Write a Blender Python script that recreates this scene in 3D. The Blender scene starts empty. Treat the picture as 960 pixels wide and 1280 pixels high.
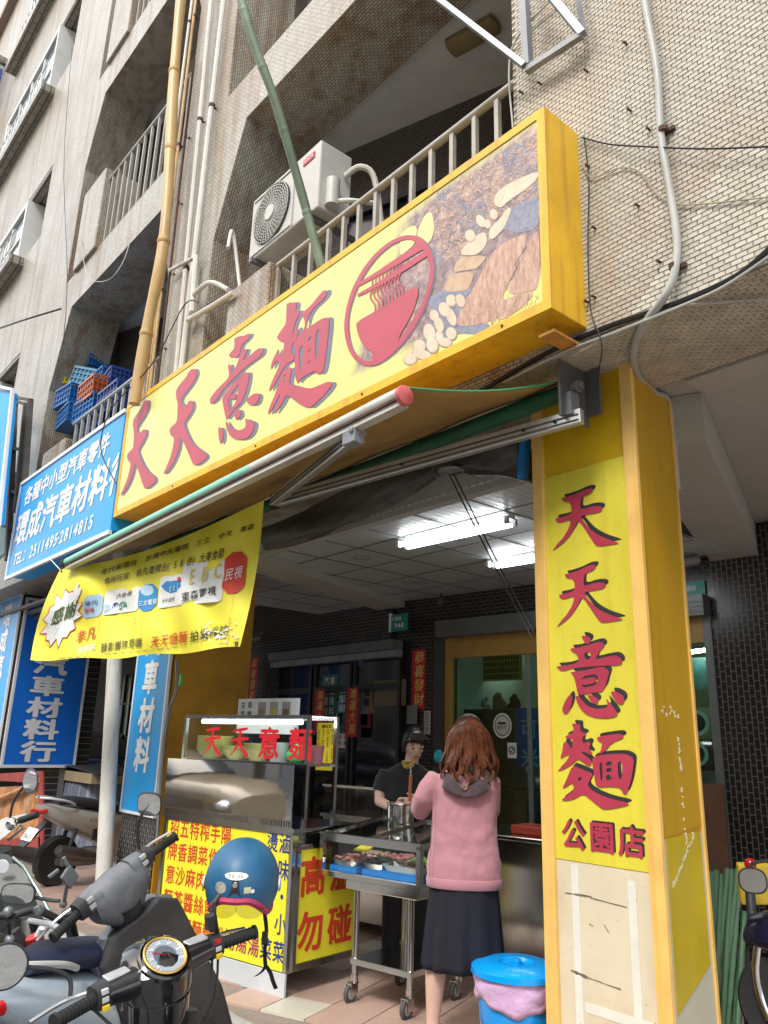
import bpy, bmesh, math, random
from mathutils import Vector, Matrix
from mathutils.geometry import tessellate_polygon
R = math.radians
sc = bpy.context.scene
C = sc.collection
random.seed(7)

# ------------------------------------------------------------------ camera
AX = Vector((0.650063, -0.196095, -0.734142))   # world X seen in camera space (right, down, forward)
AY = Vector((0.759342, 0.203985, 0.617892))
AZ = Vector((0.028589, -0.959134, 0.281506))
EYE = Vector((0, 0, 1.45)); FPX = 984.0
cam = bpy.data.objects.new('camera', bpy.data.cameras.new('camera')); C.objects.link(cam)
right = Vector((AX[0], AY[0], AZ[0])); down = Vector((AX[1], AY[1], AZ[1])); fwd = Vector((AX[2], AY[2], AZ[2]))
mw = Matrix((right, -down, -fwd)).transposed().to_4x4(); mw.translation = EYE
cam.matrix_world = mw
cam.data.sensor_fit = 'VERTICAL'; cam.data.sensor_height = 24; cam.data.lens = 24 * FPX / 1280
cam.data.clip_start = 0.05; cam.data.clip_end = 500
sc.camera = cam

# ------------------------------------------------------------------ daylight: bright hazy sky, very soft sun from the street side
sc.view_settings.view_transform = 'Standard'; sc.view_settings.look = 'None'
sc.view_settings.exposure = 1.0; sc.view_settings.gamma = 1
SUN_EL, SUN_AZ = R(50), R(24)      # azimuth measured from -Y (the street) towards -X
w = bpy.data.worlds.new('World'); sc.world = w; w.use_nodes = True
nt = w.node_tree; nt.nodes.clear()
sky = nt.nodes.new('ShaderNodeTexSky'); sky.sky_type = 'NISHITA'; sky.sun_disc = False
sky.sun_elevation = SUN_EL; sky.sun_rotation = R(180) + SUN_AZ; sky.dust_density = 5; sky.air_density = 1.5; sky.ozone_density = 1
mixw = nt.nodes.new('ShaderNodeMixRGB'); mixw.inputs[0].default_value = 0.62
mixw.inputs[2].default_value = (8.2, 8.5, 8.8, 1)       # the white overcast veil
nt.links.new(sky.outputs[0], mixw.inputs[1])
bg = nt.nodes.new('ShaderNodeBackground'); bg.inputs[1].default_value = 0.13
nt.links.new(mixw.outputs[0], bg.inputs[0])
wo = nt.nodes.new('ShaderNodeOutputWorld'); nt.links.new(bg.outputs[0], wo.inputs[0])
sl = bpy.data.lights.new('sun', 'SUN'); sl.energy = 1.5; sl.angle = R(14); sl.color = (1, 0.965, 0.91)
so = bpy.data.objects.new('sun', sl); C.objects.link(so)
sd = Vector((-math.sin(-SUN_AZ) * math.cos(SUN_EL), -math.cos(SUN_AZ) * math.cos(SUN_EL), math.sin(SUN_EL)))
so.rotation_euler = sd.to_track_quat('Z', 'Y').to_euler()

# ------------------------------------------------------------------ measuring: where a pixel of the photograph meets a plane of the place
def ray(px, py):
    d = Vector((px - 480.0, py - 640.0, FPX))
    return Vector((d.dot(AX), d.dot(AY), d.dot(AZ)))
def P(px, py, Y=None, Z=None, X=None, D=None):
    r = ray(px, py)
    t = Y / r.y if Y is not None else (Z - EYE.z) / r.z if Z is not None else X / r.x if X is not None else D / FPX
    return EYE + r * t
def PP(px, py, p0, n):
    r = ray(px, py); t = (Vector(p0) - EYE).dot(n) / r.dot(n)
    return EYE + r * t

# ------------------------------------------------------------------ materials
MATS = {}
def srgb(h):
    h = h.lstrip('#'); v = [int(h[i:i + 2], 16) / 255 for i in (0, 2, 4)]
    return tuple(c / 12.92 if c <= .04045 else ((c + .055) / 1.055) ** 2.4 for c in v)
def N(nt, t, **k):
    n = nt.nodes.new(t)
    for a, b in k.items():
        if a.startswith('i_'): n.inputs[int(a[2:])].default_value = b
        else: setattr(n, a, b)
    return n
def ramp(nt, fac, stops):
    r = N(nt, 'ShaderNodeValToRGB'); e = r.color_ramp.elements
    while len(e) < len(stops): e.new(.5)
    for q, (p, c) in zip(e, stops):
        q.position = p; q.color = (c if len(c) == 4 else (*c, 1))
    nt.links.new(fac, r.inputs[0]); return r.outputs[0]
def base(name):
    m = bpy.data.materials.new(name); m.use_nodes = True
    nt = m.node_tree; b = nt.nodes['Principled BSDF']
    return m, nt, b
def M(name, col=(.5, .5, .5), rough=.5, metal=0, var=.12, scale=6, bump=.0, dirt=0, dirtcol=(.08, .06, .04), streak=0,
      emit=0, alpha=1, trans=0, coat=0, spec=None, sheen=0, bscale=None, objvar=0, dscale=2.2, dlo=.55, rvar=None):
    """plain surface: base colour broken up by noise, optional dirt blotches, vertical streaks, fine relief"""
    if name in MATS: return MATS[name]
    if isinstance(col, str): col = srgb(col)
    m, nt, b = base(name); L = nt.links.new
    tc = N(nt, 'ShaderNodeTexCoord'); geo = N(nt, 'ShaderNodeNewGeometry')
    pos = geo.outputs['Position']
    n1 = N(nt, 'ShaderNodeTexNoise'); n1.inputs['Scale'].default_value = scale; n1.inputs['Detail'].default_value = 6
    n1.inputs['Roughness'].default_value = .62; L(pos, n1.inputs['Vector'])
    lo = tuple(c * (1 - var) for c in col); hi = tuple(min(1, c * (1 + var)) for c in col)
    out = ramp(nt, n1.outputs[0], [(.3, lo), (.7, hi)])
    if objvar:
        oi = N(nt, 'ShaderNodeObjectInfo')
        hs = N(nt, 'ShaderNodeHueSaturation'); mr = N(nt, 'ShaderNodeMapRange')
        mr.inputs[3].default_value = 1 - objvar; mr.inputs[4].default_value = 1 + objvar
        L(oi.outputs['Random'], mr.inputs[0]); L(mr.outputs[0], hs.inputs['Value']); L(out, hs.inputs['Color']); out = hs.outputs[0]
    if dirt:
        n2 = N(nt, 'ShaderNodeTexNoise'); n2.inputs['Scale'].default_value = dscale; n2.inputs['Detail'].default_value = 8
        n2.inputs['Roughness'].default_value = .7
        L(pos, n2.inputs['Vector'])
        f = ramp(nt, n2.outputs[0], [(dlo - .08, (0, 0, 0)), (dlo + .2, (dirt, dirt, dirt))])
        mx = N(nt, 'ShaderNodeMixRGB'); mx.inputs[2].default_value = (*dirtcol, 1)
        L(f, mx.inputs[0]); L(out, mx.inputs[1]); out = mx.outputs[0]
    if streak:
        mp = N(nt, 'ShaderNodeMapping'); mp.inputs['Scale'].default_value = (9, 9, .55); L(pos, mp.inputs['Vector'])
        n3 = N(nt, 'ShaderNodeTexNoise'); n3.inputs['Scale'].default_value = 1.6; n3.inputs['Detail'].default_value = 5
        L(mp.outputs[0], n3.inputs['Vector'])
        f = ramp(nt, n3.outputs[0], [(.52, (0, 0, 0)), (.72, (streak, streak, streak))])
        mx = N(nt, 'ShaderNodeMixRGB'); mx.inputs[2].default_value = (*dirtcol, 1)
        L(f, mx.inputs[0]); L(out, mx.inputs[1]); out = mx.outputs[0]
    L(out, b.inputs['Base Color'])
    b.inputs['Roughness'].default_value = rough; b.inputs['Metallic'].default_value = metal
    rr = N(nt, 'ShaderNodeMapRange'); rv = rvar if rvar is not None else (.12 if rough > .3 else rough * .35)
    rr.inputs[3].default_value = max(0, rough - rv); rr.inputs[4].default_value = min(1, rough + rv)
    L(n1.outputs[0], rr.inputs[0]); L(rr.outputs[0], b.inputs['Roughness'])
    if spec is not None: b.inputs['Specular IOR Level'].default_value = spec
    if coat: b.inputs['Coat Weight'].default_value = coat; b.inputs['Coat Roughness'].default_value = .06
    if sheen: b.inputs['Sheen Weight'].default_value = sheen
    if trans: b.inputs['Transmission Weight'].default_value = trans; b.inputs['IOR'].default_value = 1.2
    if alpha < 1: b.inputs['Alpha'].default_value = alpha
    if emit:
        b.inputs['Emission Color'].default_value = (*col, 1); b.inputs['Emission Strength'].default_value = emit
    if bump:
        n4 = N(nt, 'ShaderNodeTexNoise'); n4.inputs['Scale'].default_value = bscale or scale * 9; n4.inputs['Detail'].default_value = 4
        L(pos, n4.inputs['Vector'])
        bp = N(nt, 'ShaderNodeBump'); bp.inputs['Strength'].default_value = bump; bp.inputs['Distance'].default_value = .01
        L(n4.outputs[0], bp.inputs['Height']); L(bp.outputs[0], b.inputs['Normal'])
    MATS[name] = m; return m

def brick_mat(name, axes, tile, tile2, joint, tw=.05, th=.025, mortar=.0035, rust=.0, rough=.35, stain=.35, bump=.5, offset=.5, vert=False):
    """mosaic tile cladding laid by world position on the plane spanned by axes (e.g. 'xz')"""
    if name in MATS: return MATS[name]
    m, nt, b = base(name); L = nt.links.new
    geo = N(nt, 'ShaderNodeNewGeometry'); sx = N(nt, 'ShaderNodeSeparateXYZ'); L(geo.outputs['Position'], sx.inputs[0])
    idx = {'x': 0, 'y': 1, 'z': 2}
    def comb(ax):
        c = N(nt, 'ShaderNodeCombineXYZ'); L(sx.outputs[idx[ax[0]]], c.inputs[0]); L(sx.outputs[idx[ax[1]]], c.inputs[1]); return c.outputs[0]
    if axes == 'auto':      # facade faces run along x, undersides along x, reveals have their tiles upright
        sn = N(nt, 'ShaderNodeSeparateXYZ'); L(geo.outputs['True Normal'], sn.inputs[0])
        def big(k):
            a = N(nt, 'ShaderNodeMath', operation='ABSOLUTE'); L(sn.outputs[k], a.inputs[0])
            g = N(nt, 'ShaderNodeMath', operation='GREATER_THAN'); g.inputs[1].default_value = .6; L(a.outputs[0], g.inputs[0]); return g.outputs[0]
        m1 = N(nt, 'ShaderNodeMix', data_type='VECTOR'); L(big(2), m1.inputs[0]); L(comb('xz'), m1.inputs[4]); L(comb('xy'), m1.inputs[5])
        m2 = N(nt, 'ShaderNodeMix', data_type='VECTOR'); L(big(0), m2.inputs[0]); L(m1.outputs[1], m2.inputs[4]); L(comb('zy'), m2.inputs[5])
        vec = m2.outputs[1]
    else: vec = comb(axes)
    bt = N(nt, 'ShaderNodeTexBrick'); bt.offset = offset; bt.squash = 1
    L(vec, bt.inputs['Vector'])
    bt.inputs['Color1'].default_value = (*tile, 1); bt.inputs['Color2'].default_value = (*tile2, 1); bt.inputs['Mortar'].default_value = (*joint, 1)
    bt.inputs['Scale'].default_value = 1; bt.inputs['Mortar Size'].default_value = mortar; bt.inputs['Mortar Smooth'].default_value = .15
    bt.inputs['Brick Width'].default_value = tw; bt.inputs['Row Height'].default_value = th
    out = bt.outputs[0]
    n1 = N(nt, 'ShaderNodeTexNoise'); n1.inputs['Scale'].default_value = 1.1; n1.inputs['Detail'].default_value = 9; n1.inputs['Roughness'].default_value = .68
    L(geo.outputs['Position'], n1.inputs['Vector'])
    f = ramp(nt, n1.outputs[0], [(.42, (0, 0, 0)), (.7, (stain, stain, stain))])
    mx = N(nt, 'ShaderNodeMixRGB', blend_type='MULTIPLY'); mx.inputs[2].default_value = (.66, .58, .45, 1); L(f, mx.inputs[0]); L(out, mx.inputs[1]); out = mx.outputs[0]
    mp = N(nt, 'ShaderNodeMapping'); mp.inputs['Scale'].default_value = (5, 5, .35); L(geo.outputs['Position'], mp.inputs['Vector'])
    n3 = N(nt, 'ShaderNodeTexNoise'); n3.inputs['Scale'].default_value = 1.3; n3.inputs['Detail'].default_value = 6; L(mp.outputs[0], n3.inputs['Vector'])
    if rust:
        f = ramp(nt, n3.outputs[0], [(.46, (0, 0, 0)), (.66, (rust, rust, rust))])
        mx = N(nt, 'ShaderNodeMixRGB', blend_type='MULTIPLY'); mx.inputs[2].default_value = (.6, .33, .17, 1); L(f, mx.inputs[0]); L(out, mx.inputs[1]); out = mx.outputs[0]
    L(out, b.inputs['Base Color']); b.inputs['Roughness'].default_value = rough
    bp = N(nt, 'ShaderNodeBump'); bp.inputs['Strength'].default_value = bump; bp.inputs['Distance'].default_value = .004; bp.invert = True
    L(bt.outputs['Fac'], bp.inputs['Height']); L(bp.outputs[0], b.inputs['Normal'])
    MATS[name] = m; return m

def glass_mat(name, tint=(.75, .9, .88), alpha=.22, rough=.03, spec=.9):
    """thin pane: lets the eye through and mirrors at a slant"""
    if name in MATS: return MATS[name]
    m = bpy.data.materials.new(name); m.use_nodes = True; nt = m.node_tree; nt.nodes.clear(); L = nt.links.new
    o = N(nt, 'ShaderNodeOutputMaterial'); tr = N(nt, 'ShaderNodeBsdfTransparent'); tr.inputs[0].default_value = (*tint, 1)
    gl = N(nt, 'ShaderNodeBsdfGlossy'); gl.inputs['Roughness'].default_value = rough
    fr = N(nt, 'ShaderNodeLayerWeight'); fr.inputs[0].default_value = .5
    pw = N(nt, 'ShaderNodeMath', operation='POWER'); pw.inputs[1].default_value = 4.0; L(fr.outputs['Facing'], pw.inputs[0])
    ad = N(nt, 'ShaderNodeMath', operation='MULTIPLY_ADD'); ad.inputs[1].default_value = .85; ad.inputs[2].default_value = .03 + alpha * .12; L(pw.outputs[0], ad.inputs[0])
    mx = N(nt, 'ShaderNodeMixShader'); L(ad.outputs[0], mx.inputs[0]); L(tr.outputs[0], mx.inputs[1]); L(gl.outputs[0], mx.inputs[2])
    L(mx.outputs[0], o.inputs[0]); MATS[name] = m; return m

# ------------------------------------------------------------------ objects
def wloc(o):
    v = Vector((0, 0, 0))
    while o: v = v + o.location; o = o.parent
    return v
def tag(o, label=None, cat=None, group=None, kind=None):
    if label: o['label'] = label
    if cat: o['category'] = cat
    if group: o['group'] = group
    if kind: o['kind'] = kind
    return o
def thing(name, label, cat, loc=(0, 0, 0), group=None):
    o = bpy.data.objects.new(name, None); C.objects.link(o); o.location = Vector(loc); o.empty_display_size = .1
    return tag(o, label, cat, group)
def copy_tree(o, parent=None, shift=None, rz=0, label=None):
    c = o.copy(); C.objects.link(c)
    if parent: c.parent = parent
    if shift is not None: c.location = o.location + Vector(shift)
    if rz: c.rotation_euler.z += rz
    if label: c['label'] = label
    for ch in o.children: copy_tree(ch, c)
    return c

class MB:
    def __init__(s, T=None): s.v = []; s.f = []; s.T = T; s.mi = []; s.cur = 0
    def add(s, vs, fs):
        k = len(s.v); T = s.T
        s.v += [(T @ Vector(v)) if T is not None else Vector(v) for v in vs]
        s.f += [tuple(i + k for i in f) for f in fs]; s.mi += [s.cur] * len(fs); return s
    def box(s, a, b):
        x0, y0, z0 = [min(a[i], b[i]) for i in range(3)]; x1, y1, z1 = [max(a[i], b[i]) for i in range(3)]
        return s.add([(x0, y0, z0), (x1, y0, z0), (x1, y1, z0), (x0, y1, z0), (x0, y0, z1), (x1, y0, z1), (x1, y1, z1), (x0, y1, z1)],
                     [(0, 3, 2, 1), (4, 5, 6, 7), (0, 1, 5, 4), (1, 2, 6, 5), (2, 3, 7, 6), (3, 0, 4, 7)])
    def obox(s, c, ex, ey, ez):
        """box about centre c with half-extent vectors"""
        c, ex, ey, ez = map(Vector, (c, ex, ey, ez)); v = []
        for k in (-1, 1):
            for (i, j) in ((-1, -1), (1, -1), (1, 1), (-1, 1)): v.append(c + ex * i + ey * j + ez * k)
        return s.add(v, [(0, 3, 2, 1), (4, 5, 6, 7), (0, 1, 5, 4), (1, 2, 6, 5), (2, 3, 7, 6), (3, 0, 4, 7)])
    def prism(s, poly, ext):
        ext = Vector(ext); n = len(poly); A = [Vector(p) for p in poly]; B = [p + ext for p in A]
        tri = tessellate_polygon([A])
        fs = [tuple(t) for t in tri] + [tuple(i + n for i in reversed(t)) for t in tri] + [(i, (i + 1) % n, (i + 1) % n + n, i + n) for i in range(n)]
        return s.add(A + B, fs)
    def poly(s, poly):
        A = [Vector(p) for p in poly]
        return s.add(A, [tuple(t) for t in tessellate_polygon([A])])
    def quad(s, a, b, c, d): return s.add([a, b, c, d], [(0, 1, 2, 3)])
    def ring(s, rings, cap=True, closed=True):
        k = len(rings[0]); v = [p for r in rings for p in r]; f = []
        for i in range(len(rings) - 1):
            for j in range(k if closed else k - 1):
                a = i * k + j; b = i * k + (j + 1) % k; f.append((a, b, b + k, a + k))
        if cap:
            f.append(tuple(reversed(range(k)))); f.append(tuple((len(rings) - 1) * k + j for j in range(k)))
        return s.add(v, f)
    def tube(s, pts, r, seg=8, cap=True):
        pts = [Vector(p) for p in pts]; n = len(pts); rs = r if isinstance(r, (list, tuple)) else [r] * n
        rings = []; up = None
        for i in range(n):
            d = (pts[min(i + 1, n - 1)] - pts[max(i - 1, 0)])
            if d.length < 1e-9: d = Vector((0, 0, 1))
            d.normalize()
            if up is None: up = d.orthogonal().normalized()
            u = (up - d * up.dot(d))
            u = u.normalized() if u.length > 1e-6 else d.orthogonal().normalized()
            up = u; w_ = d.cross(u)
            rings.append([pts[i] + (u * math.cos(2 * math.pi * j / seg) + w_ * math.sin(2 * math.pi * j / seg)) * rs[i] for j in range(seg)])
        return s.ring(rings, cap)
    def cyl(s, a, b, r, r2=None, seg=16): return s.tube([a, b], [r, r if r2 is None else r2], seg)
    def lathe(s, prof, org=(0, 0, 0), axis=(0, 0, 1), seg=24, cap=True):
        """prof: list of (radius, height along axis)"""
        ax = Vector(axis).normalized(); u = ax.orthogonal().normalized(); w_ = ax.cross(u); o = Vector(org)
        rings = [[o + ax * h + (u * math.cos(2 * math.pi * j / seg) + w_ * math.sin(2 * math.pi * j / seg)) * max(r, 1e-4) for j in range(seg)] for r, h in prof]
        return s.ring(rings, cap)
    def ell(s, c, r, seg=16, rows=10, rot=None):
        c = Vector(c); r = (r, r, r) if not isinstance(r, (tuple, list)) else r; rings = []
        for i in range(rows + 1):
            th = math.pi * i / rows; q = max(math.sin(th), 1e-3)
            rg = []
            for j in range(seg):
                a = 2 * math.pi * j / seg; v = Vector((r[0] * q * math.cos(a), r[1] * q * math.sin(a), -r[2] * math.cos(th)))
                if rot is not None: v = rot @ v
                rg.append(c + v)
            rings.append(rg)
        return s.ring(rings, True)
    def loft(s, secs, seg=16, power=2.0, cap=True):
        """secs: (centre, half vector u, half vector v); superellipse rings"""
        rings = []
        for sec in secs:
            c, u, v = map(Vector, sec[:3]); pw = sec[3] if len(sec) > 3 else power; rg = []
            for j in range(seg):
                a = 2 * math.pi * j / seg; ca, sa = math.cos(a), math.sin(a)
                rg.append(c + u * math.copysign(abs(ca) ** (2 / pw), ca) + v * math.copysign(abs(sa) ** (2 / pw), sa))
            rings.append(rg)
        return s.ring(rings, cap)
    def build(s, name, mat, parent=None, smooth=False, bevel=0, sub=0, solid=0, kind=None, label=None, auto=True):
        vs = s.v
        if not vs: return None
        mn = [min(v[i] for v in vs) for i in range(3)]; mx = [max(v[i] for v in vs) for i in range(3)]
        org = Vector(((mn[0] + mx[0]) / 2, (mn[1] + mx[1]) / 2, mn[2] if parent is None else (mn[2] + mx[2]) / 2))
        me = bpy.data.meshes.new(name); me.from_pydata([v - org for v in vs], [], s.f)
        mats = mat if isinstance(mat, (list, tuple)) else [mat]
        for m in mats: me.materials.append(m)
        if len(mats) > 1: me.polygons.foreach_set('material_index', s.mi)
        o = bpy.data.objects.new(name, me); C.objects.link(o)
        o.location = org
        if parent is not None: o.parent = parent; o.location = org - wloc(parent)
        if smooth:
            me.polygons.foreach_set('use_smooth', [True] * len(me.polygons))
            if auto:
                try: me.set_sharp_from_angle(angle=R(40))
                except Exception: pass
        if solid: md = o.modifiers.new('solid', 'SOLIDIFY'); md.thickness = solid
        if bevel:
            md = o.modifiers.new('bevel', 'BEVEL'); md.width = bevel; md.segments = 2; md.limit_method = 'ANGLE'; md.angle_limit = R(35)
        if sub: md = o.modifiers.new('sub', 'SUBSURF'); md.levels = sub; md.render_levels = sub
        if kind: o['kind'] = kind
        if label: o['label'] = label
        return o

def fuse(name, mat, parent, mb, voxel=.01, smooth=6, disp=None, dscale=.1, decim=0, label=None):
    """one continuous skin over overlapping lumps: voxel remesh + smoothing, baked to a mesh"""
    o = mb.build(name, mat, None)
    md = o.modifiers.new('r', 'REMESH'); md.mode = 'VOXEL'; md.voxel_size = voxel; md.use_smooth_shade = True
    if smooth: md = o.modifiers.new('s', 'SMOOTH'); md.factor = .6; md.iterations = smooth
    if disp:
        tx = bpy.data.textures.new(name, 'CLOUDS'); tx.noise_scale = dscale; tx.noise_depth = 2
        md = o.modifiers.new('d', 'DISPLACE'); md.texture = tx; md.strength = disp; md.mid_level = .5; md.texture_coords = 'LOCAL'
    dg = bpy.context.evaluated_depsgraph_get(); me = bpy.data.meshes.new_from_object(o.evaluated_get(dg))
    o.modifiers.clear(); o.data = me; me.name = name
    me.polygons.foreach_set('use_smooth', [True] * len(me.polygons))
    if parent is not None: o.parent = parent; o.location = o.location - wloc(parent)
    if label: o['label'] = label
    return o

# ------------------------------------------------------------------ lettering
GC = {}
def glyph(ch, bold=0.0):
    k = (ch, round(bold, 3))
    if k not in GC:
        c = bpy.data.curves.new('t', 'FONT'); c.body = ch; c.offset = bold; c.resolution_u = 3
        o = bpy.data.objects.new('t', c); C.objects.link(o)
        me = bpy.data.meshes.new_from_object(o.evaluated_get(bpy.context.evaluated_depsgraph_get()))
        vs = [tuple(v.co) for v in me.vertices]; fs = [tuple(p.vertices) for p in me.polygons]
        bpy.data.objects.remove(o); bpy.data.meshes.remove(me)
        xs = [v[0] for v in vs] or [0, .3]
        GC[k] = (vs, fs, min(xs), max(xs))
    return GC[k]
def put_char(mb, ch, o, u, v, h, bold=.02, shear=0, wide=1.0, fn=None, lift=0):
    """CJK or latin glyph whose em box has its lower-left corner at o; u, v unit vectors; fn maps local (a, b) to space.
    bold strokes are thickened by laying shifted copies a hair apart"""
    vs, fs, x0, x1 = glyph(ch); n = u.cross(v) if fn is None else None
    sh = [(0, 0)] if bold < .008 else [(0, 0), (bold, 0), (-bold, 0), (0, bold * .8), (0, -bold * .8)]
    if bold > .03: sh += [(bold * .7, bold * .6), (-bold * .7, -bold * .6), (bold * .7, -bold * .6), (-bold * .7, bold * .6)]
    for i, (dx, dy) in enumerate(sh):
        if fn is None: pts = [o + u * (((x + dx) * wide + shear * y) * h) + v * ((y + dy + .1) * h) + n * (lift + i * .00025) for x, y, z in vs]
        else: pts = [fn(x + dx, y + dy + .1) + fwd * (-i * .0003) for x, y, z in vs]
        mb.add(pts, fs)
def text_row(mb, s, o, u, v, h, bold=.02, shear=0, wide=1.0, adv=None, total=None):
    """horizontal line; returns width. adv = spacing of full-width characters in em"""
    ws = []
    for ch in s:
        x0, x1 = glyph(ch)[2:]
        ws.append((adv or 1.04) if ord(ch) > 0x2E00 else (.3 if ch == ' ' else (.62 if ch.isdigit() else (x1 - x0) + .1)))
    W = sum(ws) * h * wide; k = (total / W) if total else 1.0; x = 0
    for ch, w_ in zip(s, ws):
        if ch != ' ':
            g0 = glyph(ch); x0 = (g0[2] - (.31 - (g0[3] - g0[2]) / 2 if ch.isdigit() else 0)) if ord(ch) < 0x2E00 else 0
            put_char(mb, ch, o + u * ((x - x0 * h * wide) * k), u, v, h, bold, shear, wide * k)
        x += w_ * h * wide
    return x * k
def ribbon(mb, pts, f, lift=0, n=None, taper=True):
    """brush stroke: pts = (x, y, half width) in drawing units, f maps to space; a smooth flat blade"""
    # catmull-rom
    q = []
    for i in range(len(pts) - 1):
        p0 = pts[max(i - 1, 0)]; p1 = pts[i]; p2 = pts[i + 1]; p3 = pts[min(i + 2, len(pts) - 1)]
        for k in range(5):
            t = k / 5
            q.append(tuple(.5 * ((2 * p1[a]) + (-p0[a] + p2[a]) * t + (2 * p0[a] - 5 * p1[a] + 4 * p2[a] - p3[a]) * t * t + (-p0[a] + 3 * p1[a] - 3 * p2[a] + p3[a]) * t ** 3) for a in range(3)))
    q.append(pts[-1]); Lp = []; Rp = []
    for i, p in enumerate(q):
        a = q[max(i - 1, 0)]; b = q[min(i + 1, len(q) - 1)]; dx, dy = b[0] - a[0], b[1] - a[1]; l = math.hypot(dx, dy) or 1
        nx, ny = -dy / l, dx / l; wd = max(p[2], .01)
        Lp.append((p[0] + nx * wd, p[1] + ny * wd)); Rp.append((p[0] - nx * wd, p[1] - ny * wd))
    out = Lp + Rp[::-1]
    # round ends
    def cap(p, a, wd):
        l = math.hypot(p[0] - a[0], p[1] - a[1]) or 1; return (p[0] + (p[0] - a[0]) / l * wd * .55, p[1] + (p[1] - a[1]) / l * wd * .55)
    e = cap(q[-1], q[-2], q[-1][2]); s0 = cap(q[0], q[1], q[0][2])
    k = len(Lp); L3 = [f(*c, lift) for c in Lp]; R3 = [f(*c, lift) for c in Rp]
    v = L3 + R3 + [f(*s0, lift), f(*e, lift)]; fs = [(i, i + 1, k + i + 1, k + i) for i in range(k - 1)]
    fs += [(2 * k, 0, k), (2 * k + 1, 2 * k - 1, k - 1)]
    mb.add(v, fs)
def smooth_poly(pts, it=2):
    for _ in range(it):
        o = []
        for i in range(len(pts)):
            a, b = pts[i], pts[(i + 1) % len(pts)]
            o.append((a[0] * .78 + b[0] * .22, a[1] * .78 + b[1] * .22)); o.append((a[0] * .22 + b[0] * .78, a[1] * .22 + b[1] * .78))
        pts = o
    return pts
def catmull(pts, k=6):
    pts = [Vector(p) for p in pts]; q = []
    for i in range(len(pts) - 1):
        p0 = pts[max(i - 1, 0)]; p1 = pts[i]; p2 = pts[i + 1]; p3 = pts[min(i + 2, len(pts) - 1)]
        for j in range(k):
            t = j / k; q.append(.5 * ((2 * p1) + (p2 - p0) * t + (2 * p0 - 5 * p1 + 4 * p2 - p3) * t * t + (-p0 + 3 * p1 - 3 * p2 + p3) * t ** 3))
    q.append(pts[-1]); return q
# ================================================================== THE SETTING
def prism_holes(mb, outer, holes, ext):
    ext = Vector(ext); loops = [[Vector(p) for p in outer]] + [[Vector(p) for p in h] for h in holes]
    flat = [p for l in loops for p in l]; n = len(flat); tri = tessellate_polygon(loops)
    fs = [tuple(t) for t in tri] + [tuple(i + n for i in reversed(t)) for t in tri]; k = 0
    for l in loops:
        m = len(l); fs += [(k + i, k + (i + 1) % m, k + (i + 1) % m + n, k + i + n) for i in range(m)]; k += m
    mb.add(flat + [p + ext for p in flat], fs)

TILE = (.58, .55, .475); TILE2 = (.42, .395, .335)
m_tile = brick_mat('tile_cladding', 'auto', TILE, TILE2, (.15, .135, .11), rust=.62, stain=.75)
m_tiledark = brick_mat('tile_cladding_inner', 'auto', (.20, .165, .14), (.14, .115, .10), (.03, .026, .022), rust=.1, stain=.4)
m_tileplain = brick_mat('tile_cladding_soffit', 'auto', (.50, .455, .38), (.40, .365, .31), (.05, .042, .035), mortar=.0045, stain=.3)
m_black = brick_mat('black_mosaic', 'auto', (.017, .015, .015), (.028, .024, .023), (.12, .112, .105), tw=.10, th=.042, mortar=.004, stain=.1, rough=.22, bump=1.0)
m_blackv = brick_mat('black_mosaic_upright', 'zx', (.017, .015, .015), (.028, .024, .023), (.19, .175, .16), tw=.085, th=.045, mortar=.0045, stain=.1, rough=.22, bump=1.0)
m_joint = M('mortar', (.25, .225, .18), .9, var=.3, scale=20)
m_white = M('ceiling_paint', (.62, .62, .60), .7, var=.06, scale=3, dirt=.25)
m_conc = M('bare_concrete', (.44, .435, .40), .85, var=.13, scale=2.2, bump=.25, dirt=.4, dirtcol=(.16, .13, .11))

# ground: one sheet to the horizon, the raised arcade floor on it
m_road = M('street_concrete', (.22, .215, .205), .9, var=.3, scale=14, bump=.5, dirt=.35, dirtcol=(.09, .085, .08), bscale=120)
g = MB(); g.add([(-300, -200, -.1), (200, -200, -.1), (200, 200, -.1), (-300, 200, -.1)], [(0, 1, 2, 3)])
g.build('ground', m_road, kind='structure')
FD = Vector((math.cos(R(21)), math.sin(R(21)), 0)); FE = Vector((-FD.y, FD.x, 0))
fl = MB(); fl.box((-40, 2.62, -.4), (12, 14, -.006)); arcade = fl.build('arcade_floor', M('floor_grout', (.22, .18, .15), .85, var=.2), kind='structure')
m_ft = [M('floor_tile_pink', (.42, .29, .235), .38, var=.08, scale=3, objvar=.13, dirt=.25, dirtcol=(.2, .13, .1), dscale=4),
        M('floor_tile_cream', (.55, .52, .43), .38, var=.08, scale=3, objvar=.10, dirt=.25, dirtcol=(.25, .2, .15), dscale=4)]
def share(name, me, mats, parent, loc, rz=0, rot=None):
    o = bpy.data.objects.new(name, me); C.objects.link(o); o.parent = parent; o.location = Vector(loc) - wloc(parent)
    o.rotation_euler = rot or (0, 0, rz); return o
def plate_mesh(name, sx, sy, sz, mat, ch=.0):
    """small tile with eased edges: x right, y up, z out"""
    me = bpy.data.meshes.new(name); c = ch
    v = [(-sx, -sy, 0), (sx, -sy, 0), (sx, sy, 0), (-sx, sy, 0), (-sx + c, -sy + c, sz), (sx - c, -sy + c, sz), (sx - c, sy - c, sz), (-sx + c, sy - c, sz)]
    me.from_pydata(v, [], [(4, 5, 6, 7), (0, 1, 5, 4), (1, 2, 6, 5), (2, 3, 7, 6), (3, 0, 4, 7)]); me.materials.append(mat); return me
tm = [plate_mesh('floor_tile', .1475, .1475, .012, m, .002) for m in m_ft]
o0 = P(324, 1263, Z=0); tiles = []; far = MB()
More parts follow.
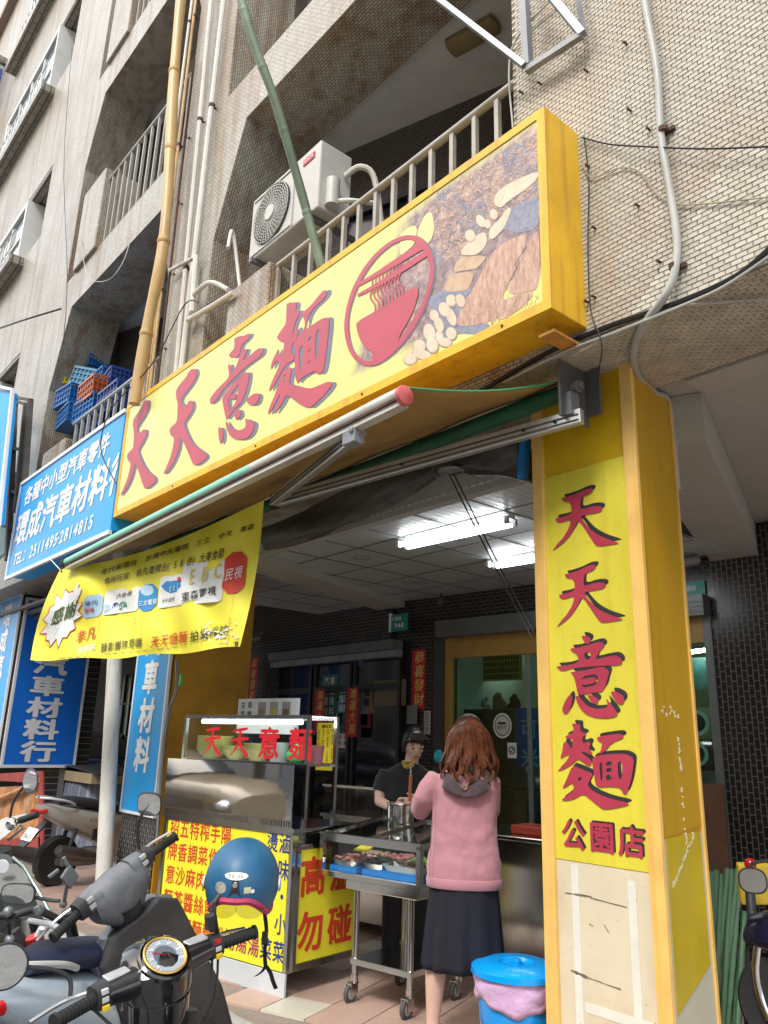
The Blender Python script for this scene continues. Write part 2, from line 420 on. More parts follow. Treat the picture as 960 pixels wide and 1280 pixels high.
for i in range(-20, 26):
    for j in range(-14, 24):
        c = o0 + FD * (.3 * i + .15) + FE * (.3 * j + .15)
        if not (2.78 < c.y < 6.4 and -9.5 < c.x < 1.5): continue
        d = (c.xy - EYE.xy).length; vis = -5.6 + (c.y - 3) * -.5 < c.x < -1.2
        tiles.append((0 if vis else 1, d, c, i, j))
tiles.sort(key=lambda t: t[:2])
for n_, (a, d, c, i, j) in enumerate(tiles):
    k = 1 if (j - i) > 3 and c.y < 3.4 or (i * 7 + j * 13) % 29 == 0 else 0
    if n_ < 240:
        share('floor_tile', tm[k], None, arcade, c + Vector((0, 0, -.006 + random.uniform(-.0012, .0012))), R(21))
    else:
        far.add([c + FD * (.1475 * a_) + FE * (.1475 * b_) + Vector((0, 0, h)) for h in (-.006, .006) for a_, b_ in ((-1, -1), (1, -1), (1, 1), (-1, 1))],
                [(4, 5, 6, 7), (0, 1, 5, 4), (1, 2, 6, 5), (2, 3, 7, 6), (3, 0, 4, 7)])
far.build('floor_tiles', m_ft[0], arcade, kind='stuff')
kb = MB(); kb.box((-40, 2.45, -.101), (12, 2.617, -.004)); kb.build('kerb', M('kerb_stone', (.33, .32, .30), .85, var=.2, scale=12, bump=.3, dirt=.4), kind='structure')

# ---------------------------------------------------------------- the apartment building
BL = thing('apartment_building', 'beige mosaic-tiled apartment block with recessed balconies above the noodle shop', 'building', (-8, 2.95, 0))
YF, YI, ZS = 2.95, 3.66, 3.36
H0, HS = 7.28, 3.76
bays = [(-10.99, -7.2), (-6.22, -2.43)]
holes = []
for (a, b) in bays:
    for k in range(4):
        zt = H0 + HS * k; zb = zt - 3.19
        holes.append([(a, YF, zb), (b, YF, zb), (b, YF, zt - 1.15), (b - .45, YF, zt), (a + .45, YF, zt), (a, YF, zt - 1.15)])
wz = [(9.75, 11.25), (13.6, 15.5), (17.4, 19.3), (5.9, 7.5)]        # the window storeys of the left part
for z0, z1 in wz: holes.append([(-18.2, YF, z0), (-13.0, YF, z0), (-13.0, YF, z1), (-18.2, YF, z1)])
f = MB(); prism_holes(f, [(-34, YF, ZS), (4, YF, ZS), (4, YF, 21.4), (-34, YF, 21.4)], holes, (0, YI - YF, 0))
f.build('facade_wall', m_tile, BL)
cp = MB(); cp.box((-34.2, 2.75, 21.4), (4.2, 3.9, 21.75)); cp.build('roof_coping', M('coping', (.30, .22, .17), .7), BL)
bx = MB(); bx.box((-34, 9.5, 0), (4, 9.7, 21.4)); bx.box((-34, YI, 21.2), (4, 9.7, 21.39)); bx.box((3.8, YI, 3.7), (4, 9.7, 21.2)); bx.build('rear_wall', m_conc, BL)
# underside of the overhanging floor: mosaic strip, then concrete over the arcade
sf = MB(); sf.box((-34, YI + .001, ZS + .03), (4, 9.5, ZS + .3)); sf.build('arcade_slab', m_conc, BL)
# balcony recesses
SK = Vector((math.cos(R(17.8)), math.sin(R(17.8)), 0)); SN = Vector((-SK.y, SK.x, 0))
for bi, (a, b) in enumerate(bays):
    for k in range(4):
        zt = H0 + HS * k; zb = zt - 3.19
        q = MB(); q.box((a - .5, YI + .002, zt + .10), (b + .5, 6.0, zt + .2)); q.build('balcony_ceiling', m_white, BL)
        q = MB(); q.box((a - .5, YI + .002, zb - .2), (b + .5, 6.0, zb)); q.build('balcony_floor', m_conc, BL)
        q = MB(); p0 = Vector((a - .2, 3.76, 0)); p1 = p0 + SK * ((b + .3 - a) / SK.x)
        q.add([p0 + Vector((0, 0, zb)), p1 + Vector((0, 0, zb)), p1 + Vector((0, 0, zt + .1)), p0 + Vector((0, 0, zt + .1))] +
              [p + SN * .15 + Vector((0, 0, h)) for h, p in ((zb, p0), (zb, p1), (zt + .1, p1), (zt + .1, p0))],
              [(0, 1, 2, 3), (7, 6, 5, 4), (0, 4, 5, 1), (3, 2, 6, 7), (1, 5, 6, 2), (0, 3, 7, 4)])
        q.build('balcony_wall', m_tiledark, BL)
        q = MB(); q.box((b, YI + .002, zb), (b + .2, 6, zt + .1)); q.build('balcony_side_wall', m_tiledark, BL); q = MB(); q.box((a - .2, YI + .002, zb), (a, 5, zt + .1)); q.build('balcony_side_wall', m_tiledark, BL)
        # black door and window band in the recess wall
        w0 = p0 + SK * (.95 if bi == 1 else 1.2) - SN * .03; w1 = p0 + SK * 3.95 - SN * .03
        wn = MB(); wn.add([w0 + Vector((0, 0, zb + .02)), w1 + Vector((0, 0, zb + .02)), w1 + Vector((0, 0, zt - .75)), w0 + Vector((0, 0, zt - .75))], [(0, 1, 2, 3)])
        wo_ = wn.build('balcony_window', M('dark_glass', (.012, .013, .016), .08, var=.1), BL, solid=.01)
        fr = MB()
        for t in (0, .25, .5, .75, 1):
            c = w0.lerp(w1, t); fr.box((c.x - .02, c.y - .03, zb + .02), (c.x + .02, c.y - .005, zt - .75))
        fr.obox((w0 + w1) / 2 + Vector((0, -.02, zt - .77)), (w1 - w0) / 2, SN * .02, (0, 0, .02))
        fr.build('window_frame', M('dark_aluminium', (.05, .048, .045), .4, .5), wo_)

# small projecting windows in the left part of the facade, brown curtain recess beside each
m_al = M('white_window_frame', (.66, .66, .63), .45, var=.06, scale=5, dirt=.2)
m_pane = M('window_pane', (.30, .36, .42), .05, .0, var=.3, scale=1.5, spec=.9, coat=.5)
m_pband = brick_mat('band_tiles', 'auto', (.33, .30, .25), (.26, .24, .20), (.06, .055, .045), tw=.35, th=.12, mortar=.012)
for z0, z1 in wz:
    bk = MB(); bk.box((-18.2, 3.45, z0), (-13.0, 3.6, z1)); bk.build('curtained_glazing', M('brown_curtain', (.12, .07, .05), .4, var=.6, scale=1.2), BL)
    wnd = MB(); wnd.box((-17.9, 2.90, z0 + .06), (-17.75, 3.44, z1 - .1)); wnd.box((-14.30, 2.90, z0 + .06), (-14.2, 3.44, z1 - .1))
    wnd.box((-17.75, 2.90, z0 + .06), (-14.3, 3.44, z0 + .16)); wnd.box((-17.75, 2.90, z1 - .2), (-14.3, 3.44, z1 - .1))
    wf = wnd.build('window', m_al, BL)
    for i in range(4):
        x0 = -17.7 + i * .84
        pn = MB(); pn.box((x0 + .03, 2.96, z0 + .2), (x0 + .8, 2.975, z1 - .24)); pn.build('pane', m_pane if i % 2 else M('pale_pane', (.55, .58, .60), .15, var=.25, scale=2), wf)
        fr = MB(); fr.box((x0 - .03, 2.92, z0 + .16), (x0 + .03, 3.0, z1 - .2)); fr.box((x0 + .03, 2.93, z0 + .16), (x0 + .8, 2.99, z0 + .2)); fr.box((x0 + .03, 2.93, (z0 + z1) / 2 - .03), (x0 + .8, 2.99, (z0 + z1) / 2 + .03)); fr.build('frame', m_al, wf)
    gr = MB()
    for i in range(14): gr.cyl((-17.8 + i * .25, 2.80, z0 + .02), (-17.8 + i * .25, 2.80, z0 + .75), .012, seg=6)
    for h in (.1, .42, .75): gr.cyl((-17.9, 2.80, z0 + h), (-14.3, 2.80, z0 + h), .014, seg=6)
    gr.build('window_guard', M('guard_steel', (.45, .44, .42), .4, .6), BL)
    lg = MB(); lg.box((-18.4, 2.70, z0 - .16), (-13.9, 2.949, z0)); lg.build('window_ledge', m_pband, BL)
    lg = MB(); lg.box((-18.19, 2.96, z1 - .06), (-13.01, 3.44, z1 + .05)); lg.build('window_soffit', m_pband, BL)
# next building along the street: bands and blue glass
NB = thing('neighbour_building', 'pale block beyond the tiled one, projecting window bays with blue glass at the top left', 'building', (-27, 2.6, 0))
for z in (9.5, 13.3, 17.1):
    for x0 in (-25.8, -22.6, -20.0):
        q = MB(); q.box((x0 - 1.9, 2.25, z), (x0, 2.948, z + .28)); q.build('window_ledge', m_pband, NB)
        q = MB(); q.box((x0 - 1.8, 2.35, z + .282), (x0 - .1, 2.948, z + 1.75)); b_ = q.build('window', m_al, NB)
        q = MB(); q.box((x0 - .098, 2.4, z + .4), (x0 - .07, 2.9, z + 1.6)); q.box((x0 - 1.7, 2.33, z + .4), (x0 - .2, 2.348, z + 1.6)); q.build('pane', M('blue_glass', (.03, .07, .32), .08, var=.2, coat=.5), b_)
        q = MB(); q.box((x0 - 1.9, 2.25, z + 1.77), (x0, 2.948, z + 1.95)); q.build('hood', m_pband, NB)
q = MB(); q.box((-60, 3, 0), (-34.3, 3.9, 21.7)); q.build('wall', m_tile, NB)

# real mosaic on the near wall and its underside: the nearest tiles one by one, the rest joined
tmesh = [plate_mesh('wall_tile', .0232, .0107, .005, m, .0015) for m in
         [M('mosaic_tile_a', (.53, .505, .43), .4, var=.10, scale=3, objvar=.10, dirt=.4, dirtcol=(.44, .36, .24), dscale=1.1, dlo=.5),
          M('mosaic_tile_b', (.48, .455, .385), .4, var=.10, scale=3, objvar=.10, dirt=.4, dirtcol=(.40, .31, .2), dscale=1.1, dlo=.5)]]
m_mos = M('mosaic_tiles', (.47, .445, .38), .4, var=.16, scale=16, streak=.28, dirt=.55, dirtcol=(.40, .25, .15), dscale=1.3, dlo=.5)
cand = []
x = -2.405
zr = ZS + .0125; row = 0
while zr < 6.0:
    x = -2.405 + (.025 if row % 2 else 0)
    while x < -.6: cand.append((abs(x + 1.2) + (zr - 3.4) * .9, 0, Vector((x, YF, zr)))); x += .05
    zr += .025; row += 1
yr = YF + .0125; row = 0
while yr < YI - .01:
    x = -3.6 + (.025 if row % 2 else 0)
    while x < -.6: cand.append((5 + x + 3.6, 1, Vector((x, yr, ZS)))); x += .05
    yr += .025; row += 1
bed = MB(); bed.box((-2.43, YF - .003, ZS - .003), (-.58, YF - .0005, 6.0)); bed.build('mortar_bed', m_joint, BL); bed = MB(); bed.box((-3.62, YF + .0005, ZS - .004), (-.58, YI, ZS - .0005)); bed.build('soffit_bed', M('dark_mortar', (.035, .03, .025), .9), BL)
cand.sort(key=lambda t: t[0])
rest = MB(); rest2 = MB()
for n_, (s_, kind, c) in enumerate(cand):
    j = lambda: random.uniform(-.0008, .0008)
    if kind == 0 and n_ < 290:
        o = share('wall_tile', tmesh[n_ * 7 % 3 % 2], None, BL, c + Vector((j(), -.003, j())), rot=(R(90), 0, 0))
    else:
        mbx = rest if kind == 0 else rest2; hx, hy, ch = .0232, .0107, .0015
        for_ = []
        for sx_, sy_, d in ((-hx, -hy, 0), (hx, -hy, 0), (hx, hy, 0), (-hx, hy, 0), (-hx + ch, -hy + ch, .005), (hx - ch, -hy + ch, .005), (hx - ch, hy - ch, .005), (-hx + ch, hy - ch, .005)):
            for_.append(c + (Vector((sx_, -.003 - d, sy_)) if kind == 0 else Vector((sx_, sy_, -.004 - d))) + Vector((j() * .4, j() if kind == 0 else 0, j() if kind == 1 else 0)))
        mbx.add(for_, [(4, 5, 6, 7), (0, 1, 5, 4), (1, 2, 6, 5), (2, 3, 7, 6), (3, 0, 4, 7)] if kind == 0 else [(7, 6, 5, 4), (4, 5, 1, 0), (5, 6, 2, 1), (6, 7, 3, 2), (7, 4, 0, 3)])
rest.build('wall_tiles', m_mos, BL, kind='stuff')
rest2.build('soffit_tiles', M('soffit_mosaic', (.52, .46, .37), .4, var=.2, scale=12, dirt=.3, dirtcol=(.2, .15, .1)), BL, kind='stuff')

# concrete party beams, skewed, and the flat soffits
BD = Vector((-.34, .94, 0)).normalized(); BN = Vector((BD.y, -BD.x, 0))
BWp = Vector((-6.62, 6.31, 0)); BWd = Vector((math.cos(R(6.6)), math.sin(R(6.6)), 0)); BWn = Vector((-BWd.y, BWd.x, 0))
def beam(p, wd, z0, z1, ln, name='party_beam', mat=None):
    q = MB(); a = Vector(p); q.prism([a + Vector((0, 0, z0)), a + BN * wd + Vector((0, 0, z0)), a + BN * wd + Vector((0, 0, z1)), a + Vector((0, 0, z1))], BD * ln)
    q.build(name, mat or m_conc, BL)
e1 = PP(944, 690, BWp, BWn); e0 = PP(897, 702, BWp, BWn)
s1 = e1 - BD * 3.12
beam((s1.x - .40, s1.y, 0), .40, 3.10, 3.385, 3.4)
l1 = PP(510, 752, BWp, BWn)
s2 = l1 - BD * 2.9
beam((s2.x - .5, s2.y, 0), .42, 3.02, 3.385, 3.0)
q = MB(); q.box((-1.9, 3.665, 3.34), (3.9, 3.9, 3.385)); q.build('beam_edge', m_conc, BL)

# back walls of the arcade
def wallpt(s, z, out=0): return BWp + BWd * s - BWn * out + Vector((0, 0, z))
def wslab(mb, s0, s1, z0, z1, out0=0, out1=.06):
    mb.add([wallpt(s0, z0, out0), wallpt(s1, z0, out0), wallpt(s1, z1, out0), wallpt(s0, z1, out0), wallpt(s0, z0, out1), wallpt(s1, z0, out1), wallpt(s1, z1, out1), wallpt(s0, z1, out1)],
           [(0, 1, 2, 3), (7, 6, 5, 4), (4, 5, 1, 0), (6, 7, 3, 2), (5, 6, 2, 1), (7, 4, 0, 3)])
sR = (PP(888, 880, BWp, BWn) - BWp).dot(BWd)
q = MB(); wslab(q, .25, sR + .07, 2.78, 3.36, -.2, 0); wslab(q, -.5, .25, 0, 3.36, -.2, .0); q.build('lintel_wall', m_black, BL)
q = MB(); wslab(q, sR + .0705, 3.9, 0, 3.36, -.2, .0); q.build('arcade_pier', m_blackv, BL)
q = MB(); wslab(q, 3.9, 8, 0, 3.4, -.2, .15); q.build('side_wall', m_conc, BL)
# dark neighbour shopfront seen under the left beam
YL = 6.2
q = MB(); q.box((-10.4, YL, 2.62), (-7.17, YL + .2, 3.38)); q.box((-10.4, YL, 0), (-9.62, YL + .2, 2.62)); q.build('lintel_wall', m_black, BL)
# right-hand bay beyond the pier
# ================================================================== SIGNS
U, V = Vector((1, 0, 0)), Vector((0, 0, 1))
def trace(ox, oy, s, Y, sh=(0, 0)):
    """drawing units of an enlarged crop -> the vertical plane at depth Y; sh shifts in metres"""
    def f(x, y, lift=0):
        p = P(ox + x / s, oy + y / s, Y=Y); return Vector((p.x + sh[0], Y - lift, p.z + sh[1]))
    return f
def shape(mb, f, outer, holes=(), lift=0, it=2):
    loops = [[f(*p, lift) for p in smooth_poly(outer, it)]] + [[f(*p, lift) for p in smooth_poly(h, 1)] for h in holes]
    flat = [p for l in loops for p in l]; mb.add(flat, [tuple(t) for t in tessellate_polygon(loops)])
m_red = M('sign_red', (.43, .04, .075), .45, var=.10, scale=4)
m_redf = M('faded_sign_red', (.47, .07, .105), .45, var=.14, scale=3)
m_shd = M('sign_shadow_grey', (.17, .17, .24), .5, var=.1)
m_blk = M('sign_black', (.03, .028, .03), .5, var=.1)
m_yel = M('sign_case_yellow', (.80, .46, .015), .42, var=.12, scale=3, dirt=.3, streak=.55, dirtcol=(.45, .17, .03), bump=.05)

# --- the long light-box sign over the shop
SY, SB = 2.67, 2.945
SX0, SX1, SZ0, SZ1 = -7.14, -2.0, 3.42, 4.575
S = thing('shop_sign', 'long yellow light-box sign with red brush characters and bowl emblem above the awning', 'sign', (-4.6, 2.8, SZ0))
q = MB(); q.box((SX0, SY + .012, SZ0), (SX1, SB, SZ1)); q.build('case', m_yel, S, bevel=.004)
for a, b in (((SX0, SY - .006, SZ0), (SX1, SY + .0115, SZ0 + .055)), ((SX0, SY - .006, SZ1 - .05), (SX1, SY + .0115, SZ1)),
             ((SX0, SY - .006, SZ0 + .0553), (SX0 + .05, SY + .0115, SZ1 - .0503)), ((SX1 - .05, SY - .006, SZ0 + .0553), (SX1, SY + .0115, SZ1 - .0503))):
    q = MB(); q.box(a, b); q.build('frame_strip', m_yel, S)
# printed sheet: pale yellow, the food picture bleeding in on the right
m, nt, b = base('printed_sheet'); L = nt.links.new
geo = N(nt, 'ShaderNodeNewGeometry'); sx = N(nt, 'ShaderNodeSeparateXYZ'); L(geo.outputs['Position'], sx.inputs[0])
nz = N(nt, 'ShaderNodeTexNoise'); nz.inputs['Scale'].default_value = 3.2; nz.inputs['Detail'].default_value = 5; L(geo.outputs['Position'], nz.inputs['Vector'])
nb = N(nt, 'ShaderNodeTexNoise'); nb.inputs['Scale'].default_value = 1.0; nb.inputs['Detail'].default_value = 3; L(geo.outputs['Position'], nb.inputs['Vector'])
yl = ramp(nt, nb.outputs[0], [(.3, (.66, .68, .24)), (.7, (.74, .70, .19))])
def MA(op, a, b_=None, v=None):
    n = N(nt, 'ShaderNodeMath', operation=op)
    L(a, n.inputs[0])
    if b_ is not None: L(b_, n.inputs[1])
    if v is not None: n.inputs[1].default_value = v
    return n.outputs[0]
# mask: right of a slanted line, fading at top-left and bottom
lx = MA('ADD', sx.outputs[0], v=3.30)                      # x + 3.30 > 0
lz = MA('MULTIPLY', MA('ADD', sx.outputs[2], v=-3.95), v=-.45)
e = MA('ADD', lx, lz); e = MA('ADD', e, MA('MULTIPLY', nz.outputs[0], v=.5)); e = MA('ADD', e, v=-.12)
mk = ramp(nt, e, [(.0, (0, 0, 0)), (.16, (1, 1, 1))])
bt = MA('ADD', MA('MULTIPLY', MA('ADD', sx.outputs[2], v=-3.60), v=4), MA('MULTIPLY', nz.outputs[0], v=.7)); bt = MA('ADD', bt, v=-.25)
mk2 = ramp(nt, bt, [(0, (0, 0, 0)), (.35, (1, 1, 1))]); mkk = MA('MULTIPLY', mk, mk2)
tp = MA('ADD', MA('MULTIPLY', MA('ADD', sx.outputs[2], v=-4.52), v=-5), MA('MULTIPLY', nz.outputs[0], v=.5)); tp = MA('ADD', tp, v=-.1)
mkk = MA('MULTIPLY', mkk, ramp(nt, tp, [(0, (0, 0, 0)), (.4, (1, 1, 1))]))
vo = N(nt, 'ShaderNodeTexVoronoi'); vo.inputs['Scale'].default_value = 11; wv = N(nt, 'ShaderNodeTexNoise'); wv.inputs['Scale'].default_value = 14; wv.inputs['Detail'].default_value = 6
L(geo.outputs['Position'], wv.inputs['Vector'])
vm = N(nt, 'ShaderNodeVectorMath', operation='MULTIPLY_ADD'); vm.inputs[1].default_value = (.12, .12, .12); L(wv.outputs[1], vm.inputs[0]); L(geo.outputs['Position'], vm.inputs[2]); L(vm.outputs[0], vo.inputs['Vector'])
f2 = N(nt, 'ShaderNodeTexNoise'); f2.inputs['Scale'].default_value = 22; f2.inputs['Detail'].default_value = 7; f2.inputs['Roughness'].default_value = .7; L(vm.outputs[0], f2.inputs['Vector'])
fc = ramp(nt, f2.outputs[0], [(.33, (.15, .12, .15)), (.45, (.31, .21, .19)), (.54, (.46, .32, .27)), (.66, (.62, .50, .40))])
vc = ramp(nt, vo.outputs[0], [(.1, (1.05, 1.0, 1.0)), (.75, (.62, .62, .74))])
mu = N(nt, 'ShaderNodeMixRGB', blend_type='MULTIPLY'); mu.inputs[0].default_value = 1; L(fc, mu.inputs[1]); L(vc, mu.inputs[2])
mx = N(nt, 'ShaderNodeMixRGB'); L(mkk, mx.inputs[0]); L(yl, mx.inputs[1]); L(mu.outputs[0], mx.inputs[2])
L(mx.outputs[0], b.inputs['Base Color']); b.inputs['Roughness'].default_value = .32
q = MB(); q.box((SX0 + .05, SY, SZ0 + .055), (SX1 - .05, SY + .011, SZ1 - .05)); q.build('sign_face', m, S)

CH = []
CH.append([([(195,395),(215,385),(235,390),(232,440),(215,490),(185,540),(155,585),(137,615),(150,650),(165,655),(180,625),(205,618),(218,630),(215,665),(195,710),(160,770),(150,795),(175,860),(205,920),(240,965),(275,990),(292,1010),(285,1040),(255,1070),(215,1095),(195,1085),(175,1030),(160,980),(135,910),(122,885),(120,920),(105,985),(75,1060),(45,1110),(12,1150),(10,1140),(30,1090),(60,1020),(80,945),(90,885),(70,875),(58,840),(65,810),(95,785),(110,760),(112,700),(115,650),(105,590),(108,545),(140,495),(170,450),(190,410)], [])])
CH.append([([(565,145),(590,135),(615,140),(620,180),(595,240),(560,290),(520,340),(490,385),(500,410),(520,435),(540,420),(550,395),(575,388),(590,405),(590,450),(560,510),(515,570),(530,620),(560,690),(600,750),(650,785),(700,820),(695,850),(650,890),(610,910),(585,895),(555,820),(520,740),(495,690),(488,690),(480,760),(455,840),(420,910),(375,970),(348,975),(370,930),(400,860),(425,770),(438,685),(415,675),(398,640),(405,605),(445,575),(460,545),(463,480),(465,410),(450,360),(450,310),(480,260),(530,205),(550,165)], [])])
CH.append([
    ([(185,190),(215,170),(250,160),(290,158),(320,138),(350,140),(340,175),(300,220),(270,240),(255,280),(245,330),(215,385),(185,370),(145,375),(130,350),(160,315),(185,290),(190,240)], []),
    ([(262,295),(310,290),(318,300),(300,350),(265,420),(420,290),(440,283),(470,285),(480,300),(465,345),(430,380),(370,420),(290,480),(210,560),(130,640),(60,720),(10,805),(-50,850),(-60,790),(0,710),(70,640),(140,570),(120,450),(150,445),(160,470),(165,540),(200,480),(230,400)], []),
    ([(65,775),(140,680),(230,580),(280,525),(325,525),(340,540),(325,640),(300,730),(275,800),(235,850),(180,905),(110,1010),(90,930),(75,850)], [[(125,800),(170,720),(240,635),(220,730),(212,800),(170,880),(145,920),(135,860)]]),
    ([(140,765),(175,740),(200,735),(212,750),(205,785),(175,800),(150,790)], []),
    ([(28,1068),(65,1080),(80,1130),(75,1200),(55,1240),(45,1235),(30,1160)], []),
    ([(100,1010),(120,1020),(150,1075),(190,1100),(250,1105),(295,1080),(305,1050),(295,980),(340,1005),(385,1020),(395,1050),(370,1130),(320,1185),(250,1200),(190,1190),(140,1150),(110,1090)], []),
    ([(190,910),(225,895),(250,905),(258,950),(230,990),(205,1000),(190,960)], []),
    ([(305,810),(350,760),(400,732),(435,740),(440,780),(420,830),(385,855),(345,850)], [])])
CH.append([
    ([(200,185),(240,175),(300,178),(290,230),(285,255),(330,255),(320,290),(280,370),(265,440),(255,500),(290,410),(310,412),(318,435),(300,490),(285,540),(270,545),(250,590),(240,660),(275,660),(275,720),(210,745),(175,790),(125,880),(100,930),(60,985),(40,1010),(35,995),(70,900),(120,800),(135,740),(105,720),(60,800),(50,795),(65,720),(110,640),(125,605),(130,650),(125,670),(165,672),(175,600),(180,545),(150,545),(110,510),(115,490),(170,410),(195,370),(200,260)], []),
    ([(545,62),(585,62),(575,115),(520,175),(450,235),(412,300),(392,370),(380,440),(355,450),(375,390),(370,330),(345,300),(350,270),(420,215),(490,130)], []),
    ([(355,450),(440,390),(520,335),(575,315),(605,325),(600,420),(580,600),(560,760),(540,830),(515,850),(485,840),(475,820),(400,850),(330,900),(310,935),(290,910),(280,820),(280,700),(285,600),(265,560),(300,510)],
     [[(325,605),(362,580),(350,700),(340,800),(328,820),(318,700)], [(485,440),(513,432),(508,560),(490,708),(467,712),(475,560)], [(405,525),(433,492),(436,520),(405,548)], [(402,640),(428,604),(430,622),(403,655)], [(400,745),(425,715),(426,735),(400,755)]]),
    ([(160,830),(240,780),(252,800),(235,880),(225,945),(280,960),(350,980),(440,985),(520,950),(590,920),(630,925),(620,970),(550,1055),(475,1125),(430,1165),(370,1155),(300,1110),(250,1070),(200,1045),(170,1110),(130,1170),(90,1220),(85,1215),(120,1130),(150,1020),(120,1080),(80,1160),(35,1225),(25,1215),(45,1150),(90,1050),(120,960),(145,900)], [[(180,862),(194,852),(188,900),(172,930)]])])
for k, (ox, oy, s_) in enumerate([(150, 440, 6.4), (150, 440, 6.4), (270, 400, 8), (332, 355, 715 / 95)]):
    fs_ = trace(ox, oy, s_, SY, (.05, -.018)); ff = trace(ox, oy, s_, SY)
    q = MB(); q2 = MB()
    for i, (o_, h_) in enumerate(CH[k]):
        shape(q2, fs_, o_, h_, .002 + i * .0002); shape(q, ff, o_, h_, .0045 + i * .0003)
    c_ = q.build('character', m_redf, S); q2.build('character_shadow', m_shd, c_)
# emblem
ff = trace(425, 285, 924 / 130, SY); fs_ = trace(425, 285, 924 / 130, SY, (.012, -.008))
ringo = [(38,860),(60,700),(110,540),(200,370),(310,230),(440,120),(580,62),(700,70),(790,150),(840,280),(840,430),(790,630),(700,830),(570,1020),(440,1150),(330,1220),(230,1230),(140,1180),(80,1090),(48,980)]
ringi = [(75,860),(90,720),(150,540),(240,380),(340,250),(460,150),(570,105),(650,108),(740,190),(795,290),(805,420),(755,620),(670,790),(560,960),(430,1090),(290,1188),(200,1175),(130,1110),(90,1000)]
bowl = [(148,840),(290,755),(430,680),(600,560),(700,510),(697,600),(660,730),(600,850),(530,960),(522,1060),(440,1130),(290,1195),(292,1100),(230,1070),(175,980),(150,890)]
em = MB(); em2 = MB()
shape(em2, fs_, ringo, [ringi], .0025, 2); shape(em, ff, ringo, [ringi], .004, 2); shape(em, ff, bowl, (), .0043, 1)
ribbon(em, [(170, 505, 14), (400, 370, 22), (720, 165, 34)], ff, .0046); ribbon(em, [(165, 598, 12), (400, 470, 20), (775, 225, 26)], ff, .0049)
for i in range(9):
    x = 292 + i * 31; y = 440 - i * 18.5
    ribbon(em, [(x, y, 6), (x - 2, y + 110, 6), (x - 18, y + 160, 7), (x - 8, y + 200, 7), (x + 22, y + 240, 7), (x + 26, y + 320, 6)], ff, .0052)
e_ = em.build('emblem', m_redf, S); em2.build('emblem_shadow', m_shd, e_)
# traced pieces of the printed food picture
fp = trace(500, 150, 785 / 190, SY)
def pm(name, c, c2, sc_=30, str_=(1, 1, 1)):
    if name in MATS: return MATS[name]
    m, nt, b = base(name); g_ = N(nt, 'ShaderNodeNewGeometry'); mp = N(nt, 'ShaderNodeMapping'); mp.inputs['Scale'].default_value = str_
    mp.inputs['Rotation'].default_value = (0, R(-25), 0)
    nt.links.new(g_.outputs['Position'], mp.inputs[0]); n_ = N(nt, 'ShaderNodeTexNoise'); n_.inputs['Scale'].default_value = sc_; n_.inputs['Detail'].default_value = 6; n_.inputs['Roughness'].default_value = .7
    nt.links.new(mp.outputs[0], n_.inputs['Vector']); nt.links.new(ramp(nt, n_.outputs[0], [(.35, c), (.65, c2)]), b.inputs['Base Color']); b.inputs['Roughness'].default_value = .32; MATS[name] = m; return m
m_meat = pm('print_meat', (.36, .17, .12), (.62, .42, .31), 17, (3, 1, .8)); m_tofu = pm('print_tofu', (.46, .29, .17), (.58, .41, .26), 12)
m_egg = pm('print_egg', (.56, .44, .31), (.68, .59, .45), 9); m_eggd = pm('print_egg_shade', (.34, .22, .17), (.46, .32, .24), 9); m_kelp = pm('print_kelp', (.15, .16, .24), (.27, .28, .36), 40)
m_yolk = pm('print_mango', (.72, .56, .20), (.80, .70, .30), 4)
food = MB()
def fpoly(mat_i, pts, lift=.0015, it=2): food.cur = mat_i; shape(food, fp, pts, (), lift, it); food.cur = 0
fpoly(3, [(545,560),(600,590),(722,560),(722,385),(640,420),(575,450),(520,590)], .0013)
fpoly(3, [(20,1250),(60,1200),(130,1120),(170,1000),(250,900),(350,880),(300,980),(500,1070),(400,1110),(290,1100),(180,1180)], .0012)
fpoly(3, [(130,930),(210,880),(380,860),(360,900),(290,940),(190,1000)], .0013)
fpoly(0, [(400,830),(440,760),(480,680),(560,620),(640,590),(660,600),(640,680),(590,740),(600,770),(560,840),(530,915),(540,980),(500,1030),(430,1050),(350,1065),(290,1060),(310,980),(360,900)], .0016)
fpoly(0, [(600,790),(640,700),(680,600),(722,565),(722,870),(660,890),(560,905),(570,850)], .0017); fpoly(0, [(500,980),(540,925),(640,895),(700,895),(640,960),(560,1020),(500,1040)], .0018)
fpoly(1, [(215,890),(265,795),(390,780),(360,870),(320,885)], .0019); fpoly(1, [(270,790),(300,715),(400,700),(455,705),(400,770),(350,775)], .002)
fpoly(2, [(305,700),(340,640),(440,565),(455,640),(400,700)], .0021); fpoly(2, [(455,570),(520,510),(560,450),(580,460),(540,560),(470,630)], .0022)
fpoly(2, [(480,430),(500,370),(580,320),(700,268),(722,275),(700,320),(620,380),(560,420),(520,460)], .0021); fpoly(5, [(90,640),(95,560),(130,490),(165,470),(180,560),(160,630),(110,650)], .0019); fpoly(5, [(0,590),(70,540),(90,560),(80,640),(20,690),(0,700)], .0018)
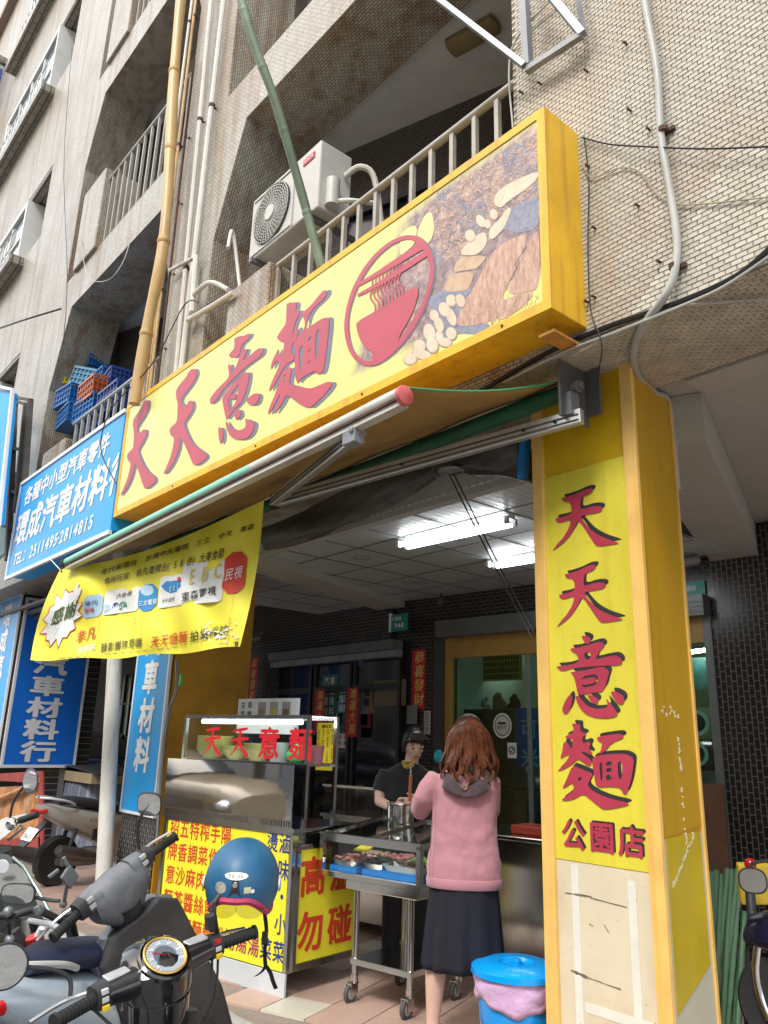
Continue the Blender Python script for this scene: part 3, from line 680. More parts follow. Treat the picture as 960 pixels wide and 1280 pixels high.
for (x, y, a_, b_, an, dk) in [(268,935,30,34,.3,0),(315,935,28,38,.3,1),(232,980,32,42,.4,0),(180,1012,26,32,.2,1),(268,1020,26,52,.35,0),(205,1060,26,44,.3,1),(155,1100,34,52,.2,0),(268,1105,30,36,.2,0),(207,1120,22,34,.1,1),(170,1165,34,44,.2,0),(105,1170,34,36,0,1),(120,1215,60,28,-.3,0),(55,1235,40,34,0,0),(420,525,24,38,.5,0),(455,540,20,26,.2,1),(488,490,22,30,.1,1),(365,600,30,34,.2,0),(235,1150,40,26,-.2,0)]:
    for s2, mi in ((1, 4 if dk else 3), (.9, 4 if dk else 2)):
        fpoly(4 if s2 == 1 else (2), [(x + s2 * (a_ * math.cos(t) * math.cos(an) - b_ * math.sin(t) * math.sin(-an)) - (0 if s2 == 1 else 2), y + s2 * (a_ * math.cos(t) * math.sin(-an) + b_ * math.sin(t) * math.cos(an)) - (0 if s2 == 1 else 3)) for t in [i * math.pi / 5 for i in range(10)]], .0022 + (0 if s2 == 1 else .0002) + (y - 500) * 1e-6, 1)
g = random.Random(21)
for i in range(1500):            # shredded toppings and scored skin in the picture
    zone = g.random()
    if zone < .75:
        x = g.uniform(170, 715); y = g.uniform(30, 760); top_ = 360 - (x - 190) * .62
        if not (top_ + 25 < y < top_ + 400) or (x > 430 and y > 540 - (x - 430) * .55): continue
        pt_ = math.sin(x * .021 + 1) * math.cos(y * .017) + math.sin((x - y) * .013); a0 = -.6 + g.uniform(-.7, .7); L_ = g.uniform(12, 30); k_ = g.uniform(-1.5, 1.5); pts = []
        for j in range(4): t = j / 3; an = a0 + k_ * t; pts.append((x + L_ * t * math.cos(an), y + L_ * t * math.sin(an), g.uniform(2.5, 5) * (1 - .4 * abs(t - .5))))
        food.cur = g.choice((4, 0, 1, 4, 0)) if pt_ > -.2 else g.choice((3, 4, 3, 3)); ribbon(food, pts, fp, .0010 + i * 3e-7)
    else:
        x = g.uniform(300, 715); y = g.uniform(600, 1050)
        if y < 1290 - x * .95 or y > 1330 - x * .55: continue
        L_ = g.uniform(10, 26); food.cur = g.choice((4, 0, 1, 1)); ribbon(food, [(x, y, 1.2), (x + 3, y + L_ * .5, 2.2), (x + g.uniform(-5, 6), y + L_, 1.0)], fp, .0024 + i * 3e-7)
food.cur = 0
food.build('food_picture', [m_meat, m_tofu, m_egg, m_kelp, m_eggd, m_yolk], S, kind='stuff')
q = MB(); q.box((-2.12, 2.72, 3.33), (-2.03, 2.94, 3.345)); q.box((-2.12, 2.80, 3.345), (-2.10, 2.82, 3.418)); q.build('bracket', M('rusty_yellow', (.45, .20, .03), .7, var=.4, scale=14), S)
for x in (-2.3, -3.4, -4.6, -5.9):
    q = MB(); q.cyl((x, SY - .012, SZ0 + .027), (x, SY - .006, SZ0 + .027), .008, seg=8); q.build('screw', M('rust', (.12, .05, .02), .8, var=.4), S)

# --- blue car-parts sign further along
m_blue = M('sign_blue', (.004, .34, .80), .38, var=.08, scale=2, streak=.12, dirtcol=(.0, .12, .4))
m_blue_shaded = M('sign_blue_shaded', (.006, .16, .70), .4, var=.06, scale=2)  # the sign blue again, with the shade of the pier's side put into the colour
m_wht = M('sign_white', (.80, .82, .84), .4, var=.04, scale=5, dirt=.15)
BS = thing('shop_sign', 'bright blue horizontal sign with white slanted characters and telephone numbers, left of the yellow sign', 'sign', (-9, 2.8, 3.3))
bx0, bx1, bz0, bz1 = -10.42, -7.15, 3.30, 4.50; by = 2.655
q = MB(); q.box((bx0, by, bz0), (bx1, 2.94, bz1)); q.build('case', m_blue, BS)
for a, b in (((bx0 - .03, by - .015, bz0 - .04), (bx1, by + .02, bz0)), ((bx0 - .03, by - .015, bz1), (bx1, by + .02, bz1 + .04)), ((bx0 - .03, by - .015, bz0 + .0003), (bx0, by + .02, bz1 - .0003))):
    q = MB(); q.box(a, b); q.build('frame_strip', m_wht, BS)
for s_, z_, h_, x_, tot in (('各種中小型汽車零件', 4.16, .25, -10.18, 2.72), ('環成汽車材料行', 3.66, .44, -10.36, 3.5), ('TEL：2511495·2814815', 3.39, .20, -10.22, 2.6)):
    q = MB(); text_row(q, s_, Vector((x_, by - .003, z_)), U, V, h_, .035, .18, total=tot); 
    q.v = [v if v.x < bx1 - .01 else Vector((bx1 - .01, v.y, v.z)) for v in q.v]
    q.build('lettering', m_wht, BS)

# --- yellow shop pier with the painted characters (nearest pier)
PYF = 3.3
PL = thing('shop_pier', 'near yellow boarded pier painted with large red brush characters, weathered cream board below', 'pillar', (-2.3, 3.6, 0))
def pier(root, xl, xr, y, ytop, dx, mats, z1=3.355, depth=.56):
    q = MB(); q.prism([(xl, y, 0), (xr, y, 0), (xr + dx, y + depth, 0), (xl + dx * 1.5, y + depth, 0)], (0, 0, z1)); return q.build('core', mats, root)
m_core = M('pier_core', (.60, .33, .01), .4, var=.12, scale=2.5, streak=.3, dirtcol=(.3, .12, .01))
pier(PL, -2.60, -2.005, PYF, 0, -.10, m_core)
m_wood = M('trim_board', (.80, .50, .14), .5, var=.12, scale=5, streak=.5, dirtcol=(.62, .30, .02), bump=.1)
for a, b in (((-2.625, PYF - .028, 0), (-2.555, PYF - .001, 3.353)), ((-2.05, PYF - .028, 0), (-1.98, PYF - .001, 3.353))):
    q = MB(); q.box(a, b); q.build('trim_board', m_wood, PL, bevel=.003)
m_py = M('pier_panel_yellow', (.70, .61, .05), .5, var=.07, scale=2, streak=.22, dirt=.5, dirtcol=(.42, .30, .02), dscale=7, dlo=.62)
m_pt = M('pier_panel_top', (.70, .44, .010), .42, var=.08, scale=3, dirt=.5, dirtcol=(.40, .20, .01), dscale=2, dlo=.5)  # blotches are grime and also put the awning's shadow into the colour
q = MB(); q.box((-2.5545, PYF - .010, .945), (-2.0505, PYF - .001, 2.865)); q.build('painted_board', m_py, PL)
q = MB(); q.box((-2.5545, PYF - .006, 2.868), (-2.0505, PYF - .001, 3.353)); q.build('upper_board', m_pt, PL)
q = MB(); q.box((-2.5545, PYF - .008, .0), (-2.0505, PYF - .001, .942)); q.build('lower_board', M('cream_board', (.66, .58, .42), .6, var=.07, scale=2, dirt=.5, dirtcol=(.50, .34, .17), dscale=3.2), PL)
for a, b in (((-2.47, .20), (-2.43, .93)), ((-2.17, .37), (-2.13, .90)), ((-2.42, .33), (-2.08, .37))):
    q = MB(); q.box((a[0], PYF - .0095, a[1]), (b[0], PYF - .0085, b[1])); q.build('tape', M('old_tape', (.72, .70, .62), .35, var=.08, scale=8), PL)
q = MB(); q.box((-2.46, PYF - .0092, .0), (-2.10, PYF - .0085, .28)); q.build('yellow_patch', M('faded_yellow_patch', (.74, .62, .17), .5, var=.14, scale=4, dirt=.4, dirtcol=(.7, .6, .4)), PL)
m_scuff = M('scuff', (.16, .13, .08), .8, var=.5, scale=30)
q = MB(); rr = random.Random(4)
for (x0, z0, x1, z1, w_) in ((-2.51, .80, -2.36, .805, .006), (-2.37, .80, -2.18, .79, .003), (-2.49, .48, -2.40, .47, .008), (-2.40, .47, -2.23, .46, .004), (-2.50, .22, -2.42, .205, .009), (-2.41, .203, -2.2, .19, .006), (-2.30, .70, -2.275, .67, .006), (-2.38, .69, -2.36, .685, .004), (-2.2, .18, -2.08, .19, .004)):
    n_ = 7; up = []; dn = []
    for i in range(n_):
        t = i / (n_ - 1); ww = w_ * rr.uniform(.3, 1); up.append((x0 + (x1 - x0) * t, PYF - .0102, z0 + (z1 - z0) * t + ww)); dn.append((x0 + (x1 - x0) * t, PYF - .0102, z0 + (z1 - z0) * t - ww * rr.uniform(.3, 1)))
    for i in range(n_ - 1): q.quad(dn[i], dn[i + 1], up[i + 1], up[i])
for i in range(46):
    x, z, w_ = rr.uniform(-2.54, -2.07), rr.uniform(0, .92), rr.uniform(.0012, .004); q.quad((x, PYF - .0104, z), (x + w_, PYF - .0104, z - w_ * .5), (x + w_ * .7, PYF - .0104, z + w_), (x - w_ * .3, PYF - .0104, z + w_ * .6))
q.build('scuff_marks', m_scuff, PL, kind='stuff')
# side face: wrapped yellow sheet, pale lower end, edging strip
sdir = Vector((-.10, .56, 0)).normalized(); sn = Vector((sdir.y, -sdir.x, 0)); so_ = Vector((-2.005, PYF, 0))
def side(mb, a0, a1, z0, z1, out, zs=0):
    p = lambda a, z: so_ + sdir * a + sn * out + Vector((0, 0, z)); q_ = lambda a, z: so_ + sdir * a + sn * .0005 + Vector((0, 0, z))
    mb.add([p(a0, z0), p(a1, z0 + zs), p(a1, z1), p(a0, z1), q_(a0, z0), q_(a1, z0 + zs), q_(a1, z1), q_(a0, z1)], [(0, 1, 2, 3), (0, 4, 5, 1), (1, 5, 6, 2), (2, 6, 7, 3), (3, 7, 4, 0)])
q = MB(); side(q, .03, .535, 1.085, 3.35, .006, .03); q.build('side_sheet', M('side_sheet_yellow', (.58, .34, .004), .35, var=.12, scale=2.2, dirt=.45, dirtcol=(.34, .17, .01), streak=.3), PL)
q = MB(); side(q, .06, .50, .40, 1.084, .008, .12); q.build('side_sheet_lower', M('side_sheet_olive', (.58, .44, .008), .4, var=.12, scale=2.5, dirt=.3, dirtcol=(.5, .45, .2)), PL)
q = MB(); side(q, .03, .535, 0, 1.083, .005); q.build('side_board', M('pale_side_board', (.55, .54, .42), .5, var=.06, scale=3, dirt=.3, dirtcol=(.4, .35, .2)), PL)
q = MB(); side(q, .538, .565, 0, 3.35, .014); q.build('edge_strip', m_wood, PL)
q = MB(); rr = random.Random(9)
for (a, z) in [(.12 + rr.uniform(-.01, .22), 1.62 + rr.uniform(-.02, .03)) for i in range(10)] + [(.3 + rr.uniform(-.01, .015), rr.uniform(1.0, 1.5)) for i in range(26)] + [(.1 + i * .013, .88 + i * .008 + rr.uniform(-.01, .01)) for i in range(24)]:
    w_ = rr.uniform(.004, .014); side(q, a, a + w_, z, z + w_ * rr.uniform(1, 2.2), .0095)
q.build('tape_remnants', M('tape_remnant', (.66, .62, .48), .5, var=.1), PL, kind='stuff')
T1 = [(108,208),(135,205),(200,185),(260,155),(300,150),(305,165),(290,185),(235,205),(228,240),(225,285),(300,260),(350,260),(365,275),(350,298),(280,310),(225,320),(250,360),(300,415),(370,455),(465,485),(455,492),(340,508),(320,500),(280,440),(215,340),(190,400),(150,460),(100,505),(55,535),(60,525),(110,470),(155,400),(170,340),(110,362),(85,360),(68,335),(130,325),(175,305),(165,235),(125,235)]
PCH = [((680, 580, 4.923), [(T1, [])]), ((680, 580, 4.923), [([(x + 22 + (y - 350) * .02, y + 470) for x, y in T1], [])]),
  ((685, 780, 7.385), [([(310,108),(350,108),(395,130),(400,150),(385,185),(355,185),(330,150)], []),
    ([(205,225),(280,220),(390,190),(470,165),(510,170),(530,205),(490,240),(460,290),(440,330),(560,300),(640,290),(680,320),(690,350),(680,380),(560,385),(400,395),(240,405),(130,440),(85,400),(85,390),(180,385),(290,355),(280,300),(262,270),(225,255)], [[(335,268),(400,256),(396,322),(350,332)]]),
    ([(210,448),(240,440),(380,425),(490,395),(520,395),(575,440),(555,500),(535,580),(500,630),(440,630),(290,660),(275,630),(255,520),(235,470)], [[(312,488),(465,460),(464,560),(318,596)]]),
    ([(296,512),(440,488),(452,520),(440,555),(300,578)], [[(330, 525), (425, 508), (425, 535), (330, 552)]]) if False else ([(296,512),(440,488),(452,520),(440,548),(300,572)], []),
    ([(215,640),(235,690),(215,780),(175,835),(145,820),(135,780),(170,700)], []),
    ([(255,670),(290,660),(310,690),(370,760),(450,785),(550,775),(560,740),(535,680),(580,730),(650,820),(640,850),(560,870),(440,865),(350,830),(290,760)], []),
    ([(365,655),(410,655),(470,690),(470,720),(440,745),(400,710)], []), ([(580,620),(640,625),(700,660),(715,700),(690,745),(650,735),(610,680)], [])]),
  ((690, 880, 5.821), [([(145,140),(200,145),(210,150),(210,200),(245,210),(255,225),(225,240),(225,290),(270,270),(290,290),(270,320),(300,360),(280,370),(235,345),(215,350),(250,380),(290,410),(290,440),(270,455),(215,415),(190,400),(150,440),(90,475),(45,490),(50,480),(100,430),(135,370),(110,370),(60,405),(80,340),(85,280),(110,275),(135,310),(150,330),(155,250),(110,250),(95,235),(160,210),(160,170)], []),
    ([(150,445),(210,470),(260,490),(305,510),(280,550),(260,600),(330,650),(430,690),(565,720),(555,740),(400,768),(370,765),(300,710),(230,650),(170,690),(110,705),(68,700),(110,670),(170,620),(150,570),(110,600),(75,620),(110,550)], [[(188,538),(225,532),(206,566)]]),
    ([(325,240),(420,225),(500,215),(525,230),(520,250),(440,280),(400,330),(380,350),(345,370),(365,320),(370,280),(340,270)], []),
    ([(290,385),(400,365),(540,360),(600,395),(595,460),(580,560),(550,650),(525,660),(500,605),(400,600),(325,610),(305,480)], [[(348,430),(370,424),(374,555),(358,555)], [(398,424),(438,416),(438,446),(400,452)], [(398,470),(438,464),(438,490),(400,496)], [(398,520),(438,512),(438,550),(400,555)], [(480,425),(515,415),(515,545),(488,545)]])])]
for (ox, oy, s_), st in PCH:
    q = MB(); q2 = MB(); ff = trace(ox, oy, s_, PYF - .010); fs_ = trace(ox, oy, s_, PYF - .010, (.016, .017))
    for i, (o_, h_) in enumerate(st): shape(q, ff, o_, h_, .004 + i * .0003); shape(q2, fs_, o_, h_, .0015 + i * .0002)
    c_ = q.build('character', m_red, PL); q2.build('character_shadow', m_blk, c_)
for ch, (ax_, ay_) in zip('公園店', ((702, 1060), (737, 1064), (773, 1070))):
    o_ = P(ax_, ay_, Y=PYF - .013); q = MB(); put_char(q, ch, o_, U, V, .138, .03); q2 = MB(); put_char(q2, ch, o_ + Vector((.010, .002, .009)), U, V, .138, .03)
    c_ = q.build('character', m_red, PL); q2.build('character_shadow', m_blk, c_)

# --- far yellow pier, its blue vertical sign and pipes
P2 = thing('shop_pier', 'far ochre-sided pier carrying a blue vertical sign, behind the glass noodle cart', 'pillar', (-7.2, 3.6, 0))
q = MB(); q.prism([(-7.72, 3.34, 0), (-6.93, 3.34, 0), (-7.10, 4.25, 0), (-7.9, 4.25, 0)], (0, 0, 3.355)); q.build('core', M('ochre_board', (.50, .25, .012), .5, var=.2, scale=2.5, dirt=.5, dirtcol=(.12, .06, .02)), P2)
q = MB(); q.box((-7.70, 3.325, 0), (-6.95, 3.338, .80)); q.build('mosaic_face', m_blackv, P2)
def vsign(root_label, x0, x1, z0, z1, y, chars, mat_, h, pitch, z_first, side_=False, group=None, sd=None):
    r_ = thing('vertical_sign', root_label, 'sign', ((x0 + x1) / 2, y, z0), group)
    q = MB(); q.box((x0, y - .03, z0), (x1, y - .002, z1)); q.build('panel', mat_, r_)
    q = MB(); w_ = .025
    prism_holes(q, [(x0 - w_, y - .034, z0 - w_), (x1 + w_, y - .034, z0 - w_), (x1 + w_, y - .034, z1 + w_), (x0 - w_, y - .034, z1 + w_)],
                [[(x0, y - .034, z0), (x1, y - .034, z0), (x1, y - .034, z1), (x0, y - .034, z1)]], (0, .031, 0)); q.build('frame', m_wht, r_)
    for i, ch in enumerate(chars):
        z = z_first - i * pitch
        if z < z0: break
        q = MB(); put_char(q, ch, Vector(((x0 + x1) / 2 - h * .52, y - .033, z)), U, V, h, .04, .05); q.build('character', m_wht, r_)
    return r_
vsign('blue vertical sign with white characters on the pier behind the noodle cart', -7.66, -6.97, .78, 3.1, 3.325, '環成汽車材料行', m_blue, .33, .355, 2.90)
# third pier with two blue faces
P3 = thing('shop_pier', 'farthest visible pier at the left edge, two blue sign faces above black mosaic', 'pillar', (-12.4, 3.6, 0))
q = MB(); q.prism([(-13.1, 3.34, 0), (-11.93, 3.34, 0), (-12.05, 4.6, 0), (-13.3, 4.6, 0)], (0, 0, 3.355)); q.build('core', m_blackv, P3)
vsign('light blue vertical sign on the street face of the pier at the left edge', -13.0, -12.0, 1.0, 3.35, 3.325, '環成汽車材料行', m_blue, .36, .37, 2.93)
sg = thing('vertical_sign', 'blue vertical sign with shade painted into its blue, on the shaded side of the pier at the left edge', 'sign', (-11.9, 3.9, 1))
u2 = Vector((-.12, 1.26, 0)).normalized(); n2 = Vector((u2.y, -u2.x, 0)); o2 = Vector((-11.93, 3.34, 0)) + n2 * .03
def q4(mb, a0, a1, z0, z1, off=0, th=.02):
    P_ = [o2 + u2 * a + n2 * off + Vector((0, 0, z)) for a, z in ((a0, z0), (a1, z0), (a1, z1), (a0, z1))]; Q_ = [p - n2 * th for p in P_]
    mb.add(P_ + Q_, [(0, 1, 2, 3), (7, 6, 5, 4), (0, 4, 5, 1), (1, 5, 6, 2), (2, 6, 7, 3), (3, 7, 4, 0)])
q = MB(); q4(q, .04, 1.02, 1.02, 3.28); q.build('panel', m_blue_shaded, sg)
q = MB(); q4(q, .0, .0395, .98, 3.32, .003); q4(q, 1.0205, 1.06, .98, 3.32, .003); q4(q, .04, 1.02, 3.2805, 3.32, .003); q4(q, .04, 1.02, .98, 1.0195, .003); q.build('frame', m_wht, sg)
for i, ch in enumerate('環成汽車材料行'):
    q = MB(); put_char(q, ch, o2 + u2 * .24 + n2 * .004 + Vector((0, 0, 2.86 - i * .30)), u2, V, .29 if i else .3, .04, 0, 1.75); q.build('character', m_wht, sg)
# ================================================================== FACADE FITTINGS
m_rail = M('railing_paint', (.37, .35, .31), .45, .1, var=.15, scale=9, dirt=.4, dirtcol=(.22, .13, .08))
m_pipe = M('white_pipe', (.66, .63, .56), .4, var=.10, scale=4, dirt=.3, dirtcol=(.35, .25, .18))
m_gpipe = M('grey_conduit', (.42, .42, .39), .45, var=.10, scale=4, dirt=.3)
m_cable = M('black_cable', (.015, .014, .014), .5, var=.2)
m_steel = M('galvanised_steel', (.25, .27, .29), .45, .45, var=.2, scale=9, dirt=.3, dirtcol=(.2, .12, .07))
m_alu = M('aluminium', (.62, .63, .63), .32, .75, var=.08, scale=6, streak=.15, dirtcol=(.25, .22, .18))
m_ss = M('stainless_steel', (.60, .60, .59), .16, 1.0, var=.07, scale=4, bump=.03, bscale=7)
m_rusty = M('rusty_iron', (.09, .045, .03), .8, .2, var=.5, scale=12)
def railing(label, xs, zt, zb, y, x0, x1, rt=.028, rb=.016, mat=None):
    r_ = thing('balcony_railing', label, 'railing', ((x0 + x1) / 2, y, zb))
    q = MB(); q.tube([(x0, y, zt), (x1, y, zt)], rt, 12); q.build('top_rail', m_rail, r_, smooth=True)
    q = MB(); q.tube([(x0, y, zb + .03), (x1, y, zb + .03)], .02, 8); q.build('bottom_rail', m_rail, r_, smooth=True)
    for x in xs:
        q = MB(); q.box((x - rb, y - rb, zb), (x + rb, y + rb, zt - rt * .8)); q.build('baluster', mat or m_rail, r_)
    return r_
zt = P(345, 335, Y=2.98).z
xs = [P(px, py, Y=2.98).x for px, py in ((622, 130), (594, 152), (566, 170), (540, 190), (516, 208), (493, 226), (471, 242), (450, 258), (431, 273), (412, 288))]
st = xs[-1] - xs[-2]
while xs[-1] > -4.8: xs.append(xs[-1] - .235)
railing('grey balcony railing with square balusters directly above the yellow sign', xs, zt, 4.10, 2.98, -5.0, -2.43)
railing('white-barred balcony railing above the blue sign, blue crates behind it', [-9.62 + i * .21 for i in range(12)], 5.235, 4.10, 2.98, -9.72, -7.2)
railing('white-barred balcony railing on the storey above, left of the bamboo pole', [-9.62 + i * .21 for i in range(12)], 8.97, 7.86, 2.98, -9.75, -7.2)
railing('balcony railing at the very top of the picture left of the bamboo pole', [-9.62 + i * .21 for i in range(12)], 12.73, 11.62, 2.98, -9.75, -7.2)
# tiled parapet blocks beside the railings
for a, b, z0, z1 in ((-5.70, -5.02, 4.09, 5.28), (-10.6, -9.76, 4.09, 5.05), (-10.6, -9.78, 7.85, 9.16), (-10.6, -9.78, 11.61, 12.92)):
    q = MB(); q.box((a, 2.90, z0), (b, 3.40, z1)); q.build('parapet_block', m_tile, BL, bevel=.02)
# vertical pipes on the column
def pipe(pts, r, mat, name='drain_pipe', label=None, parent=None, clips=0):
    pts = catmull(pts, 4) if len(pts) > 2 else pts
    q = MB(); q.tube(pts, r, 10); 
    if parent is None:
        o = q.build(name, mat, None, smooth=True); tag(o, label, name.split('_')[-1]); return o
    return q.build(name, mat, parent, smooth=True)
PG = thing('pipe_run', 'pale pipes and brown conduits running down the tiled column beside the bamboo pole', 'pipes', (-6.8, 2.9, 4.6))
for (x0, z0, x1, z1, r, mt) in ((-6.98, 14, -6.62, 4.6, .026, m_pipe), (-6.42, 14, -6.52, 4.6, .03, m_pipe), (-7.36, 14, -7.40, 4.6, .02, m_pipe), (-7.30, 14, -7.22, 4.6, .018, M('ochre_conduit', (.52, .33, .15), .6, var=.3, scale=5)), (-7.22, 14, -7.30, 4.6, .012, MATS['ochre_conduit']), (-7.10, 9.0, -7.04, 4.6, .014, m_rusty)):
    q = MB(); q.tube([(x0, 2.90, z0), ((x0 * .6 + x1 * .4), 2.895, z0 * .6 + z1 * .4), (x1, 2.90, z1)], r, 8); pq = q.build('pipe', mt, PG, smooth=True)
    for i in range(4):
        t = .25 + i * .2; q = MB(); c = Vector((x0 + (x1 - x0) * t, 2.90, z0 + (z1 - z0) * t)); q.cyl(c - Vector((0, 0, .02)), c + Vector((0, 0, .02)), r * 1.25, seg=8); q.box((c.x - .006, 2.93, c.z - .01), (c.x + .006, 2.949, c.z + .01)); q.build('clamp', m_rusty, pq)
# bent pipes by the parapet
for pts, r in (([P(235, 400, Y=2.88), P(262, 385, Y=2.86), P(292, 366, Y=2.86)], .026), ([P(240, 370, Y=2.87), P(262, 353, Y=2.84), P(285, 362, Y=2.86)], .022), ([P(240, 390, Y=2.87), P(245, 320, Y=2.87)], .03), ([P(212, 338, Y=2.88), P(243, 322, Y=2.88)], .018), ([P(285, 310, Y=2.95), P(291, 290, Y=3.05), P(300, 360, Y=3.1)], .018)):
    q = MB(); q.tube(catmull(pts, 5), r, 8); q.build('bent_pipe', m_pipe, PG, smooth=True)
# bamboo pole
bp = [P(229, -30, Y=2.62), P(218, 90, Y=2.62), P(206, 290, Y=2.62), P(186, 400, Y=2.60), P(168, 505, Y=2.58)]
m_bam = M('dry_bamboo', (.50, .33, .13), .42, var=.16, scale=3, streak=.4, dirtcol=(.42, .24, .08))
cpts = catmull(bp, 12); rb = []
for i, p in enumerate(cpts): rb.append(.056 + .004 * math.sin(i * .5))
q = MB(); q.tube(cpts, rb, 14); bam = q.build('bamboo_pole', m_bam, None, smooth=True); tag(bam, 'thick dry yellow bamboo pole standing behind the left end of the yellow sign', 'pole')
for py in (88, 195, 300, 420):
    k = min(range(len(cpts)), key=lambda i: abs((cam.matrix_world.inverted() @ cpts[i]).y / -(cam.matrix_world.inverted() @ cpts[i]).z * FPX + (py - 640)))
    d = (cpts[min(k + 1, len(cpts) - 1)] - cpts[max(k - 1, 0)]).normalized()
    q = MB(); q.tube([cpts[k] - d * .05, cpts[k] - d * .015, cpts[k], cpts[k] + d * .02], [.057, .065, .067, .058], 14); q.build('node', M('bamboo_node', (.45, .27, .09), .6, var=.3, scale=20), bam, smooth=True)
# leaning green bamboo
gp = catmull([P(402, 334, Y=2.78), P(378, 245, Y=2.60), P(345, 130, Y=2.3), P(318, 55, Y=2.1), P(290, -40, Y=1.9)], 10)
q = MB(); q.tube(gp, [.033 + .0012 * math.sin(i * .8) for i in range(len(gp))], 12); gb = q.build('bamboo_pole', M('weathered_green_bamboo', (.17, .23, .15), .5, var=.3, scale=4, dirt=.5, dirtcol=(.22, .20, .16)), None, smooth=True)
tag(gb, 'weathered green bamboo pole leaning out in front of the air conditioner', 'pole')
for k in (8, 17, 26, 34):
    d = (gp[k + 1] - gp[k - 1]).normalized(); q = MB(); q.tube([gp[k] - d * .02, gp[k], gp[k] + d * .015], [.034, .0375, .034], 12); q.build('node', MATS['weathered_green_bamboo'], gb, smooth=True)

# air conditioner condenser hung in the balcony opening
m_ac = M('ac_casing', (.52, .51, .47), .4, var=.05, scale=3, dirt=.35, dirtcol=(.3, .25, .18))
p0 = P(312, 305, Y=3.0); p1 = P(397, 284, Y=3.0)
ax0, az0 = p0.x, (p0.z + p1.z) / 2; ax1 = P(400, 202, Y=3.0).x; az1 = az0 + .66
AC = thing('air_conditioner', 'white outdoor air conditioner unit with round fan grille hanging in the balcony', 'air conditioner', ((ax0 + ax1) / 2, 3.15, az0))
q = MB(); q.box((ax0, 3.0, az0), (ax1, 3.33, az1)); q.build('casing', m_ac, AC, bevel=.015)
gx = ax0 + .36; gz = (az0 + az1) / 2
q = MB(); q.cyl((gx, 2.998, gz), (gx, 2.99, gz), .285, seg=40); q.build('fan_shade_disc', M('grille_shade', (.03, .03, .03), .8), AC)  # solid dark disc paints the shade inside the fan recess
q = MB()
for r in [i * .026 + .07 for i in range(9)]:
    pts = [(gx + r * math.cos(t), 2.978, gz + r * math.sin(t)) for t in [i * math.pi / 18 for i in range(37)]]; q.tube(pts, .0035, 4, False)
for i in range(36):
    t = i * math.pi / 18; q.tube([(gx + .06 * math.cos(t), 2.98, gz + .06 * math.sin(t)), (gx + .17 * math.cos(t + .25), 2.975, gz + .17 * math.sin(t + .25)), (gx + .285 * math.cos(t + .4), 2.98, gz + .285 * math.sin(t + .4))], .003, 4, False)
q.build('fan_grille', m_ac, AC)
q = MB(); q.cyl((gx, 2.985, gz), (gx, 2.965, gz), .07, seg=24); q.build('grille_hub', m_ac, AC, smooth=True)
for zz in (az0 + .04, az1 - .04):
    q = MB(); q.box((ax0 + .04, 2.99, zz - .008), (gx + .31, 2.9985, zz + .008)); q.build('trim', m_ac, AC)
q = MB(); q.box((gx + .335, 2.985, az0 + .02), (gx + .345, 2.9985, az1 - .02)); q.build('trim', m_ac, AC)
q = MB(); q.box((ax1 - .24, 2.992, az1 - .13), (ax1 - .08, 2.9985, az1 - .07)); lg = q.build('maker_badge', M('badge_red', (.5, .02, .04), .4), AC)
q = MB(); text_row(q, 'HITACHI', Vector((ax1 - .225, 2.990, az1 - .118)), U, V, .04, .01, 0, total=.13); q.build('lettering', m_wht, lg)
q = MB(); q.tube([(ax1 + .03, 3.12, az0 + .05), (ax1 + .03, 3.12, az0 + .3)], .06, 14); q.build('valve_cover', m_ac, AC, smooth=True)
q = MB(); q.tube(catmull([(ax1 + .02, 3.25, az0 + .42), (ax1 + .15, 3.3, az0 + .46), (ax1 + .22, 3.4, az0 + .36), (ax1 + .22, 3.5, az0 - .1)], 5), .026, 8); q.tube(catmull([(ax1 + .05, 3.15, az0 + .1), (ax1 + .18, 3.2, az0 + .06), (ax1 + .25, 3.4, az0 + .1)], 5), .022, 8); q.build('refrigerant_pipe', m_pipe, AC, smooth=True)
for x in (ax0 + .1, ax1 - .12):
    q = MB(); q.box((x - .02, 2.97, az0 - .045), (x + .02, 3.75, az0 - .003)); q.build('bracket', M('dark_bracket', (.12, .12, .12), .6), AC)
# light fitting on the balcony ceiling
c0 = P(561, 62, Z=7.345); c1 = P(622, 28, Z=7.345); cd = (c1 - c0); cd.z = 0; ln = cd.length; cd.normalize(); cn = Vector((-cd.y, cd.x, 0))
q = MB(); mid = (c0 + c1) / 2; q.loft([(c0, cn * .05, (0, 0, .02)), (c0 + cd * .02, cn * .10, (0, 0, .035)), (c1 - cd * .02, cn * .10, (0, 0, .035)), (c1, cn * .05, (0, 0, .02))], 12, 4)
o = q.build('ceiling_light', M('yellowed_plastic', (.27, .20, .10), .5, var=.15), None, smooth=True); tag(o, 'old brown plastic tube light fitting on the white balcony ceiling', 'ceiling light')

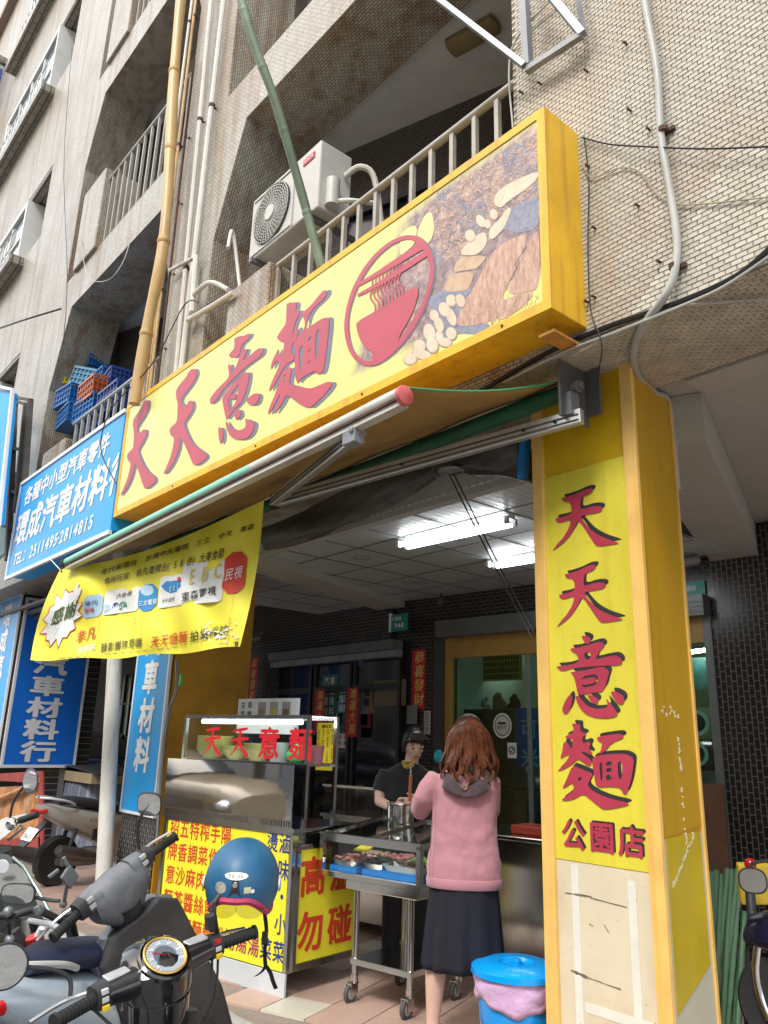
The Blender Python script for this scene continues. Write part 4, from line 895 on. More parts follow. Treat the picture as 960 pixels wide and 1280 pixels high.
# old steel sign frame at the top
SF = thing('steel_sign_frame', 'empty galvanised steel frame projecting from the wall at the top of the picture', 'frame', (-2.5, 2.8, 5.1))
def bar(a, b, w_, mat, parent, name='frame_bar', w2=None):
    a, b = Vector(a), Vector(b); d = (b - a).normalized(); u = d.cross(Vector((0, 0, 1))); u = u.normalized() if u.length > .05 else Vector((1, 0, 0)); v = d.cross(u)
    q = MB(); q.obox((a + b) / 2, (b - a) / 2, u * w_, v * (w2 or w_)); return q.build(name, mat, parent)
A_ = P(658, 88, Y=2.86); B_ = P(728, 43, Y=2.86)
bar(A_, B_, .018, m_steel, SF); bar(P(541, -6, Y=2.6), A_ + Vector((0, -.02, .02)), .016, m_steel, SF)
bar(P(654, -25, Y=2.84), A_ + Vector((.012, 0, .02)), .022, m_steel, SF); bar(P(672, -25, Y=2.78), B_, .02, m_steel, SF); bar(P(719, -20, Y=2.9), B_ + Vector((0, .02, .02)), .010, m_steel, SF)
# thick conduit down the near wall, along the underside and down behind the pier
zc = ZS - .03
pts = [P(800, -40, Y=2.91), P(806, 5, Y=2.91), P(821, 90, Y=2.91), P(826, 170, Y=2.91), P(836, 230, Y=2.91), P(846, 300, Y=2.91), P(842, 345, Y=2.905), P(828, 375, Y=2.905), P(805, 405, Z=zc), P(794, 430, Z=zc), P(792, 452, Z=zc), P(800, 475, Z=zc), P(818, 492, Z=zc), P(836, 507, Z=zc), P(836, 507, Z=zc) + Vector((0, .02, -.5))]
cc = catmull(pts, 6); q = MB(); q.tube(cc, .0185, 12); o = q.build('wall_conduit', m_gpipe, None, smooth=True); tag(o, 'thick grey conduit curving down the tiled wall right of the yellow sign', 'conduit')
for px, py in ((829, 162), (843, 333)):
    c = P(px, py, Y=2.91); q = MB(); q.tube([c - Vector((0, 0, .012)), c + Vector((0, 0, .012))], .024, 10); q.box((c.x - .03, 2.925, c.z - .01), (c.x + .045, 2.944, c.z + .01)); q.build('clip', m_rusty, o)
def cable(pts, r, label, mat=None, name='cable'):
    q = MB(); q.tube(catmull(pts, 6), r, 6); o = q.build(name, mat or m_cable, None, smooth=True); return tag(o, label, 'cable')
cable([P(965, 308, Y=2.93), P(920, 345, Y=2.93), P(850, 377, Y=2.93), P(760, 408, Y=2.93), P(690, 438, Y=2.93), P(600, 490, Y=2.95), P(520, 545, Y=2.97)], .013, 'thick black cable bundle along the bottom edge of the near tiled wall')
cable([P(965, 318, Y=2.92), P(905, 358, Y=2.92), P(850, 383, Y=2.92), P(770, 415, Y=2.92), P(705, 440, Y=2.9), P(630, 478, Y=2.95)], .007, 'grey cable just below the thick black cable bundle', m_gpipe)
cable([P(965, 373, Z=3.33), P(900, 378, Z=3.33), P(845, 384, Z=3.33), P(780, 412, Y=2.93), P(715, 445, Y=2.93)], .006, 'pale wire crossing the tiled underside towards the right edge', m_gpipe)
cable([P(728, 172, Y=2.92), P(760, 180, Y=2.92), P(800, 183, Y=2.9), P(880, 186, Y=2.9), P(965, 183, Y=2.9)], .0042, 'thin black wire crossing the near tiled wall level with the sign top')
cable([P(728, 205, Y=2.93), P(740, 222, Y=2.93), P(775, 210, Y=2.93), P(800, 215, Y=2.93), P(822, 243, Y=2.93), P(855, 256, Y=2.93), P(965, 246, Y=2.93)], .0035, 'thin tan wire sagging across the near tiled wall', M('tan_wire', (.35, .30, .20), .6))
cable([P(730, 170, Y=2.93), P(736, 225, Y=2.93), P(735, 300, Y=2.92), P(738, 385, Y=2.92), P(752, 428, Y=2.9), P(749, 460, Y=3.0), P(746, 487, Y=3.1)], .0035, 'thin dark wire hanging down right of the yellow sign box')
cable([P(77, 445, Y=2.9), P(84, 350, Y=2.9), P(80, 200, Y=2.9), P(90, 60, Y=2.9)], .006, 'thin dark wire running up the stained column left of the crates')
cable([P(101, 300, Y=2.9), P(110, 345, Y=2.8), P(135, 350, Y=2.7), P(155, 325, Y=2.8), P(165, 290, Y=2.9)], .005, 'loop of pale wire hanging below the upper left balcony', m_gpipe)
cable([P(248, 378, Y=2.8), P(230, 382, Y=2.75), P(190, 455, Y=2.6), P(140, 510, Y=2.55), P(126, 560, Y=2.55), P(146, 606, Y=2.56)], .006, 'black wire drooping over the join between the blue and yellow signs')
cable([P(700, -10, Y=2.9), P(640, 60, Y=2.92), P(641, 160, Y=2.92)], .006, 'pale wires at the corner of the main balcony opening', m_gpipe)
cable([P(-5, 412, Y=2.3), P(30, 400, Y=2.4), P(76, 386, Y=2.6)], .013, 'dark diagonal stay rod at the left edge above the signs')
# screws and rust stubs in the wall
for i, (px, py) in enumerate([(677, 106), (735, 90), (784, 56), (789, 139), (813, 163), (737, 209), (799, 258), (826, 328), (745, 372), (745, 286), (654, 117), (736, 378)]):
    c = P(px, py, Y=2.945); q = MB(); q.tube([c, c + Vector((0, -.03, -.004))], [.006, .005], 6); q.tube([c + Vector((0, -.028, -.004)), c + Vector((0, -.034, -.004))], .008, 6); q.build('wall_bolt', m_rusty, BL)

# left edge: sign side with steel frame
LS = thing('side_sign', 'bright blue sign seen edge-on at the left edge, carried by a rusty steel frame', 'sign', (-12, 2.5, 4.2))
a = P(-30, 478, Y=2.2); b_ = P(15, 490, Y=2.3)
q = MB(); pts = [P(-40, 480, Y=2.2), P(14, 490, Y=2.4), P(-3, 655, Y=2.4), P(-60, 660, Y=2.2)]
q.prism(pts, (0, .08, 0)); q.build('panel', m_blue, LS)
q = MB(); q.tube([P(-40, 476, Y=2.19), P(16, 487, Y=2.39), P(-2, 658, Y=2.39)], .03, 4); q.build('frame', m_wht, LS)
m_dst = M('dark_rusty_steel', (.10, .085, .07), .6, .3, var=.3)
for s_, e_ in (((19, 495), (10, 700)), ((38, 500), (24, 700)), ((20, 497), (39, 500)), ((19, 501), (33, 506)), ((10, 560), (28, 562)), ((33, 505), (20, 640)), ((2, 612), (24, 616)), ((-5, 655), (15, 660))):
    bar(P(*s_, Y=2.7), P(*e_, Y=2.7), .035 if abs(s_[0] - e_[0]) < 25 and abs(s_[1] - e_[1]) > 100 else .02, m_dst, LS)
q = MB(); q.prism([P(8, 600, Y=2.75), P(17, 590, Y=2.75), P(6, 690, Y=2.75), P(-6, 700, Y=2.75)], (0, .05, 0)); q.build('mint_panel', M('mint_panel', (.36, .66, .60), .5), LS)

# crates on the balcony above the blue sign
def crate(loc, sx, sy, sz, mat, label, rz=0, n=6, tilt=0):
    r_ = thing('plastic_crate', label, 'crate', loc, 'plastic crates piled on the balcony')
    T = Matrix.Translation(loc) @ Matrix.Rotation(rz, 4, 'Z') @ Matrix.Rotation(tilt, 4, 'Y')
    q = MB(T); t = .012
    for z in (.0, sz - .03): 
        for y in (-sy, sy): q.box((-sx, y - t, z), (sx, y + t, z + .03))
        for x in (-sx, sx): q.box((x - t * .9, -sy + t, z + .001), (x + t * .9, sy - t, z + .029))
    q.box((-sx, -sy, .001), (sx, sy, .008)); q.build('rim', mat, r_)
    q = MB(T)
    for i in range(n + 1):
        x = -sx + 2 * sx * i / n
        for y in (-sy, sy): q.box((x - .008, y - .006, .03), (x + .008, y + .006, sz - .03))
    for i in range(1, n):
        y = -sy + 2 * sy * i / n
        for x in (-sx, sx): q.box((x - .006, y - .007, .03), (x + .006, y + .007, sz - .03))
    for z in (sz * .33, sz * .62):
        for y in (-sy, sy): q.box((-sx, y - .0055, z), (sx, y + .0055, z + .014))
        for x in (-sx, sx): q.box((x - .0055, -sy, z), (x + .0055, sy, z + .014))
    q.build('lattice', mat, r_)
    q = MB(T); q.box((-sx + .012, -sy + .012, .01), (sx - .012, sy - .012, sz * .86)); q.build('inner_liner', mat, r_)
mb1 = M('crate_blue', (.008, .12, .36), .4, var=.15); mb2 = M('crate_light_blue', (.10, .26, .40), .4, var=.15); mo = M('crate_orange', (.42, .10, .025), .4, var=.15); myl = M('crate_yellow', (.62, .50, .03), .4); mnv = M('crate_navy', (.015, .05, .22), .4)
for px, py, Yc, sx_, sy_, sz_, mt, lb, rz_, tl in ((121, 506, 3.2, .27, .17, .30, mo, 'orange crate among the blue ones on the balcony', 0, 0), (113, 487, 3.35, .28, .17, .26, mb2, 'pale blue tilted crate on top of the pile', .3, .35),
        (91, 511, 3.2, .24, .17, .28, mb1, 'blue crate below the yellow one at the left of the pile', .1, 0), (88, 486, 3.25, .12, .15, .24, myl, 'small yellow crate at the left of the pile', .1, 0), (132, 491, 3.42, .26, .17, .26, mb1, 'blue crate in the middle of the pile behind the orange one', 0, 0),
        (107, 470, 3.48, .42, .16, .46, mb1, 'large blue crate at the top back of the pile', .1, 0), (147, 490, 3.4, .24, .17, .24, mnv, 'dark blue crate on the right of the pile', -.1, 0), (118, 527, 3.2, .30, .17, .28, mb1, 'blue crate right under the orange one', .05, 0),
        (92, 536, 3.2, .26, .17, .28, mb1, 'blue crate low in the pile at the left', -.05, 0), (148, 520, 3.2, .30, .17, .34, mnv, 'navy crate behind the railing bars at the right', 0, 0), (126, 552, 3.2, .34, .17, .30, mnv, 'navy crate behind the railing at the bottom of the pile', 0, 0)):
    crate(P(px, py, Y=Yc), sx_, sy_, sz_, mt, lb, rz_, tilt=tl)
q = MB(); q.box((-10.9, 3.1, 4.1), (-7.6, 3.6, 4.36)); o = q.build('storage_shelf', M('shelf_dark', (.05, .05, .06), .7), None); tag(o, 'low dark shelf under the pile of crates on the balcony', 'shelf')

# ================================================================== AWNING
AW = thing('awning', 'retractable shop awning with ochre underside, mint green front bar and folding arms', 'awning', (-4.6, 2.7, 2.9))
be0 = P(503, 494, Y=2.25); be1 = P(84, 704, Y=2.25)
barv = (be1 - be0)
m_mint = M('mint_paint', (.22, .56, .42), .4, var=.10, scale=3, streak=.3, dirtcol=(.3, .3, .25)); m_bar = M('worn_white_bar', (.58, .56, .50), .4, .2, var=.12, scale=4, dirt=.4, dirtcol=(.35, .2, .1))
q = MB(); q.tube([be0 + Vector((0, 0, .008)), be0 + barv * .32 + Vector((0, 0, .008))], .036, 14); q.build('front_bar_worn_end', m_bar, AW, smooth=True)
q = MB(); q.tube([be0 + barv * .30 + Vector((0, 0, .008)), be1 + Vector((0, 0, .008))], .0365, 14); q.build('front_bar', m_mint, AW, smooth=True)
q = MB(); q.obox((be0 + be1) / 2 + Vector((0, .012, -.042)), barv / 2, (0, .028, 0), (0, 0, .014)); q.build('front_rail', m_bar, AW)
q = MB(); q.obox((be0 + be1) / 2 + Vector((0, -.022, -.022)), barv / 2 * .995, (0, .006, 0), (0, 0, .006)); q.build('rusty_seam', m_rusty, AW)
q = MB(); q.lathe([(.001, .0), (.044, .0), (.05, .012), (.048, .03), (.03, .038), (.001, .04)], be0 + Vector((-.005, 0, -.006)), (1, 0, 0), 20); q.build('end_cap', M('faded_red_plastic', (.58, .12, .12), .5, var=.2, scale=14), AW, smooth=True)
q = MB(); q.cyl(be1, be1 - Vector((.03, 0, 0)), .05, seg=14); q.build('end_cap', m_cable, AW, smooth=True)
rt0 = P(712, 488, Y=3.08); rt1 = Vector((-7.1, 3.08, rt0.z - .03))
q = MB(); q.tube([rt0, rt1], .045, 14); q.build('roller_tube', M('green_canvas_roll', (.012, .10, .045), .6, var=.3), AW, smooth=True)
# cloth: lighter green edge, ochre below, slight sag
m_cloth = M('ochre_awning_cloth', (.36, .22, .065), .8, var=.13, scale=2.5, dirt=.6, dirtcol=(.20, .12, .04), dscale=1.5, dlo=.48)
q = MB(); n1_, n2_ = 40, 8; gr = []
for i in range(n1_ + 1):
    t = i / n1_; a = (rt0 + Vector((-.02, -.02, .048))).lerp(rt1 + Vector((.1, -.02, .048)), t); b_ = (be0 + Vector((-.02, 0, .045))).lerp(be1 + Vector((.05, 0, .045)), t)
    gr.append([a.lerp(b_, j / n2_) - Vector((0, 0, .03 * math.sin(math.pi * j / n2_) + .008 * math.sin(i * .9 + j * .4))) for j in range(n2_ + 1)])
q.ring(gr, False, False); q.build('cloth', m_cloth, AW, smooth=True, solid=.004)
q = MB(); q.tube([p + Vector((0, 0, .004)) for p in gr[0]], .006, 6); q.build('cloth_edge', M('green_trim', (.05, .28, .11), .6), AW)
# arms
sh = P(728, 520, Y=3.06); el = P(343, 627, Y=2.70); fe = P(442, 546, Y=2.27)
def armbox(a, b, w_, h_, name):
    d = (b - a).normalized(); side_ = d.cross(Vector((0, 0, 1))).normalized(); up_ = side_.cross(d)
    q = MB(); q.obox((a + b) / 2, (b - a) / 2, side_ * w_, up_ * h_)
    r_ = q.build(name, m_alu, AW, bevel=.006)
    q = MB(); q.obox((a + b) / 2 + side_ * (w_ + .002) * (1 if side_.y < 0 else -1) + up_ * h_ * .15, (b - a) / 2 * .99, side_ * .002, up_ * .004); q.obox((a + b) / 2 + side_ * (w_ + .003) * (1 if side_.y < 0 else -1) - up_ * h_ * .55, (b - a) / 2 * .99, side_ * .002, up_ * .003); q.build('groove_shade_strip', M('groove_shade', (.06, .06, .06), .6), r_)  # dark raised strips paint the shade of grooves along the arm
    return r_
armbox(sh, el, .022, .040, 'arm'); armbox(el + Vector((0, -.01, 0)), fe, .022, .036, 'forearm')
q = MB(); q.cyl(el + Vector((0, 0, -.045)), el + Vector((0, 0, .045)), .032, seg=16); q.build('elbow', m_cable, AW, smooth=True)
q = MB(); q.obox(fe + Vector((0, -.0, 0)), (.05, 0, 0), (0, .035, 0), (0, 0, .045)); q.cyl(fe + Vector((.03, -.05, .02)), fe + Vector((.03, .05, .02)), .018, seg=10); q.build('arm_fork', m_steel, AW, bevel=.008)
q = MB(); q.box((rt0.x + .0, 2.98, rt0.z - .17), (rt0.x + .015, 3.22, rt0.z + .14)); q.box((rt0.x + .015, 3.20, rt0.z - .12), (rt0.x + .10, 3.215, rt0.z + .14)); q.build('end_bracket', M('bracket_steel', (.16, .16, .16), .45, .6, var=.3), AW, bevel=.004)
q = MB(); q.cyl((rt0.x + .016, 3.09, rt0.z + .01), (rt0.x + .05, 3.09, rt0.z + .01), .032, seg=14); q.cyl((rt0.x + .05, 3.09, rt0.z + .01), (rt0.x + .07, 3.09, rt0.z + .01), .018, seg=14); q.obox((rt0.x + .03, 3.05, rt0.z - .1), (.022, 0, 0), (0, .035, 0), (0, 0, .06)); q.build('gear', m_steel, AW, smooth=True)
for i, t in enumerate((.06, .14, .5)):
    c = sh.lerp(el, t); q = MB(); q.cyl(c + Vector((0, -.03, 0)), c + Vector((0, -.022, 0)), .010, seg=8); q.build('bolt', m_cable, AW)

# rolled grey tarpaulin slung under the beam, with its blue edge
m_tarp = M('grey_tarpaulin', (.055, .053, .048), .55, var=.3, scale=3, bump=.5, bscale=9, dirt=.4, dirtcol=(.2, .19, .17))
TP = thing('rolled_tarpaulin', 'dusty grey tarpaulin rolled up and slung under the awning arm, blue tape on its end', 'tarpaulin', (-3.8, 3.4, 2.8))
def tarp(pts, rs, name, mat):
    c = catmull(pts, 8); n_ = len(c); rings = []
    for i, p in enumerate(c):
        k = i / (n_ - 1) * (len(rs) - 1); j = min(int(k), len(rs) - 2); r = rs[j] + (rs[j + 1] - rs[j]) * (k - j)
        d = (c[min(i + 1, n_ - 1)] - c[max(i - 1, 0)]).normalized(); s_ = Vector((d.y, -d.x, 0)).normalized(); u_ = s_.cross(d)
        rings.append([p + (s_ * math.cos(a) * .6 + u_ * math.sin(a)) * r * (1 + .16 * math.sin(3 * a + i * .35) + .08 * math.sin(7 * a - i * .8)) for a in [2 * math.pi * m_ / 22 for m_ in range(22)]])
    q = MB(); q.ring(rings); return q.build(name, mat, TP, smooth=True, sub=1)
tarp([P(330, 672, Y=3.35), P(390, 655, Y=3.35), P(455, 625, Y=3.35), P(520, 597, Y=3.35), P(560, 578, Y=3.38)], [.10, .13, .13, .09, .045], 'roll', m_tarp)
tarp([P(545, 585, Y=3.37), P(585, 575, Y=3.36), P(625, 568, Y=3.36), P(655, 560, Y=3.36)], [.05, .075, .10, .09], 'roll_end', m_tarp)
q = MB(); a = P(657, 545, Y=3.32); b_ = P(653, 597, Y=3.32); q.obox((a + b_) / 2, (.022, 0, .004), (0, .03, 0), (b_ - a) / 2); q.build('blue_tape', M('blue_tape', (.01, .20, .55), .5, var=.2), TP, bevel=.008)
q = MB(); q.prism([P(565, 585, Y=3.36), P(660, 560, Y=3.36), P(660, 602, Y=3.37), P(625, 594, Y=3.37), P(585, 593, Y=3.37)], (0, .05, 0)); q.build('flap', m_tarp, TP)
for k, (a, b_) in enumerate((((561, 592), (664, 796)), ((567, 592), (667, 790)))):
    o = cable([P(*a, Y=3.36), P((a[0] + b_[0]) / 2, (a[1] + b_[1]) / 2 + 2, Y=3.40), P(*b_, Y=3.43)], .0045, ['dark cord from the tarpaulin hook to the near pier, the left of the pair', 'dark cord from the tarpaulin hook to the near pier, the right of the pair'][k], None, 'hanging_cord'); o['group'] = 'cords hanging from the tarpaulin hook'
q = MB(); q.tube(catmull([P(542, 578, Y=3.30), P(541, 590, Y=3.28), P(548, 597, Y=3.28), P(556, 592, Y=3.30)], 5), .005, 6); q.build('hook', m_steel, TP)

# ================================================================== BANNER
m_ban = M('banner_yellow', (.82, .74, .06), .62, var=.06, scale=3, dirt=.2, dirtcol=(.6, .45, .05))
BN_ = thing('banner', 'wrinkled yellow cloth banner with television station logos hung under the awning on strings', 'banner', (-5.2, 2.45, 2.2))
def bdep(px, py):
    t = (px - 60) / 260
    w_ = .022 * math.sin(px * .045 + (py - 700) * .03) + .014 * math.sin(px * .11 - (py - 700) * .05 + 1) + .016 * math.sin((py - 700) * .07 + px * .02) * (1 - t)
    return 2.28 + t * .40 + w_
def B(px, py, lift=0): return P(px, py, Y=bdep(px, py) - lift)
def bedge(u, v):
    top = Vector((75 + 255 * u, 712 - 87 * u + 15 * math.sin(math.pi * u) * (1 - .3 * u))); bot = Vector((38 + 262 * u, 825 - 17 * u + 4 * math.sin(math.pi * u) + 1.5 * math.sin(u * 19)))
    p = top.lerp(bot, v); p.x += (-6 * (1 - u) + 5 * u) * math.sin(math.pi * v); return p
q = MB(); rows = [[B(*bedge(i / 70, j / 30)) for i in range(71)] for j in range(31)]; q.ring(rows, False, False); q.build('cloth', m_ban, BN_, smooth=True)
bz = lambda u, v: (60 + u / 3.556, 640 + v / 3.556)
m_bk = M('print_black', (.03, .03, .025), .6); m_bred = M('print_red', (.62, .05, .03), .6); m_bgreen = M('print_olive', (.10, .14, .05), .6); m_bw = M('print_white', (.74, .75, .74), .6); m_bb = M('print_blue', (.02, .22, .50), .6)
m_bpale = M('print_pale_blue', (.38, .56, .70), .6, var=.2, scale=5); m_bgold = M('print_gold', (.62, .50, .08), .6); m_bgr = M('print_green', (.05, .28, .14), .6); m_bnavy = M('print_navy', (.03, .06, .28), .6)
def bpoly(pts, mat, lift, name='printed_shape', parent=BN_):
    q = MB(); c = sum((Vector(p) for p in pts), Vector((0, 0))) / len(pts)
    rr_ = [[B(*bz(*(c.lerp(Vector(p), k / 5))), lift) for p in pts] for k in range(6)]; rr_[0] = [B(*bz(c.x + (p[0] - c.x) * .01, c.y + (p[1] - c.y) * .01), lift) for p in pts]
    q.ring(rr_, False); return q.build(name, mat, parent)
def btext(s, u0, v0, u1, v1, h, mat, bold=.02, shear=.15, parent=BN_, sq=1.0, grow=0, name='lettering'):
    n_ = len(s); q = MB(); d = Vector((u1 - u0, v1 - v0)); dd = d.normalized()
    for i, ch in enumerate(s):
        if ch == ' ': continue
        t = i / n_; hh = h * (1 + grow * t); o_ = Vector((u0, v0)) + d * t; st_ = d.length / n_
        put_char(q, ch, None, None, None, 1, bold, fn=lambda x, y, o_=o_, hh=hh, st_=st_: B(*bz(o_.x + dd.x * (x * st_ * .95 + shear * y * hh), o_.y + dd.y * x * st_ * .95 - y * hh), .008))
    q.build(name, mat, parent)
def rrect(u0, v0, u1, v1, sk=0, dv=0, n=6, cut=.18):
    w_, h_ = u1 - u0, v1 - v0; c = cut * min(w_, h_)
    pts = [(u0 + c, v0), (u0 + w_ / 2, v0), (u1 - c, v0), (u1, v0 + c), (u1, v0 + h_ / 2), (u1, v1 - c), (u1 - c, v1), (u0 + w_ / 2, v1), (u0 + c, v1), (u0, v1 - c), (u0, v0 + h_ / 2), (u0, v0 + c)]
    return [(x + sk * (v1 - y) / h_, y - dv * (x - u0) / w_) for x, y in pts]
btext('年代新聞台 台視中天陽明 三立 中天 東森', 232, 282, 915, 75, 29, m_bk, .01, .25)
btext('食尚玩家 非凡電視台(58台)大美食節', 246, 322, 780, 205, 31, m_bk, .008, .2, grow=.7)
a_ = bpoly(rrect(150, 375, 238, 475, 10, 14), m_bpale, .004); btext('年代', 160, 420, 222, 410, 24, m_bnavy, .008, .1, a_); btext('新聞', 162, 450, 205, 444, 22, m_bred, .008, 0, a_)
a_ = bpoly(rrect(240, 350, 398, 460, 16, 22, cut=.08), m_bw, .0042); btext('六台視', 300, 388, 370, 370, 26, m_bk, .01, .3, a_)
for cx_, cy_, mt in ((262, 432, m_bpale), (303, 425, m_bnavy), (334, 420, m_bgr)):
    c_ = bpoly([(cx_ + 18 * math.cos(t), cy_ + 23 * math.sin(t)) for t in [i * math.pi / 8 for i in range(16)]], mt, .006, parent=a_); 
btext('mVd', 246, 445, 350, 425, 30, m_bw, .008, .3, a_)
a_ = bpoly(rrect(396, 325, 480, 445, 10, 10, cut=.3), m_bb, .0045); bpoly([(440 + 30 * math.cos(t), 348 + 24 * math.sin(t)) for t in [i * math.pi / 8 for i in range(16)]], m_bpale, .0058, parent=a_); btext('SET', 417, 362, 470, 352, 32, m_bw, .008, .2, a_); btext('三立電視', 400, 420, 484, 408, 26, m_bw, .008, .1, a_)
a_ = bpoly(rrect(487, 290, 588, 430, 14, 16, cut=.08), m_bw, .0045); bpoly([(503, 330), (525, 308), (560, 305), (588, 300), (590, 330), (570, 355), (545, 362), (520, 350)], m_bb, .0060, parent=a_); btext('cti', 538, 358, 590, 348, 46, m_bw, .008, .1, a_); bpoly([(582 + 9 * math.cos(t), 297 + 10 * math.sin(t)) for t in [i * math.pi / 5 for i in range(10)]], m_bred, .009, parent=a_); btext('中天電視', 505, 408, 560, 396, 22, m_bk, .0, .2, a_)
a_ = bpoly(rrect(578, 230, 770, 415, 26, 18, cut=.05), m_bw, .0047); btext('EBC', 622, 330, 785, 295, 92, m_bgold, .008, .15, a_); btext('東森電視', 592, 400, 748, 368, 44, m_bk, .008, .0, a_)
a_ = bpoly(rrect(768, 180, 868, 365, 22, 6, cut=.3), m_bred, .0049); btext('民視', 782, 310, 862, 290, 60, m_bw, .008, .2, a_)
# starburst
cx_, cy_ = 62, 470; pts = []
for i in range(28):
    t = i * 2 * math.pi / 28 - .3; r_ = (1.0 if i % 2 else .78) * (1 + .10 * math.sin(i * 2.1)); rx, ry = 78, 128
    pts.append((cx_ + rx * r_ * math.cos(t) + (-(ry * r_ * math.sin(t)) * .32), cy_ + ry * r_ * math.sin(t)))
pts = [(max(p[0], -40 + max(0, (560 - p[1])) * .2), p[1]) for p in pts]
bpoly([(cx_ + (x - cx_) * 1.07, cy_ + (y - cy_) * 1.06) for x, y in pts], m_bred, .004, 'burst_outline'); a_ = bpoly(pts, m_bw, .006, 'burst'); btext('感謝', 8, 510, 122, 462, 78, m_bgreen, .02, .25, a_)
bpoly([(105, 375), (120, 330), (140, 312), (132, 340), (150, 335), (138, 372), (122, 385)], m_bw, .0062, 'flame', a_)
btext('非凡', 120, 590, 212, 562, 62, m_bred, .008, .15); btext('大探索', 128, 632, 214, 612, 32, m_bw, .008, .1); btext('錄影團隊蒞臨', 232, 625, 415, 598, 44, m_bk, .008, .12)
btext('天天憶麵', 452, 608, 616, 580, 58, m_bred, .008, .12); btext('拍攝採訪', 626, 580, 800, 545, 52, m_bk, .008, .12)
# scuffs, stitching, eyelets
q = MB(); rr = random.Random(3)
for i in range(60):
    u_, v_ = 700 + rr.gauss(60, 45), 540 + rr.gauss(0, 22)
    if not (640 < u_ < 845 and 480 < v_ < 590): continue
    s_ = rr.uniform(2, 7); q.add([B(*bz(u_ + a * s_, v_ + b * s_), .0095) for a, b in ((-1, -.3), (.2, -.8), (1, .2), (-.1, .7))], [(0, 1, 2, 3)])
q.build('scuffs', m_bw, BN_, kind='stuff')
q = MB()
for (u0, v0, u1, v1) in ((-15, 655, 855, 575), (840, 210, 800, 590), (55, 290, -15, 640)):
    for i in range(26):
        if rr.random() < .4: continue
        t = i / 26; t2 = t + .03; a, b = Vector((u0, v0)), Vector((u1, v1)); p, p2 = a.lerp(b, t), a.lerp(b, t2)
        q.add([B(*bz(p.x, p.y), .004), B(*bz(p2.x, p2.y), .004), B(*bz(p2.x, p2.y + 2.2), .004), B(*bz(p.x + 1.5, p.y + 2.2), .004)], [(0, 1, 2, 3)])
for x in (305, 385, 245, 230, 690, 805, 420): 
    for k in range(7):
        y = 470 + k * 18; q.add([B(*bz(x - k * 1.5, y), .0085), B(*bz(x + 1.6 - k * 1.5, y), .0085), B(*bz(x + 1.2 - k * 2, y + 12), .0085), B(*bz(x - k * 2, y + 12), .0085)], [(0, 1, 2, 3)])
q.build('stitching', M('stitch_grey', (.25, .22, .12), .8), BN_, kind='stuff')
for u_, v_ in ((838, 587), (60, 262)):
    q = MB(); c = B(*bz(u_, v_), .006); q.lathe([(.008, 0), (.016, 0), (.016, .004), (.008, .004)], c, (0, -1, 0), 14, False); q.build('eyelet', m_rusty, BN_)
for a, b_ in (((75, 712), (62, 698)), ((331, 625), (341, 620))):
    q = MB(); q.tube([B(*a), P(*b_, Y=2.27 if a[0] < 100 else 2.69)], .004, 5); q.build('string', m_wht, BN_)
# ================================================================== ARCADE CEILING, LAMPS, SHOPFRONTS
CE = thing('panel_ceiling', 'suspended ceiling of pale patterned metal panels over the noodle shop arcade', 'ceiling', (-4.5, 5, 3.1))
m, nt, b = base('metal_ceiling_panel'); L = nt.links.new
g_ = N(nt, 'ShaderNodeNewGeometry'); s_ = N(nt, 'ShaderNodeSeparateXYZ'); L(g_.outputs['Position'], s_.inputs[0])
def SIN(o, k): return MA2('SINE', MA2('MULTIPLY', o, k))
def MA2(op, a, v=None):
    n = N(nt, 'ShaderNodeMath', operation=op); 
    if hasattr(a, 'links'): L(a, n.inputs[0])
    if v is not None:
        if hasattr(v, 'links'): L(v, n.inputs[1])
        else: n.inputs[1].default_value = v
    return n.outputs[0]
st1 = SIN(s_.outputs[0], 2 * math.pi / .07); st2 = SIN(s_.outputs[1], 2 * math.pi / .028)
pat = MA2('ADD', MA2('MULTIPLY', st1, .32), MA2('MULTIPLY', st2, .16)); pat = MA2('ADD', pat, .5)
L(ramp(nt, pat, [(.2, (.40, .43, .43)), (.8, (.78, .81, .81))]), b.inputs['Base Color']); L(ramp(nt, pat, [(.2, (.55,) * 3), (.8, (.22,) * 3)]), b.inputs['Roughness']); b.inputs['Metallic'].default_value = .25
MATS['metal_ceiling_panel'] = m_pan = m
pme = plate_mesh('ceiling_panel', .2735, .2735, -.014, m_pan, .003)
bl0 = s1.x - .42; bsl = BD.x / BD.y
q = MB(); q.prism([(-8.4, 3.70, 3.115), (bl0 + (3.7 - s1.y) * bsl, 3.70, 3.115), (bl0 + (6.6 - s1.y) * bsl, 6.6, 3.115), (-8.4, 6.6, 3.115)], (0, 0, .015)); q.build('panel_backing', M('dark_gap', (.06, .06, .06), .9), CE)
for i in range(-8, 4):
    for j in range(0, 6):
        x = -4.19 + .56 * (i + .5); y = 3.63 + .56 * (j + .5)
        if x + .2 > bl0 + (y - s1.y) * bsl + .15: continue
        o = share('ceiling_panel', pme, None, CE, (x, y, 3.110))
q = MB(); q.box((-7.3, 3.64, 3.05), (-2.4, 3.72, 3.36)); q.build('edge_beam', m_conc, CE)
m_tb = M('joint_dark', (.10, .105, .105), .6)
for i in range(-8, 4):
    x = -4.19 + .56 * i; y1_ = 6.55 if x < -3.4 else (x - bl0) / bsl + s1.y
    if y1_ > 3.8: q = MB(); q.box((x - .006, 3.73, 3.0925), (x + .006, y1_, 3.0965)); q.build('ceiling_joint', m_tb, CE)
for j in range(1, 6):
    y = 3.63 + .56 * j; q = MB(); q.box((-8.4, y - .006, 3.091), (bl0 + (y - s1.y) * bsl, y + .006, 3.0925 - .0002)); q.build('ceiling_joint', m_tb, CE)
